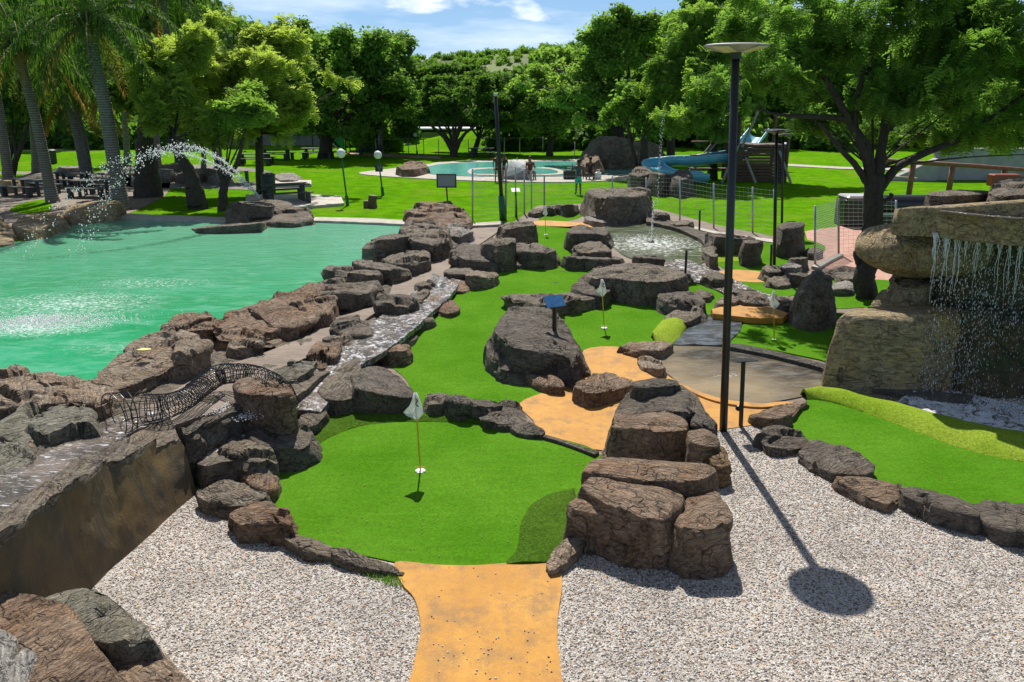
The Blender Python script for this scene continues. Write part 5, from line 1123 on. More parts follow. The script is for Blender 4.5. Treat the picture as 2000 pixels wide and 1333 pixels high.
# ---------------------------------------------------------------- golf flags
def flag(bp, tp, label, side=-1, number=None, open_=1.0):
    b, t = leaning(bp, tp, .022); root = empty('golf_flag', tuple(b)); d = t - b; tag(root, label, 'golf flag', 'golf hole flags')
    m = MB(); m.tube([Vector((0, 0, 0)), d * .97], .010, 8); m.build('flag_pole', M['yellow'], root, smooth=True)
    m = MB(); m.lathe([(.062, .002), (.062, .006), (.04, .008)], 20); cup = m.build('cup_ring', M['white'], root)
    m = MB(); m.tube([(-.07, 0, .05), (.07, 0, .05)], .006, 6); m.build('cross_pin', M['yellow'], root)
    # drooping cloth: narrow at the top, widest low down, ending in a point on the pole
    u = d.normalized(); H = .36; prof = [(0, .012, .02), (.2, .03, .05), (.45, .075, .07), (.68, .155, .085), (.8, .12, .088), (1.0, .012, .015)]; V = []; F = []
    ncol = 9
    for (s, wl, wr) in prof:
        for j in range(ncol):
            k = j / (ncol - 1); x = (-wl * open_ * (1 - k) + wr * .9 * k) ; 
            if side > 0: x = -x
            p = d - u * (s * H) + Vector((x, -.02 - .035 * math.sin(k * 9 + s * 2) * min(1, s * 3 + .1) * (1 if s < .95 else .2), 0)); V.append(tuple(p))
    for i in range(len(prof) - 1):
        for j in range(ncol - 1): a = i * ncol + j; F.append((a, a + 1, a + ncol + 1, a + ncol))
    me = bpy.data.meshes.new('flag_cloth'); me.from_pydata(V, [], F); me.update(); me.polygons.foreach_set('use_smooth', np.ones(len(F), dtype=bool)); me.materials.append(M['cloth'])
    cl = link('flag_cloth', me, root); so = cl.modifiers.new('thickness', 'SOLIDIFY'); so.thickness = .004
    if number:
        # the dark curved mark of the folded numeral
        q = MB(); P = [d - u * (s * H) + Vector((x, -.062 - .004 * i, 0)) for i, (s, x) in enumerate([(.22, .010), (.20, .022), (.24, .030), (.29, .022), (.32, .010), (.37, .012), (.41, .028), (.43, .042)])]
        q.tube(P, [.005, .010, .010, .009, .008, .009, .010, .006], 6); q.build('numeral', M['inkgreen'], cl)
M['cloth'] = None
def mk_cloth():
    t = NT('white_flag_cloth'); t.col((.78, .80, .78)); t.set(Roughness=.8); tl = t.n.new('ShaderNodeBsdfTranslucent'); tl.inputs[0].default_value = (.75, .78, .74, 1); ms = t.n.new('ShaderNodeMixShader'); ms.inputs[0].default_value = .4
    t.L(t.b.outputs[0], ms.inputs[1]); t.L(tl.outputs[0], ms.inputs[2]); t.L(ms.outputs[0], t.out.inputs[0]); return t.m
M['cloth'] = mk_cloth(); M['inkgreen'] = mat_simple('faded_dark_ink', (.06, .10, .09), .7)
flag((821, 920), (811, 766), 'white flag on yellow pole standing in the front green', -1, True)
flag((1180, 641), (1175, 545), 'white flag on yellow pole in middle green by island', -1, True, .9)
flag((1512, 664), (1511, 568), 'flag on yellow pole in shaded green beside bell rock', 1, True, .6)
flag((1066, 459), (1064, 402), 'farthest small flag on the green near the fence corner', -1, False, .6)
flag((1456, 516), (1457, 472), 'small furled flag beside upright dark rock', 1, False, .3)
m = MB(); m.lathe([(.055, 0), (.055, .004), (.03, .004)], 18); tag(m.build('golf_cup', mat_simple('cup_brown', (.10, .05, .02), .8), loc=tuple(at(1099, 530, .017))), 'open brown cup hole at back of middle green', 'golf cup')
m = MB(); m.lathe([(.045, 0), (.045, .004), (.02, .004)], 18); tag(m.build('golf_cup', mat_simple('cup_dark', (.03, .05, .02), .8), loc=tuple(at(1085, 552, .017))), 'dark sunken cup just behind blue sign', 'golf cup')
def box_thing(name, label, cat, c, dims, mat, rz=0, bev=.01, group=None):
    m = MB(); m.box((0, 0, dims[2] / 2), dims, Matrix.Rotation(rz, 3, 'Z'), bev); return tag(m.build(name, M[mat] if isinstance(mat, str) else mat, loc=tuple(c)), label, cat, group)
sp = at(281, 685, bank(720) + .40)
m = MB(); m.add([(-.11, -.03, 0), (.02, -.06, 0), (.12, .0, 0), (.08, .05, 0), (-.05, .05, 0)] + [(-.11, -.03, .02), (.02, -.06, .025), (.12, .0, .02), (.08, .05, .02), (-.05, .05, .022)], [(4, 3, 2, 1, 0), (5, 6, 7, 8, 9)] + [(i, (i + 1) % 5, (i + 1) % 5 + 5, i + 5) for i in range(5)])
tag(m.build('paper_scrap', mat_simple('yellow_scrap', (.72, .60, .22), .8), loc=tuple(sp)), 'flat yellow scrap lying on the big tilted brown rock', 'scrap')
m = MB(); m.lathe([(.03, 0), (.036, .09), (.034, .095), (.01, .096)], 14); pc_ = tag(m.build('paper_cup', M['white'], loc=tuple(at(1013, 728, .02))), 'small white cup at left foot of domed boulder', 'cup')

# ---------------------------------------------------------------- wire fish trap sculpture
def wire_tube():
    P = [(222, 812, 42), (262, 800, 30), (290, 800, 22), (325, 794, 20), (365, 778, 20), (398, 752, 20), (430, 732, 20), (470, 730, 19), (505, 735, 19), (540, 752, 19), (562, 775, 18), (558, 800, 16), (545, 818, 10)]
    ctr = []; rad = []
    for (x, y, r) in P:
        z = bank(y + 10) + .30 + (0.12 if x > 440 else 0); 
        if x < 300: z = bank(820) + .25
        if x > 550: z = .62
        if y > 790 and x > 500: z = .5 if x > 550 else .42
        p = at(x, y, z); ctr.append(p); rad.append(r * (p - cam.location).length / 1560)
    n = 84; C = smooth_open([tuple(c) for c in ctr], n); Rr = np.interp(np.linspace(0, 1, n), np.linspace(0, 1, len(rad)), rad)
    root = empty('wire_trap', tuple(ctr[3])); tag(root, 'long curved black wire fish trap with funnel mouth lying over rocks', 'wire sculpture'); o = Vector(root.location)
    fr = []; u = None
    for i in range(n):
        t = Vector(C[min(i + 1, n - 1)] - C[max(i - 1, 0)]).normalized()
        if u is None: u = t.cross(Vector((0, 0, 1))).normalized()
        u = (u - t * u.dot(t)).normalized(); fr.append((Vector(C[i]), u.copy(), t.cross(u), float(Rr[i])))
    rg = random.Random(5)
    hoops = MB()
    for i in range(8, n, 1):
        c, a, b, r = fr[i]
        if i % 2 and i > 60 and rg.random() < .4: continue
        sk = Vector((rg.uniform(-.008, .008), rg.uniform(-.008, .008), rg.uniform(-.005, .005)))
        hoops.tube([c - o + sk * math.sin(k) + (a * math.cos(k) + b * math.sin(k)) * r * rg.uniform(.985, 1.015) for k in np.linspace(0, 2 * math.pi, 15)], .0062, 4)
    for i in (0, 2, 4, 6): 
        c, a, b, r = fr[i]; hoops.tube([c - o + (a * math.cos(k) + b * math.sin(k)) * r for k in np.linspace(0, 2 * math.pi, 25)], .007, 4)
    hoops.build('hoop_wires', M['black'], root)
    rods = MB()
    for q in range(14):
        ph = 2 * math.pi * q / 14; rods.tube([fr[i][0] - o + (fr[i][1] * math.cos(ph + i * .02) + fr[i][2] * math.sin(ph + i * .02)) * fr[i][3] for i in range(0, n, 2)], .005, 4)
    rods.build('lengthwise_wires', M['black'], root)
    tgl = MB(); c, a, b, r = fr[-6]
    for q in range(10):
        ph = rg.uniform(0, 6.28); tgl.tube([c - o + Vector((rg.uniform(-.12, .12), rg.uniform(-.10, .10), rg.uniform(-.16, .1))) + (a * math.cos(k + ph) + b * math.sin(k)) * r * 1.1 for k in np.linspace(0, 5.5, 12)], .005, 4)
    tgl.build('tangled_end', M['black'], root)
wire_tube()

# ---------------------------------------------------------------- wire mesh fence
def fence(posts, label, hgt=1.45, z=0.0, wires=11, vstep=.16, tops=None):
    root_at = at(posts[0][0], posts[0][1], z); root = empty('mesh_fence', tuple(root_at)); tag(root, label, 'fence'); o = Vector(root_at); B = [at(p[0], p[1], z) for p in posts]
    T = [atY(p[0] + (p[3] if len(p) > 3 else 0), p[2], B[i].y) if len(p) > 2 and p[2] else B[i] + Vector((0, 0, hgt)) for i, p in enumerate(posts)]
    for b, t in zip(B, T): m = MB(); m.tube([b - o, t - o], .032, 8); m.build('post', M['steel'], root, smooth=True)
    for i in range(len(B) - 1):
        m = MB(); L = (B[i + 1] - B[i]).length
        for k in range(wires):
            u = .04 + .93 * k / (wires - 1); m.bar(B[i].lerp(T[i], u) - o, B[i + 1].lerp(T[i + 1], u) - o, .007, .007)
        nv = int(L / vstep)
        for k in range(1, nv):
            s = k / nv; m.bar(B[i].lerp(B[i + 1], s) - o + Vector((0, 0, .04)), T[i].lerp(T[i + 1], s) - o, .0035, .0035, (0, 1, 0))
        m.build('wire_panel', M['steel'], root)
fence([(923, 432, 330), (988, 430, 322)], 'mesh fence panel in front of lawn left of the slender lamp post', wires=14)
fence([(988, 430, 322), (1007, 424, 326), (1024, 418, 330), (1038, 413, 334), (1063, 404, 342)], 'fence run turning back from corner near white plate post', wires=5, vstep=.08)
fence([(1063, 404, 342), (1196, 410, 344), (1262, 420, 347), (1328, 434, 346), (1394, 446, 358), (1470, 456, 366), (1512, 462, 370)], 'long curving mesh fence between fountain pond and lawn')
fence([(1592, 522, 402), (1638, 497, 388)], 'short mesh fence panel with leaning posts on red paving', wires=26, vstep=.07)
fence([(1638, 497, 388), (1750, 490, 392)], 'mesh fence in front of black bins beside big tree', wires=14)
fence([(735, 304), (798, 303), (828, 304), (857, 306), (915, 306), (948, 302), (985, 300), (1015, 300), (1060, 298), (1122, 312)], 'far low dark fence along the grass mound', hgt=1.3, wires=2, vstep=5)

# ---------------------------------------------------------------- picnic tables, bin, stump
def picnic_proto():
    root = empty('picnic_table'); m = MB()
    for k in range(5): m.box((0, -.34 + k * .17, .74), (2.0, .155, .05), None, .008)
    m.build('table_top', M['wood_dark'], root)
    for s in (-1, 1):
        m = MB()
        for k in range(2): m.box((0, s * (.78 + (k - .5) * .16), .45), (2.0, .145, .05), None, .008)
        be = m.build('bench', M['wood_dark'], root)
        for e in (-.78, .78):
            q = MB(); q.box((e, s * .78, .21), (.16, .26, .42), None, .01); q.build('leg', M['wood_dark'], be)
    for e in (-.72, .72):
        for s in (-1, 1): q = MB(); q.box((e, s * .22, .357), (.12, .12, .714), None, .01); q.build('leg', M['wood_dark'], root)
    return root
pic = picnic_proto()
PT = [(560, 394, R(28), .12, 'dark picnic table with two benches on concrete slab'), (62, 381, R(-18), .012, 'dark picnic table partly behind the leftmost leaning palm'),
      (190, 384, R(-8), .0, 'dark picnic table behind the thick palm trunk and spray'), (622, 309, R(4), 0, 'far picnic table under dark wide tree'),
      (500, 322, R(5), 0, 'dark shaded picnic table behind the lime tree trunk'), (540, 312, R(-3), 0, 'second shaded picnic table right of lime tree trunk'), (145, 366, R(-10), 0, 'dark picnic table between two palm trunks')]
for i, (x, y, a, z, lb) in enumerate(PT):
    o = pic if i == 0 else copy_tree(pic); o.location = tuple(at(x, y, z)); o.rotation_euler.z = a; tag(o, lb, 'picnic table', 'dark wooden picnic tables')
    if i in (3, 4, 5): o.scale = (1.25, 1.0, 1.0)
def bin_(px, py, label, s=1.0, mat='wood_dark'):
    root = empty('litter_bin', tuple(at(px, py))); tag(root, label, 'bin'); m = MB(); m.lathe([(.26 * s, 0), (.30 * s, .05), (.33 * s, .85 * s), (.30 * s, .87 * s)], 16); m.build('drum', M[mat], root)
    m = MB(); m.lathe([(.36 * s, .87 * s), (.36 * s, .92 * s), (.20 * s, .99 * s)], 16); m.build('rim', M[mat], root)
bin_(526, 380, 'dark litter bin behind the picnic table on slab', 1.05)
bin_(103, 320, 'dark square bin between far palm trunks', 1.0)
def stump():
    root = empty('log_bin', tuple(at(725, 406))); tag(root, 'dark cut log stump on the lawn near the globe lamps', 'stump')
    m = MB(); m.tube([(0.06, 0, -.02), (.06, 0, .22), (.09, 0, .52)], [.22, .19, .17], 14, wob=.08, seed=2); m.build('log', M['wood_brown'], root)
    m = MB(); m.tube([(-.16, -.05, -.02), (-.16, -.05, .3)], [.17, .14], 12, wob=.08, seed=3); m.build('side_log', M['wood_brown'], root)
    m = MB(); m.tube([(.1, 0, .35), (.35, .0, .48), (.5, 0, .45)], .02, 6); m.build('branch', M['bark'], root)
stump()
box_thing('bollard', 'short wooden post behind pale forked tree', 'post', at(484, 364), (.16, .16, .8), 'wood_dark')

# ---------------------------------------------------------------- black bins beside the big tree
def bins():
    b = at(1672, 440); root = empty('storage_bin', tuple(b)); tag(root, 'black box with silver lid behind fence left of big tree', 'storage box')
    m = MB(); m.box((0, 0, .5), (1.35, .9, 1.0), None, .05); m.build('box_body', M['black'], root)
    m = MB(); m.box((0, 0, 1.05), (1.3, .95, .12), None, .05); m.build('lid', M['aluminium'], root)
    b = at(1765, 440); root = empty('storage_bin', tuple(b)); tag(root, 'long dark tank with pale stripe right of big tree trunk', 'tank')
    m = MB(); m.tube([(-1.2, 0, .75), (1.2, 0, .75)], .36, 20); m.build('tank_body', M['black'], root, smooth=False)
    m = MB(); m.box((0, -.38, .45), (2.3, .05, .10), None, .02); m.build('stripe', M['steel'], root)
    m = MB(); m.box((0, 0, .2), (2.2, .8, .4), None, .03); m.build('plinth', M['black'], root)
bins()

# ---------------------------------------------------------------- water slide and tower
def slide():
    root = empty('water_slide', tuple(at(1400, 350))); tag(root, 'blue open water slide curving down to the far pool', 'water slide'); o = Vector(root.location)
    yb = at(1440, 352).y
    pts = [(1482, 252, 2), (1468, 270, 1.5), (1450, 292, .8), (1425, 298, .2), (1390, 302, -.2), (1350, 306, 0), (1310, 307, 1.0), (1283, 312, 1.3), (1276, 320, .4), (1292, 330, -1.0), (1325, 336, -1.6), (1358, 338, -1.8), (1380, 338, -1.8)]
    C = smooth_open([tuple(atY(x, y, yb + dy)) for x, y, dy in pts], 70); V = []; F = []; m = 11; w = .62
    for i in range(70):
        t = Vector(C[min(i + 1, 69)] - C[max(i - 1, 0)]); t.z = 0; t.normalize(); s = Vector((-t.y, t.x, 0)); c = Vector(C[i]) - o
        for (rr, dz) in ((w, 0), (w * 1.06, -.03)):
            for j in range(m):
                a = math.pi * j / (m - 1); V.append(tuple(c + s * (rr * math.cos(a)) + Vector((0, 0, -rr * .8 * math.sin(a) + dz))))
    k = 2 * m
    for i in range(69):
        for j in range(m - 1):
            F.append((i * k + j, i * k + j + 1, (i + 1) * k + j + 1, (i + 1) * k + j)); F.append((i * k + m + j + 1, i * k + m + j, (i + 1) * k + m + j, (i + 1) * k + m + j + 1))
        F.append((i * k, (i + 1) * k, (i + 1) * k + m, i * k + m)); F.append(((i + 1) * k + m - 1, i * k + m - 1, i * k + 2 * m - 1, (i + 1) * k + 2 * m - 1))
    me = bpy.data.meshes.new('chute'); me.from_pydata(V, [], F); me.update(); me.polygons.foreach_set('use_smooth', np.ones(len(F), dtype=bool)); me.materials.append(M['blueslide']); link('chute', me, root)
    rim = MB()
    for s_ in (1, -1):
        P = []
        for i in range(0, 70, 2):
            t = Vector(C[min(i + 1, 69)] - C[max(i - 1, 0)]); t.z = 0; t.normalize(); s = Vector((-t.y, t.x, 0)); P.append(Vector(C[i]) - o + s * (s_ * w * 1.03))
        rim.tube(P, .055, 6)
    rim.build('chute_rim', mat_simple('pale_blue_rim', (.30, .62, .78), .3), root, smooth=True)
    for px in (1305, 1345, 1385, 1420, 1445):
        b = at(px, 348) - o; m_ = MB(); zz = atY(px, 318, at(px, 348).y).z; m_.tube([b, b + Vector((0, 0, zz - .3))], [.22, .10], 8, wob=.1, seed=px); m_.build('support', M['bark'], root)
slide()
def tower():
    b = at(1470, 352); root = empty('slide_tower', tuple(b)); tag(root, 'dark timber slide tower with slatted walls behind blue slide', 'tower')
    top = atY(1470, 285, b.y).z; w = 2.7
    m = MB()
    for k in range(int(top / .17)): 
        for s in (-1, 1): m.box((0, s * 1.2, .1 + k * .17), (w, .05, .14)); m.box((s * w / 2, 0, .1 + k * .17), (.05, 2.35, .14))
    m.build('slat_wall', M['wood_brown'], root)
    for sx in (-1, 1):
        for sy in (-1, 1): m = MB(); m.tube([(sx * (w / 2 + .04), sy * 1.28, 0), (sx * (w / 2 + .02), sy * 1.26, top + 1.6)], .10, 8); m.build('corner_post', M['wood_brown'], root)
    m = MB(); m.box((0, 0, top + .05), (w + .1, 2.5, .1)); m.build('platform', M['wood_brown'], root)
    for a, c in (((-2.2, -1.6, 0), (-1.3, -1.3, top + .2)), ((-.4, -1.9, 0), (-.9, -1.3, top * .7)), ((1.6, -1.7, 0), (.9, -1.3, top * .9)), ((-1.2, -1.45, top), (-.5, -1.45, top + 1.9))):
        m = MB(); m.tube([a, c], .07, 7); m.build('brace', M['rail_grey'], root)
    m = MB()
    for k in range(5): m.box((-2.4, .5, .6 + k * .75), (2.2, .6, .06))
    m.build('stair_treads', M['wood_brown'], root)
    for s in (-1, 1): m = MB(); m.bar((-3.8, .5 + s * .35, 0), (-1.4, .5 + s * .35, top + 1.2), .08, .08); m.build('stair_rail', M['rail_grey'], root)
M['rail_grey'] = mat_simple('weathered_rail', (.33, .28, .23), .8, 0, .25, 8)
tower()
# rock cave waterfall of the far pool
gy = at(1195, 322).y
rock('boulder', 'rocky cave mass with overhang at right end of far pool', [(1148, 288), (1165, 278), (1200, 275), (1236, 284), (1290, 286), (1296, 292), (1230, 294), (1165, 294)], htop(290, 326), mat='rock', flare=.9, cat='boulder', rough=1.4, rc=.5)
rock('rock', 'layered ledge rocks left of the far cave', [(1136, 312), (1146, 306), (1166, 306), (1170, 312), (1158, 316), (1140, 316)], .9, mat='rock_brown', flare=.4, rough=1.2)
rock('rock', 'flat layered rock at left end of far pool', [(778, 326), (800, 318), (826, 318), (834, 324), (810, 330), (785, 330)], .5, mat='rock_brown', flare=.2)
for k, (x, y) in enumerate([(1250, 338), (1290, 342), (1330, 344)]):
    rock('rock', ['dark rock near right far pool edge under slide', 'dark rock below the slide bend', 'dark rock beside slide outlet'][k], [(x - 22, y), (x - 8, y - 8), (x + 12, y - 8), (x + 22, y), (x, y + 5)], .9, mat='rock_dark', flare=.2, nA=36)
# long pole rail and grey wall at the right
def pergola():
    b = at(1765, 385); root = empty('pole_railing', tuple(b)); tag(root, 'red brown round pole railing in front of grey wall at right', 'railing'); o = Vector(b)
    Y = b.y
    a, c = atY(1690, 312, Y) - o, atY(2120, 342, Y + 1) - o; m = MB(); m.tube([a, a.lerp(c, .5) + Vector((0, 0, .05)), c], [.11, .10, .10], 10, wob=.05); m.build('top_rail', M['wood_pole'], root, smooth=True)
    for px, py in ((1782, 384), (1858, 366), (1960, 372)):
        t = (px - 1690) / 430; top = a.lerp(c, t); g = Vector((top.x, top.y, 0)); m = MB(); m.tube([g, top], .13, 9, wob=.06, seed=px); m.build('rail_post', M['wood_pole'], root, smooth=True)
    m = MB(); g0, g1 = at(1690, 352) - o, at(1790, 360) - o; m.tube([g0 + Vector((0, 0, .3)), g1 + Vector((0, 0, .3))], .05, 6); m.build('low_rail', M['rail_grey'], root)
    q = atY(1960, 352, Y - .3) - o; m = MB(); m.box(q, (1.3, .5, .55), None, .04); m.build('red_panel', mat_simple('red_panel', (.26, .05, .025), .6), root)
pergola()
b = at(1900, 350); m = MB(); m.box((0, 0, .85), (14, .4, 1.7), None, .02); m.box((0, 0, 1.73), (14.2, .5, .08)); w_ = m.build('garden_wall', M['wallgrey'], loc=(b.x + 4.3, at(1900, 352).y, 0)); tag(w_, 'long grey rendered wall behind the pole railing', 'wall')
m = MB(); m.add([(-1.6, 0, 0), (1.2, 0, 0), (1.2, 0, 1.3), (-1.6, -.5, .0), (1.2, -.5, 0), (1.2, -.5, 1.3)], [(0, 1, 2), (5, 4, 3), (0, 3, 4, 1), (1, 4, 5, 2), (2, 5, 3, 0)])
tag(m.build('ramp', M['wallgrey'], loc=tuple(at(1780, 352))), 'sloping grey concrete ramp left of grey wall', 'ramp')
# teal netting and far wall at the left
def sail():
    b = at(655, 297); Y = b.y; root = empty('netting_screen', tuple(b)); tag(root, 'teal netting screen between dark wide tree and far globe lamp', 'netting'); o = Vector(b)
    P = [atY(612, 262, Y) - o, atY(648, 232, Y) - o, atY(672, 240, Y + 2) - o, atY(675, 298, Y + 2) - o, atY(640, 262, Y) - o]
    V = [tuple(p) for p in P] + [tuple(p + Vector((0, .06, 0))) for p in P]; F = [(0, 1, 2, 4), (2, 3, 4), (9, 7, 6, 5), (9, 8, 7)] + [(i, (i + 1) % 5, (i + 1) % 5 + 5, i + 5) for i in range(5)]
    m = MB(); m.add(V, F); m.build('net', M['tealsail'], root)
    for x in (612, 648, 676, 684): t = MB(); g = at(x, 299) - o; t.tube([g, g + Vector((0, 0, 3.4))], .06, 7); t.build('net_post', M['black'], root)
    m = MB(); m.bar(atY(640, 272, Y) - o, atY(668, 298, Y) - o, .12, .12); m.build('edge_beam', M['kerb'], root)
sail()
b = at(560, 285); m = MB(); m.box((0, 0, .75), (26, .3, 1.5), None, .02); m.box((0, 0, 1.53), (26.1, .36, .06)); tag(m.build('boundary_wall', M['wallgrey'], loc=(b.x, b.y, 0)), 'far grey green wall seen between trunks at left', 'wall')
sheet('dry_field', [(-200, 300), (60, 296), (400, 292), (640, 290), (660, 275), (400, 268), (-200, 268)], .02, mat_simple('pale_dry_grass', (.34, .38, .12), .9, 0, .25, .8), sm=1)
sheet('brick_path', [(672, 298), (705, 300), (760, 302), (900, 307), (1000, 309), (1000, 311), (880, 311), (740, 306), (690, 304), (664, 290)], .03, M['brick'], sm=1)
sheet('brick_path', [(1500, 318), (1640, 326), (1800, 330), (1800, 334), (1640, 330), (1500, 322)], .03, M['kerb'], sm=1)
# slab benches by the far pool and pale roof behind the flat topped tree
bz_ = at(868, 296); m = MB(); q0, q1 = atY(800, 249, bz_.y + 22), atY(930, 252, bz_.y + 22); m.box(((q0.x + q1.x) / 2, q0.y, q0.z - .1), (q1.x - q0.x, 4, .16), None, .04); m.box(((q0.x + q1.x) / 2, q0.y + 1, q0.z / 2 - .3), ((q1.x - q0.x) * .9, .3, q0.z - .6))
tag(m.build('shelter_roof', mat_simple('pale_roof', (.7, .72, .76), .5, 0, .1), loc=(0, 0, 0)), 'pale shelter roof glimpsed behind flat topped tree', 'shelter')
for k, (x, y, lb) in enumerate([(724, 303, 'small far bench table left of grass mound'), (940, 309, 'dark low bench under tree right of the flat topped tree')]):
    o = copy_tree(pic); o.location = tuple(at(x, y)); o.rotation_euler.z = .1; tag(o, lb, 'picnic table', 'dark wooden picnic tables')
# folded lounger heap and bags by the seated people
def cooler(px, py, label, d=(.5, .35, .35), mat='black', rz=0):
    root = empty('bag', tuple(at(px, py, .05))); tag(root, label, 'bag'); m = MB(); m.box((0, 0, d[2] / 2), d, Matrix.Rotation(rz, 3, 'Z'), .06); m.build('bag_body', M[mat], root)
    m = MB(); m.tube([(-d[0] * .3, 0, d[2]), (-d[0] * .2, 0, d[2] + .12), (d[0] * .2, 0, d[2] + .12), (d[0] * .3, 0, d[2])], .015, 6); m.build('handle', M[mat], root)
cooler(1112, 350, 'dark bag on pool deck left of standing person', (.7, .4, .5))
cooler(1168, 350, 'white bag on ground right of seated person', (.35, .3, .4), 'white')
def lounger_heap():
    root = empty('parasol', tuple(at(1010, 348, .05))); tag(root, 'grey and white collapsed parasol heap beside pool behind fence', 'parasol')
    m = MB(); m.lathe([(.9, .55), (.7, .75), (.35, .95), (.04, 1.1)], 12); o = m.build('canopy', M['cloth'], root); o.rotation_euler = (R(14), R(-20), 0)
    m = MB(); m.lathe([(.75, 0), (.8, .1), (.7, .5), (.3, .55)], 12); m.build('folded_cover', M['wallgrey'], root)
    m = MB(); m.tube([(0, 0, 0), (0, 0, 1.15)], .03, 6); m.build('pole', M['steel'], root)
lounger_heap()

# ---------------------------------------------------------------- people
def skin_body(name, joints, edges, parent, mat, root=0, lv=2):
    me = bpy.data.meshes.new(name); me.from_pydata([j[:3] for j in joints], edges, []); o = link(name, me, parent); me.materials.append(mat)
    o.modifiers.new('skin', 'SKIN'); 
    if not me.skin_vertices: 
        import bmesh
        bm = bmesh.new(); bm.from_mesh(me); bm.verts.layers.skin.verify(); bm.to_mesh(me); bm.free()
    for i, j in enumerate(joints):
        sv = me.skin_vertices[0].data[i]; sv.radius = (j[3], j[4] if len(j) > 4 else j[3]); sv.use_root = (i == root)
    s = o.modifiers.new('sub', 'SUBSURF'); s.levels = lv; s.render_levels = lv
    dg = bpy.context.evaluated_depsgraph_get(); dg.update(); ev = o.evaluated_get(dg); nm = bpy.data.meshes.new_from_object(ev); o.modifiers.clear(); o.data = nm
    nm.polygons.foreach_set('use_smooth', np.ones(len(nm.polygons), dtype=bool)); nm.materials.clear(); nm.materials.append(mat)
    return o
def person(px, py, label, pose='stand', shirt='shirt_navy', pants='teal', skin='skin', rz=0.0, h=1.7, z=0.0, hair_long=False, arm=0, pantlen=.5):
    root = empty('person', tuple(at(px, py, z)), rz); s = h / 1.7; root.scale = (s, s, s); tag(root, label, 'person')
    if pose == 'stand':
        hip = .90; K = [(-.10, 0, .48), (.10, .02, .48)]; A = [(-.12, .02, .06), (.13, .05, .06)]; T = [(-.13, -.13, .03), (.15, -.10, .03)]; dz = 0
    else:
        hip = .45; K = [(-.14, -.42, .47), (.14, -.40, .47)]; A = [(-.15, -.46, .07), (.15, -.44, .07)]; T = [(-.15, -.62, .04), (.15, -.60, .04)]; dz = -.45
    j = [(0, 0, hip + .02, .13, .10), (0, -.01, hip + .25, .115, .09), (0, 0, hip + .46, .15, .10), (0, 0, hip + .56, .06), (0, -.01, hip + .64, .075, .085), (0, -.02, hip + .74, .085, .095), (0, -.01, hip + .80, .06, .07)]
    e = [(0, 1), (1, 2), (2, 3), (3, 4), (4, 5), (5, 6)]
    hands = []
    for si, s_ in enumerate((-1, 1)):
        n = len(j); up = arm if s_ > 0 else 0
        sh = (s_ * .19, 0, hip + .48); 
        if up: el = (s_ * .34, -.05, hip + .30); wr = (s_ * .30, -.18, hip + .50)
        elif pose == 'sit': el = (s_ * .26, -.06, hip + .24); wr = (s_ * .18, -.28, hip + .12)
        else: el = (s_ * .26, .02, hip + .20); wr = (s_ * .27, -.06, hip - .04)
        j += [(*sh, .06), (*el, .040), (*wr, .028)]; e += [(2, n), (n, n + 1), (n + 1, n + 2)]
        d = (Vector(wr) - Vector(el)).normalized(); sd = Vector((s_, 0, 0)); sd = (sd - d * sd.dot(d)).normalized(); pm = Vector(wr) + d * .07; n2 = len(j); j.append((*pm, .030, .018)); e.append((n + 2, n2))
        cr_ = d.cross(sd)
        for f in range(4):
            q = pm + d * (.05 + .012 * (1.5 - abs(f - 1.5))) + cr_ * ((f - 1.5) * .018); q2 = q + d * .03 - sd * .015; j += [(*q, .009), (*q2, .007)]; e += [(n2, len(j) - 2), (len(j) - 2, len(j) - 1)]
        q = pm - d * .01 - cr_ * .045 - sd * .01; j.append((*(q + d * .03), .010)); e.append((n2, len(j) - 1))
        n3 = len(j); hp = (s_ * .09, 0, hip - .04); j += [(*hp, .095), (*K[si], .060), (*A[si], .042), (*T[si], .035, .03)]; e += [(0, n3), (n3, n3 + 1), (n3 + 1, n3 + 2), (n3 + 2, n3 + 3)]
    skin_body('body', j, e, root, M[skin], 0)
    # face and hair
    hc = Vector((0, -.02, hip + .73)); f = MB()
    for s_ in (-1, 1): f.ball(hc + Vector((s_ * .032, -.088, .012)), .012, 8)
    f.ball(hc + Vector((0, -.088, -.052)), .02, 8, (1.1, .4, .35)); f.build('eyes_and_mouth', M['hair'], root)
    f = MB(); f.ball(hc + Vector((0, -.10, -.02)), .018, 8, (.8, 1, 1.3)); f.ball(hc + Vector((-.088, 0, -.01)), .022, 8, (.5, .8, 1.3)); f.ball(hc + Vector((.088, 0, -.01)), .022, 8, (.5, .8, 1.3)); f.build('nose_and_ears', M[skin], root)
    m = MB(); m.ball(hc + Vector((0, .018, .035)), .108, 16, (.95, 1.0, .92))
    if hair_long: m.tube([hc + Vector((0, .05, .02)), hc + Vector((0, .09, -.1)), hc + Vector((0, .09, -.24))], [.08, .085, .05], 10)
    m.build('hair', M['hair'], root, smooth=True)
    # clothes grown on the same skeleton, slightly thicker
    jj = [(0, 0, hip - .02, .145, .118), (0, -.01, hip + .25, .13, .106), (0, 0, hip + .45, .165, .115), (-.19, 0, hip + .47, .075), (.19, 0, hip + .47, .075)]
    ee = [(0, 1), (1, 2), (2, 3), (2, 4)]
    for si, s_ in enumerate((-1, 1)):
        a = Vector(jj[3 + si][:3]); wr_ = Vector((s_ * (.34 if (arm and s_ > 0) else .26), -.02, hip + (.30 if (arm and s_ > 0) else .22))); q = a.lerp(wr_, .6); jj.append((*q, .056)); ee.append((3 + si, len(jj) - 1))
    skin_body('shirt', jj, ee, root, M[shirt], 0)
    jj = [(0, 0, hip + .06, .138, .11), (0, 0, hip - .01, .14, .11)]; ee = [(0, 1)]
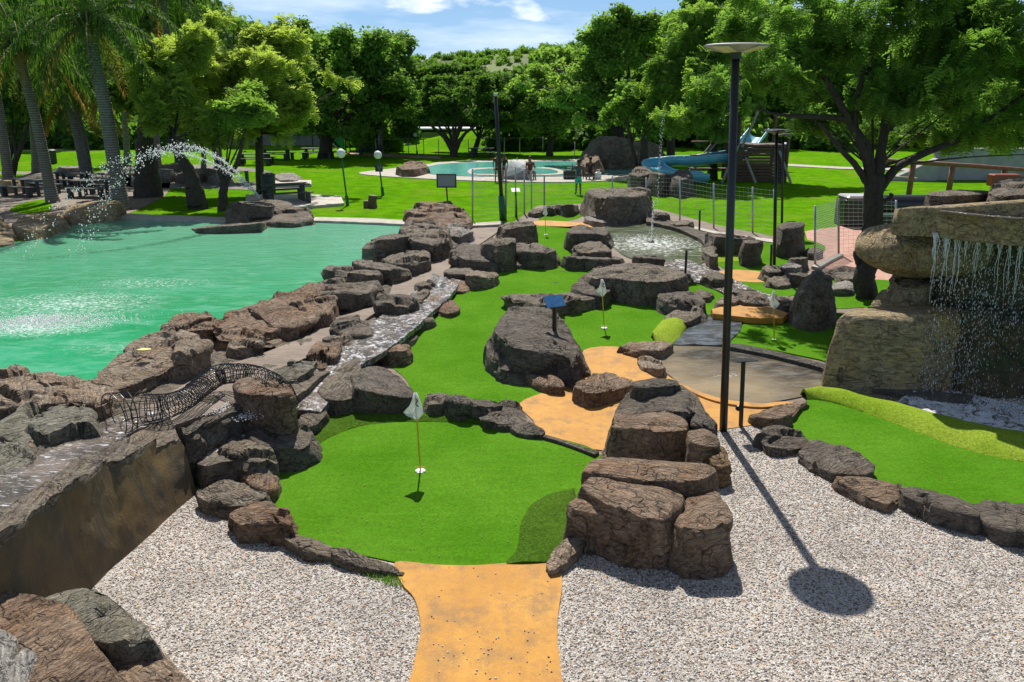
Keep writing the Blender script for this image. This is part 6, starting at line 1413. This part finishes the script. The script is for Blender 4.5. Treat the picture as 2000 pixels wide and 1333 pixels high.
    for si, s_ in enumerate((-1, 1)):
        hp = Vector((s_ * .09, 0, hip - .05)); kn = Vector(K[si]); jj.append((*hp, .112)); ee.append((1, len(jj) - 1)); q = hp.lerp(kn, pantlen if pose == 'stand' else .7); jj.append((*q, .095)); ee.append((len(jj) - 2, len(jj) - 1))
    skin_body('shorts', jj, ee, root, M[pants], 0)
    return root
M['shirt_navy'] = mat_simple('navy_white_shirt', (.05, .08, .16), .8, 0, .6, 9); M['teal'] = mat_simple('teal_cloth', (.02, .42, .42), .8); M['shirt_dark'] = mat_simple('dark_shirt', (.03, .02, .022), .8)
M['shirt_red'] = mat_simple('dark_red_shirt', (.16, .035, .025), .8); M['pants_dark'] = mat_simple('dark_shorts', (.02, .02, .025), .8)
person(1129, 380, 'person standing on lawn in dark patterned top and teal shorts', 'stand', 'shirt_navy', 'teal', 'skin', R(190), 1.62, arm=1, pantlen=.95)
person(1152, 352, 'person sitting on pool edge in black top behind standing one', 'sit', 'shirt_dark', 'pants_dark', 'skin', R(160), 1.7, z=.0)
person(1035, 352, 'person in dark red top sitting beside collapsed parasol', 'sit', 'shirt_red', 'pants_dark', 'skin2', R(20), 1.75, z=.0, hair_long=True)
person(971, 356, 'person standing left of slender lamp post in dark clothes', 'stand', 'shirt_red', 'pants_dark', 'skin2', R(30), 1.55, arm=1)
person(985, 354, 'person in dark shorts just right of slender lamp post', 'stand', 'shirt_dark', 'pants_dark', 'skin', R(-30), 1.45)
for (x, y, lb) in ((1152, 351, 'dark low seat under the person at pool edge'), (1035, 351, 'dark low seat under person beside parasol')):
    root = empty('stool', tuple(at(x, y, .05))); tag(root, lb, 'stool'); m = MB(); m.box((0, 0, .34), (.5, .45, .06), None, .02); m.build('seat', M['wood_dark'], root)
    for sx in (-1, 1):
        for sy in (-1, 1): m = MB(); m.box((sx * .2, sy * .17, .155), (.05, .05, .31)); m.build('leg', M['wood_dark'], root)
# ---------------------------------------------------------------- foliage
def tmpl_feather(pairs=8, lw=.075, ll=.26, curve=.35):
    Q = []
    for k in range(pairs):
        x = (k + .6) / pairs; z = -curve * x * x; l = ll * (1 - .55 * abs(2 * x - 1) ** 2)
        for s in (-1, 1):
            a = (x, 0, z); b = (x + lw, 0, z - .0); e = np.array([.25 * l, s * l, -.10 * l]); Q.append([a, b, np.array(b) + e, np.array(a) + e])
    Q.append([(0, -.012, 0), (0, .012, 0), (.95, .012, -curve * .9), (.95, -.012, -curve * .9)])
    return np.array([[tuple(p) for p in q] for q in Q], float)
def tmpl_clump(n=7, l=.34, w=.20, seed=1, spread=.5):
    rg = np.random.default_rng(seed); Q = []
    for k in range(n):
        c = rg.normal(0, spread * .55, 3); d = rg.normal(0, 1, 3); d[2] *= .6; d /= np.linalg.norm(d); u = np.cross(d, rg.normal(0, 1, 3)); u /= np.linalg.norm(u)
        Q.append([c, c + d * l * .5 + u * w * .5, c + d * l, c + d * l * .5 - u * w * .5])
    return np.array(Q, float)
def tmpl_spray(n=12, ll=.16, lw=.07, seed=1):
    rg = np.random.default_rng(seed); Q = []
    for k in range(n):
        x = (k + .5) / n; s = 1 if k % 2 else -1; c = np.array([x, 0, -.25 * x * x]); d = np.array([.45, s * .8, rg.normal(0, .35)]); d /= np.linalg.norm(d); u = np.cross(d, [0, .2, 1]); u /= np.linalg.norm(u)
        Q.append([c, c + d * ll * .5 + u * lw * .5, c + d * ll, c + d * ll * .5 - u * lw * .5])
    return np.array(Q, float)
def foliage(name, lobes, n, tmpl, size, mat, parent, origin, seed=1, droop=.2, shell=.55, gap=.0, gapf=1.0, flat=1.0, outw=1.0, bottom=-1.0, sub=10):
    rg = np.random.default_rng(seed)
    if sub:
        nl = []
        for l in lobes:
            nl.append((l[0], l[1], l[2], l[3] * .6, l[4] * .6, l[5] * .6))
            for _ in range(sub):
                d = rg.normal(0, 1, 3); d[2] = d[2] * .8 + .15; d /= np.linalg.norm(d); f = rg.uniform(.22, .46); q = rg.uniform(.6, 1.08); nl.append((l[0] + d[0] * l[3] * q, l[1] + d[1] * l[4] * q, l[2] + d[2] * l[5] * q, l[3] * f, l[4] * f, l[5] * f * .8))
        lobes = [(q[0], q[1], q[2], q[3] * .92, q[4] * .92, q[5] * .9) for q in nl]
    vol = np.array([l[3] * l[4] * l[5] for l in lobes]) ** .62; cnt = (vol / vol.sum() * n).astype(int) + 1
    P = []; D = []; gap = gap + .09
    for l, k in zip(lobes, cnt):
        m = int(k * 2.4) + 8; d = rg.normal(0, 1, (m, 3)); d /= np.linalg.norm(d, axis=1, keepdims=True); r = rg.random(m) ** (1 / 3.0); r = shell + (1 - shell) * r if False else np.where(rg.random(m) < shell, rg.uniform(.78, 1.04, m), r * .95)
        p = d * r[:, None]; ok = p[:, 2] > bottom
        # uneven outline
        wob = 1 + .42 * fbm(d * 2.1 + seed + l[0], 3, seed)
        p = p * wob[:, None] * np.array(l[3:6]) + np.array(l[:3])
        g = fbm(p * gapf + seed, 3, seed + 3); ok &= g > gap
        p = p[ok][:k]; dd = d[ok][:k]; P.append(p); D.append(dd)
    P = np.vstack(P); D = np.vstack(D); m = len(P)
    D = D * np.array([outw, outw, outw * .6]) + rg.normal(0, .8, (m, 3)); D[:, 2] -= droop; D /= np.linalg.norm(D, axis=1, keepdims=True)
    up = np.array([0, 0, 1.]) + rg.normal(0, .35, (m, 3)); S = np.cross(up, D); S /= np.linalg.norm(S, axis=1, keepdims=True); U = np.cross(D, S)
    s = size * rg.uniform(.6, 1.25, m); T = tmpl; q = len(T)
    V = (T[None, :, :, 0:1] * D[:, None, None, :] + T[None, :, :, 1:2] * S[:, None, None, :] + T[None, :, :, 2:3] * U[:, None, None, :]) * s[:, None, None, None] + P[:, None, None, :]
    V = V.reshape(-1, 3) - origin; F = np.arange(len(V)).reshape(-1, 4)
    r = np.clip(np.repeat(rg.random(m), q) * .6 + rg.random(m * q) * .4, 0, 1)
    return link(name, mesh_np(name, V, F, mat, False, r), parent)
def px_lobes(Y, L):
    out = []
    for l in L:
        x, y, r = l[:3]; dy = l[3] if len(l) > 3 else 0; fz = l[4] if len(l) > 4 else .8; c = atY(x, y, Y + dy); rr = r * (Y + dy) / FPX
        out.append((c.x, c.y, c.z, rr, rr * .95, rr * fz))
    return out
def limb(m, pts, r0, r1, n=8, seed=0, wig=.06):
    rg = random.Random(seed); P = smooth_open([tuple(p) for p in pts], max(6, len(pts) * 5)); k = len(P)
    Q = [Vector(p) + Vector((rg.uniform(-1, 1), rg.uniform(-1, 1), rg.uniform(-1, 1))) * wig * r0 * (0 if i == 0 else 1) for i, p in enumerate(P)]
    m.tube(Q, [r0 + (r1 - r0) * (i / (k - 1)) ** .8 for i in range(k)], n, wob=.08, seed=seed); return Q
def tree(name, label, base, L, n, tmpl, size, leaf, limbs=None, bark='bark', r=.25, fork=None, seed=1, group=None, cat='tree', flare=1.5, gY=None, twigs=2, **kw):
    b = at(*base) if gY is None else Vector((atY(base[0], 300, gY).x, gY, 0)); Y = b.y; root = empty(name, tuple(b)); tag(root, label, cat, group); lob = px_lobes(Y, L); m = MB()
    fk = atY(fork[0], fork[1], Y) - b if fork else Vector((0, 0, max(1.2, min(l[2] - l[5] for l in lob) * .8)))
    if limbs is None or limbs.get('trunk', True):
        m.tube([Vector((0, 0, -.1)), fk * .08, fk * .3, fk * .65, fk], [r * flare, r * flare * .85, r * 1.05, r, r * .92], 12, wob=.07, seed=seed)
    if limbs:
        for i, (pts, r0, r1) in enumerate(limbs.get('limbs', [])): limb(m, [atY(p[0], p[1], Y + (p[2] if len(p) > 2 else 0)) - b for p in pts], r0, r1, 8, seed + i)
    rg = random.Random(seed)
    for i, l in enumerate(lob):
        c = Vector(l[:3]) - b; mid = fk.lerp(c, .5) + Vector((rg.uniform(-.3, .3), rg.uniform(-.3, .3), rg.uniform(-.1, .35))) * l[3] * .4
        Q = limb(m, [fk, mid, c], r * .5, r * .12, 6, seed + 50 + i)
        for t in range(twigs):
            d = Vector((rg.gauss(0, 1), rg.gauss(0, 1), rg.gauss(.2, .7))).normalized(); e = c + Vector((d.x * l[3], d.y * l[4], d.z * l[5])) * .8; limb(m, [Q[-4], (Q[-4] + e) / 2 + Vector((0, 0, .1)), e], r * .2, r * .04, 5, seed + 90 + i * 7 + t)
    m.build('trunk', M[bark], root, smooth=True)
    foliage('crown', lob, n, tmpl, size, M[leaf], root, np.array(tuple(b)), seed=seed, **kw)
    return root
TF = tmpl_feather(5, .10, .24, .45); TFs = tmpl_feather(4, .14, .30, .4); TC = tmpl_clump(); TC2 = tmpl_clump(6, .45, .26, 5, .6); TS = tmpl_spray()

# big feathery tree at the right
tree('acacia_tree', 'large feathery dark green tree with thick black trunk by waterfall', (1697, 582),
     [(1560, 60, 120, 1, .7), (1700, 20, 150, 0, .7), (1860, 30, 160, .5, .7), (2010, 60, 150, 0, .7), (1500, 150, 95, .5, .6), (1620, 170, 120, 0, .6), (1760, 170, 130, -.8, .6), (1900, 175, 120, -.5, .65), (2040, 200, 120, 0, .7), (1580, 222, 55, .6, .5), (1690, 245, 80, .4, .5), (1830, 245, 85, 1.0, .5), (1960, 262, 75, 1.4, .55), (2080, 300, 60, 0, .6), (1480, 40, 80, 2, .7), (1740, -130, 190, 0, .6), (1950, -120, 190, 0, .6)],
     66000, TF, .25, 'leaf_feather', dict(trunk=False, limbs=[
         ([(1697, 588), (1688, 545), (1700, 500), (1704, 440), (1706, 370), (1712, 340)], .27, .20), ([(1704, 430), (1703, 360), (1690, 300), (1650, 220), (1600, 130)], .17, .05), ([(1702, 370), (1672, 325), (1640, 290), (1600, 240)], .10, .03),
         ([(1708, 400), (1718, 320), (1730, 230), (1738, 150), (1741, 100)], .19, .012), ([(1712, 380), (1750, 330), (1815, 296), (1880, 270), (1950, 220), (2010, 180)], .12, .03), ([(1704, 380), (1695, 290), (1670, 240), (1690, 120)], .13, .04),
         ([(1660, 232), (1580, 228), (1520, 224), (1475, 212)], .08, .02), ([(1690, 540), (1672, 500), (1674, 492)], .12, .06), ([(1712, 395), (1735, 388), (1742, 378)], .08, .05)]), 'bark', r=.055, fork=(1706, 330), seed=11, droop=.42, shell=.45, gap=.02, gapf=1.3, twigs=1, outw=.8)
# hanging branches of the same kind left of the lamp, standing further back
tree('acacia_tree', 'light green weeping tree directly behind top of tall lamp post', (1392, 349),
     [(1350, 90, 75, 0, .8), (1420, 40, 80, 1, .8), (1320, 170, 60, -.5, .8), (1390, 170, 65, -4, .8), (1450, 130, 75, -3, .9), (1330, 235, 42, -5, .8), (1400, 245, 40, -4, .8), (1436, 222, 36, 0, .8), (1290, 200, 40, -.3, .6), (1500, 60, 90, 1, .8), (1360, 20, 60, 2, .7)],
     36000, TFs, .42, 'leaf_bright', None, 'bark', r=.22, fork=(1395, 270), seed=12, droop=.6, shell=.5, gap=-.08, gapf=.5, twigs=1)
# lime acacia on the left
tree('acacia_tree', 'bright lime feathery tree with straight slim trunk beside litter bin', (508, 378),
     [(520, 120, 90, 0, .7), (440, 130, 80, 0, .7), (590, 165, 75, 0, .65), (640, 190, 45, 0, .6), (480, 190, 85, -1, .65), (560, 225, 70, -.5, .6), (420, 215, 75, -1, .6), (500, 70, 70, 1, .6), (440, 60, 60, 1, .6), (600, 215, 50, 0, .6), (360, 190, 70, -1, .7), (480, 258, 40, -1.5, .5), (540, 262, 35, -1, .5), (395, 250, 40, -1.5, .5), (585, 250, 28, 0, .5)],
     46000, TFs, .36, 'leaf_lime', dict(limbs=[([(506, 300), (505, 240), (520, 170), (560, 130)], .15, .04), ([(505, 250), (470, 190), (430, 150)], .10, .03), ([(507, 262), (550, 220), (610, 195)], .08, .02)]), 'bark', r=.19, fork=(506, 262), seed=13, droop=.12, shell=.6, gap=-.02, gapf=.7, twigs=2, flare=1.2)
tree('acacia_tree', 'thick dark leaning tree trunk with thin branches left of fountain rock', (388, 408),
     [(300, 190, 60, 0, .7), (350, 240, 55, 0, .6), (400, 250, 50, 0, .6), (310, 140, 50, 1, .7), (360, 110, 60, 1, .7), (420, 265, 35, 0, .6)],
     13000, TFs, .36, 'leaf_lime', dict(trunk=False, limbs=[([(388, 412), (386, 385), (372, 340), (348, 300), (330, 270)], .42, .16), ([(345, 295), (335, 250), (310, 220), (272, 195)], .09, .03), ([(350, 300), (368, 260), (400, 240)], .08, .03), ([(386, 400), (378, 370), (375, 360)], .45, .3)]), 'bark', r=.12, fork=(338, 275), seed=14, droop=.1, gap=-.1, gapf=.8)
tree('tree', 'pale barked forked tree standing behind leaning dark trunk', (400, 352),
     [(380, 170, 55, 0, .8), (440, 190, 50, 0, .8), (410, 230, 45, 0, .7)], 2600, TC, .8, 'leaf_mid', dict(trunk=False, limbs=[([(395, 355), (398, 320), (395, 285), (380, 240)], .20, .08), ([(396, 290), (408, 265), (420, 220)], .12, .05)]), 'bark_grey', r=.1, fork=(396, 270), seed=15, gap=-.1, gapf=.7)
tree('tree', 'dark low forked tree at pool edge just left of fountain rock', (436, 412),
     [(455, 215, 36, 0, .6), (420, 228, 34, 0, .6), (492, 218, 32, 0, .6), (470, 180, 36, 1, .6)], 7000, TFs, .36, 'leaf_bright', dict(trunk=False, limbs=[([(434, 414), (436, 375), (440, 350)], .22, .16), ([(438, 358), (424, 320), (415, 280)], .14, .06), ([(438, 358), (462, 320), (476, 270)], .14, .06)]), 'bark', r=.1, fork=(440, 340), seed=16, gap=-.1, gapf=.8)
tree('tree', 'dark trunk with wide flared base behind the thick palm', (290, 384),
     [(300, 130, 60, 2, .8), (260, 180, 50, 2, .8), (330, 160, 50, 2, .8)], 2600, TC, .9, 'leaf_dark', dict(trunk=False, limbs=[([(290, 388), (290, 372), (286, 330), (282, 285), (285, 200)], .75, .16)]), 'bark', r=.14, fork=(285, 230), seed=17, gap=-.1)

# palms
def palm(base, top, label, r=.22, fl=3.6, nf=26, seed=1, straw=.12, group='feather palms on the left', size=1.0, crown=True, hang=1.0):
    b = at(*base); t = atY(top[0], top[1], b.y) - b; root = empty('palm_tree', tuple(b)); tag(root, label, 'palm tree', group); rg = random.Random(seed)
    m = MB(); P = [Vector((0, 0, -.1)) + t * 0, t * .1, t * .3 + Vector((.05, 0, 0)), t * .6 + Vector((.08, 0, 0)), t * .85, t]
    Pq = smooth_open([tuple(p) for p in P], 26); m.tube([Vector(p) for p in Pq], [r * (1.35 - .35 * min(1, i / 4)) * (1 - .25 * i / 25) * (1 + .035 * (i % 2)) for i in range(26)], 14); m.build('trunk', M['bark_palm'], root, smooth=True)
    m = MB()
    for k in range(11):
        a = k * 2.4; m.tube([t + Vector((math.cos(a) * r * .7, math.sin(a) * r * .7, -.25)), t + Vector((math.cos(a) * r * 1.2, math.sin(a) * r * 1.2, .25)), t + Vector((math.cos(a) * r * 2.2, math.sin(a) * r * 2.2, .8))], [.09, .07, .03], 6)
    m.build('leaf_bases', M['leaf_base'], root, smooth=True)
    V = []; rr = []; V2 = []; r2 = []; rach = MB()
    for k in range(nf):
        a = k * 2.39996 + rg.uniform(-.2, .2); el = R(78 - 95 * (k / nf) + rg.uniform(-8, 8)); L = fl * rg.uniform(.8, 1.1); p = t + Vector((0, 0, .4)); pts = [p.copy()]; dirv = Vector((math.cos(a) * math.cos(el), math.sin(a) * math.cos(el), math.sin(el))); ns = 16
        for i in range(ns): dirv = (dirv + Vector((0, 0, -.115 * hang))).normalized(); p = p + dirv * (L / ns); pts.append(p.copy())
        rach.tube(pts, [.035 * (1 - .8 * i / ns) for i in range(ns + 1)], 4, False)
        dry = k > nf * (1 - straw)
        for i in range(1, ns):
            d = (pts[i + 1] - pts[i]).normalized(); s = d.cross(Vector((0, 0, 1)))
            if s.length < .05: s = Vector((1, 0, 0))
            s.normalize()
            for q in range(6):
                o = pts[i].lerp(pts[i + 1], q / 6); sg = 1 if q % 2 else -1; ll = L * .17 * math.sin(math.pi * min(1, (i + 1) / (ns + 1))) ** .5 * rg.uniform(.8, 1.2)
                dd = (s * sg * rg.uniform(.35, .9) + d * .45 + Vector((0, 0, rg.uniform(-.5, .35)))).normalized(); m1 = o + dd * ll * .5; m2 = o + dd * ll * .75 + Vector((0, 0, -ll * .55)); w = Vector((-dd.y, dd.x, 0)).normalized() * .024 * size + d * .008
                for (u0, u1, w0, w1) in ((o, m1, 1, .9), (m1, m2, .9, .15)):
                    (V2 if dry else V).append([tuple(u0 - w * w0), tuple(u0 + w * w0), tuple(u1 + w * w1), tuple(u1 - w * w1)])
    rach.build('frond_ribs', M['leaf_base'], root)
    V = np.array(V); link('fronds', mesh_np('fronds', V.reshape(-1, 3), np.arange(V.shape[0] * 4).reshape(-1, 4), M['leaf_palm'], False, np.random.default_rng(seed).random(len(V))), root)
    if V2: V2 = np.array(V2); link('dry_fronds', mesh_np('dry_fronds', V2.reshape(-1, 3), np.arange(V2.shape[0] * 4).reshape(-1, 4), M['leaf_straw'], False, np.random.default_rng(seed).random(len(V2))), root)
M['leaf_base'] = mat_simple('palm_leaf_base', (.20, .17, .07), .7, 0, .3, 6)
palm((238, 411), (176, 70), 'thickest palm at pool corner with drooping fronds', .30, 3.9, 34, 1, .06)
palm((104, 396), (38, 110), 'leaning palm in front of left picnic table', .24, 3.8, 32, 2, .1)
palm((168, 352), (128, 178), 'palm with crown low behind thick palm and left fork', .24, 3.7, 28, 3, .15)
palm((178, 348), (146, 196), 'thinner palm touching the trunk of its left neighbour', .17, 3.0, 20, 4, .2)
palm((72, 338), (52, 150), 'palm behind leaning palm near left picture edge', .24, 3.6, 26, 5, .1)
palm((352, 335), (318, -10), 'palm whose fronds hang at the top left of the sky', .24, 5.2, 36, 6, .05)
palm((428, 328), (412, 120), 'slim palm hidden behind the lime tree crown', .25, 3.4, 22, 7, .25)
palm((20, 372), (-30, 60), 'palm at the left picture edge with hanging dark fronds', .24, 4.2, 30, 8, .05)
palm((310, 330), (295, 175), 'small far palm with yellowing fronds between trunks', .2, 3.2, 22, 9, .4)
palm((250, 318), (232, 150), 'far palm behind the thick palm crown', .22, 3.8, 24, 10, .3)
tree('tree', 'dark many stemmed tree at far left behind picnic bench', (22, 352), [(-20, 200, 60, 0, .8), (50, 190, 50, 1, .8), (20, 120, 60, 1, .8)], 3000, TC, 1.0, 'leaf_dark', dict(trunk=False, limbs=[([(20, 356), (22, 330), (8, 290), (-10, 250)], .25, .1), ([(22, 335), (40, 290), (55, 240)], .2, .08), ([(24, 340), (32, 300), (20, 240)], .2, .08)]), 'bark', r=.14, fork=(22, 310), seed=18)

# wide dark tree at left middle and its neighbours
tree('tree', 'wide spreading dark green tree with thick forked trunk right of lime tree', (636, 309),
     [(600, 110, 60, 1, .7), (660, 120, 70, 0, .75), (720, 130, 75, 1, .8), (690, 190, 70, 0, .7), (620, 200, 60, 0, .6), (750, 190, 60, 1, .8), (640, 245, 45, -1, .5), (560, 90, 60, 3, .7), (700, 240, 50, 1, .6)],
     15000, TC, .95, 'leaf_mid', dict(limbs=[([(636, 280), (612, 245), (590, 215)], .3, .1), ([(640, 280), (668, 245), (690, 210)], .3, .1)]), 'bark', r=.50, fork=(636, 262), seed=21, gap=-.15, gapf=.45, shell=.6)
tree('tree', 'rounded mid green tree with pale trunk left of grass mound', (744, 301),
     [(745, 110, 55, 3, .9), (780, 140, 45, 2, .9), (740, 185, 60, 0, .9), (790, 200, 45, 1, .9), (720, 230, 50, 0, .7), (765, 245, 45, 0, .7)], 10000, TC, .9, 'leaf_mid', None, 'bark_grey', r=.2, fork=(742, 262), seed=22, gap=-.15, gapf=.4)
tree('acacia_tree', 'dark layered flat topped acacia on the far side of pool', (886, 308),
     [(850, 228, 40, 0, .24), (905, 222, 46, 0, .24), (950, 230, 34, 0, .24), (830, 215, 40, 1, .3), (880, 198, 50, 1, .3), (935, 195, 42, 1, .3), (860, 172, 50, 2, .35), (915, 168, 50, 2, .35), (890, 185, 40, 0, .3)],
     13000, TC, .7, 'leaf_dark', dict(limbs=[([(886, 300), (868, 270), (845, 248), (830, 235)], .2, .08), ([(888, 300), (905, 265), (930, 245)], .2, .08), ([(887, 295), (885, 250), (880, 210)], .16, .06)]), 'bark', r=.26, fork=(886, 285), seed=23, gap=-.12, gapf=.5, shell=.6, droop=-.5)
tree('acacia_tree', 'second dark layered acacia behind and right of the flat topped one', (925, 304), [(950, 160, 50, 4, .35), (900, 150, 60, 5, .35), (840, 150, 50, 5, .35), (975, 200, 40, 2, .4), (985, 240, 30, 2, .4)], 8000, TC, .9, 'leaf_dark', None, 'bark', r=.2, fork=(935, 270), seed=24, gap=-.1, gapf=.5, droop=-.4)
tree('tree', 'light green bushy tree behind seated people and far pool', (1073, 306), [(1040, 235, 40, 0, .8), (1080, 215, 45, 0, .8), (1110, 240, 40, 0, .7), (1060, 180, 50, 2, .8), (1110, 175, 50, 2, .8), (1030, 190, 35, 2, .8)], 10000, TC, .85, 'leaf_bright', None, 'bark', r=.25, fork=(1075, 275), seed=25, gap=-.12, gapf=.5)
tree('tree', 'tall bright green tree with visible limbs against the sky', (1212, 322),
     [(1200, 60, 45, 0, .8), (1240, 50, 42, 0, .8), (1270, 90, 45, 0, .8), (1180, 110, 50, 0, .8), (1130, 130, 48, 1, .7), (1085, 130, 40, 1, .7), (1230, 140, 50, 0, .7), (1150, 190, 50, 0, .6), (1210, 200, 50, 0, .6), (1270, 170, 45, 1, .8), (1060, 170, 38, 1, .7), (1170, 235, 40, 0, .6)],
     16000, TC, .8, 'leaf_bright', dict(limbs=[([(1212, 280), (1205, 200), (1215, 130), (1240, 70)], .2, .05), ([(1210, 240), (1180, 170), (1150, 130)], .15, .04), ([(1209, 220), (1250, 160), (1275, 110)], .14, .04)]), 'bark', r=.3, fork=(1212, 262), seed=26, gap=-.06, gapf=.55, shell=.6)
tree('tree', 'slender dark dotted trunk tree in front of far cave rock', (1246, 345), [(1225, 235, 38, 0, .8), (1262, 225, 40, 0, .8), (1240, 190, 40, 1, .8)], 5000, TC, .7, 'leaf_mid', dict(trunk=False, limbs=[([(1246, 348), (1240, 310), (1230, 270), (1225, 230)], .16, .07), ([(1258, 346), (1258, 300), (1262, 240)], .35, .15)]), 'bark', r=.1, fork=(1235, 280), seed=27, gap=-.1, gapf=.6)
tree('tree', 'dense green tree between tall sky tree and weeping tree', (1310, 318), [(1310, 70, 50, 2, .9), (1350, 50, 50, 4, .9), (1300, 130, 50, 1, .9), (1340, 110, 60, 3, .9), (1310, 190, 50, 2, .8), (1380, 90, 60, 5, .8)], 10000, TC, .95, 'leaf_mid', None, 'bark', r=.3, fork=(1310, 262), seed=28, gap=-.15, gapf=.4)

# belt of background trees, every one a tree of its own
GB2 = 'background trees behind the park'
skyl = [(-60, -90), (30, -70), (110, -80), (190, -60), (270, -70), (345, -40), (420, 25), (500, 55), (560, 75), (610, 85), (660, 98), (710, 108), (770, 135), (830, 160), (880, 168), (935, 166), (985, 152), (1030, 128), (1085, 100), (1140, 95), (1200, 90), (1290, 60), (1360, 40), (1430, 40), (1500, 50), (1580, 60), (1660, 70), (1740, 60), (1830, 60), (1920, 70), (2010, 60), (2090, 60)]
protoL = [('leaf_dark', 'dark'), ('leaf_mid', 'mid green'), ('leaf_dark', 'deep green'), ('leaf_bright', 'fresh green'), ('leaf_mid', 'olive green')]
side = lambda x: 'near the left picture edge' if x < 150 else 'behind the palms' if x < 400 else 'behind the lime tree' if x < 620 else 'behind wide forked tree' if x < 760 else 'behind grass mound' if x < 1000 else 'behind far pool' if x < 1260 else 'behind weeping tree' if x < 1520 else 'behind the big feathery tree' if x < 1850 else 'near the right picture edge'
cntr = {}
ordn = ['first', 'second', 'third', 'fourth', 'fifth', 'sixth', 'seventh']
for i, (x, yt) in enumerate(skyl):
    rg = random.Random(100 + i); Y = 84 + rg.uniform(-8, 10); lf, wd = protoL[i % 5]; sd = side(x); cntr[sd] = cntr.get(sd, 0) + 1
    gy = 286; w = 40
    L = [(x, yt + w, w, 0, .9), (x - w * .7, yt + w * 1.7, w, 0, .9), (x + w * .75, yt + w * 1.6, w, 0, .9), (x - w * .4, yt + w * 2.7, w, -1, .9), (x + w * .4, yt + w * 2.8, w, -1, .9)]
    yy = yt + w * 3.7
    lim = 232 if (380 < x < 660 or 740 < x < 1020) else 268
    if 740 < x < 1020: Y = 102 + rg.uniform(-4, 6)
    L = [q for q in L if q[1] < lim + 12]
    while yy < lim: L.append((x + rg.uniform(-20, 20), yy, w, -1, .9)); yy += w
    tree('tree', f'{wd} background tree {sd}, {ordn[cntr[sd] - 1]} from the left', (x, 284), L, 3000 + 380 * len(L), TC2, 1.55, lf, None, 'bark', r=.35, seed=100 + i, group=GB2, gY=Y, twigs=0, gap=-.2, gapf=.25, shell=.6)
# low hedge mass under the belt: shrubs one can count, in front of the far trees
GS2 = 'dark shrubs under the background trees'
for i, x in enumerate(list(range(-80, 380, 62)) + list(range(690, 740, 45)) + list(range(1000, 1260, 46)) + list(range(1300, 2140, 64))):
    rg = random.Random(300 + i); hh_ = 24 + rg.uniform(-4, 10)
    tree('shrub', f'dark shrub number {i + 1} from the left in the belt under the far trees', (x, 284), [(x, 268, hh_, 0, .8), (x + 22, 272, hh_ * .8, 0, .8), (x - 20, 262, hh_ * .8, 1, .9)], 900, TC2, 1.7, 'leaf_dark' if i % 3 else 'leaf_mid', None, 'bark', r=.1, seed=300 + i, group=GS2, cat='shrub', gY=72 + rg.uniform(-3, 4), twigs=0, gap=-.25, gapf=.3)
# scrub along the hill ridge
def ridge():
    rg = np.random.default_rng(9); L = []
    for k in range(90):
        x = rg.uniform(-70, 60); L.append((x, 560 + rg.uniform(-60, 40), 0, 0, 0, 0))
    lob = []
    for (x, y, *_r) in L:
        t = (y - 380) / 260; z = -1 + (33 + 6 * math.sin(x / 130 + 1.1) + 3 * math.sin(x / 37)) * math.sin(min(t, 1) * math.pi / 2) ** 1.1; s = rg.uniform(1.5, 3.6); lob.append((x, y, z + s * .4, s, s, s * .8))
    o = foliage('hill_scrub', lob, 9000, TC2, 2.6, M['leaf_mid'], None, np.zeros(3), seed=5, gap=-.5); tag(o, 'far scrub trees along the hill ridge under the sky', 'scrub', kind='stuff')
ridge()
# tiny plant on the waterfall rock
b = atY(1815, 602, WY + .55); o = foliage('small_plant', [(b.x, b.y, b.z, .06, .05, .07)], 60, TC, .09, M['leaf_lime'], None, np.array(tuple(b)), seed=2, gap=-1); o.location = tuple(b); tag(o, 'tiny bright green plant growing on wet waterfall boulder', 'plant')
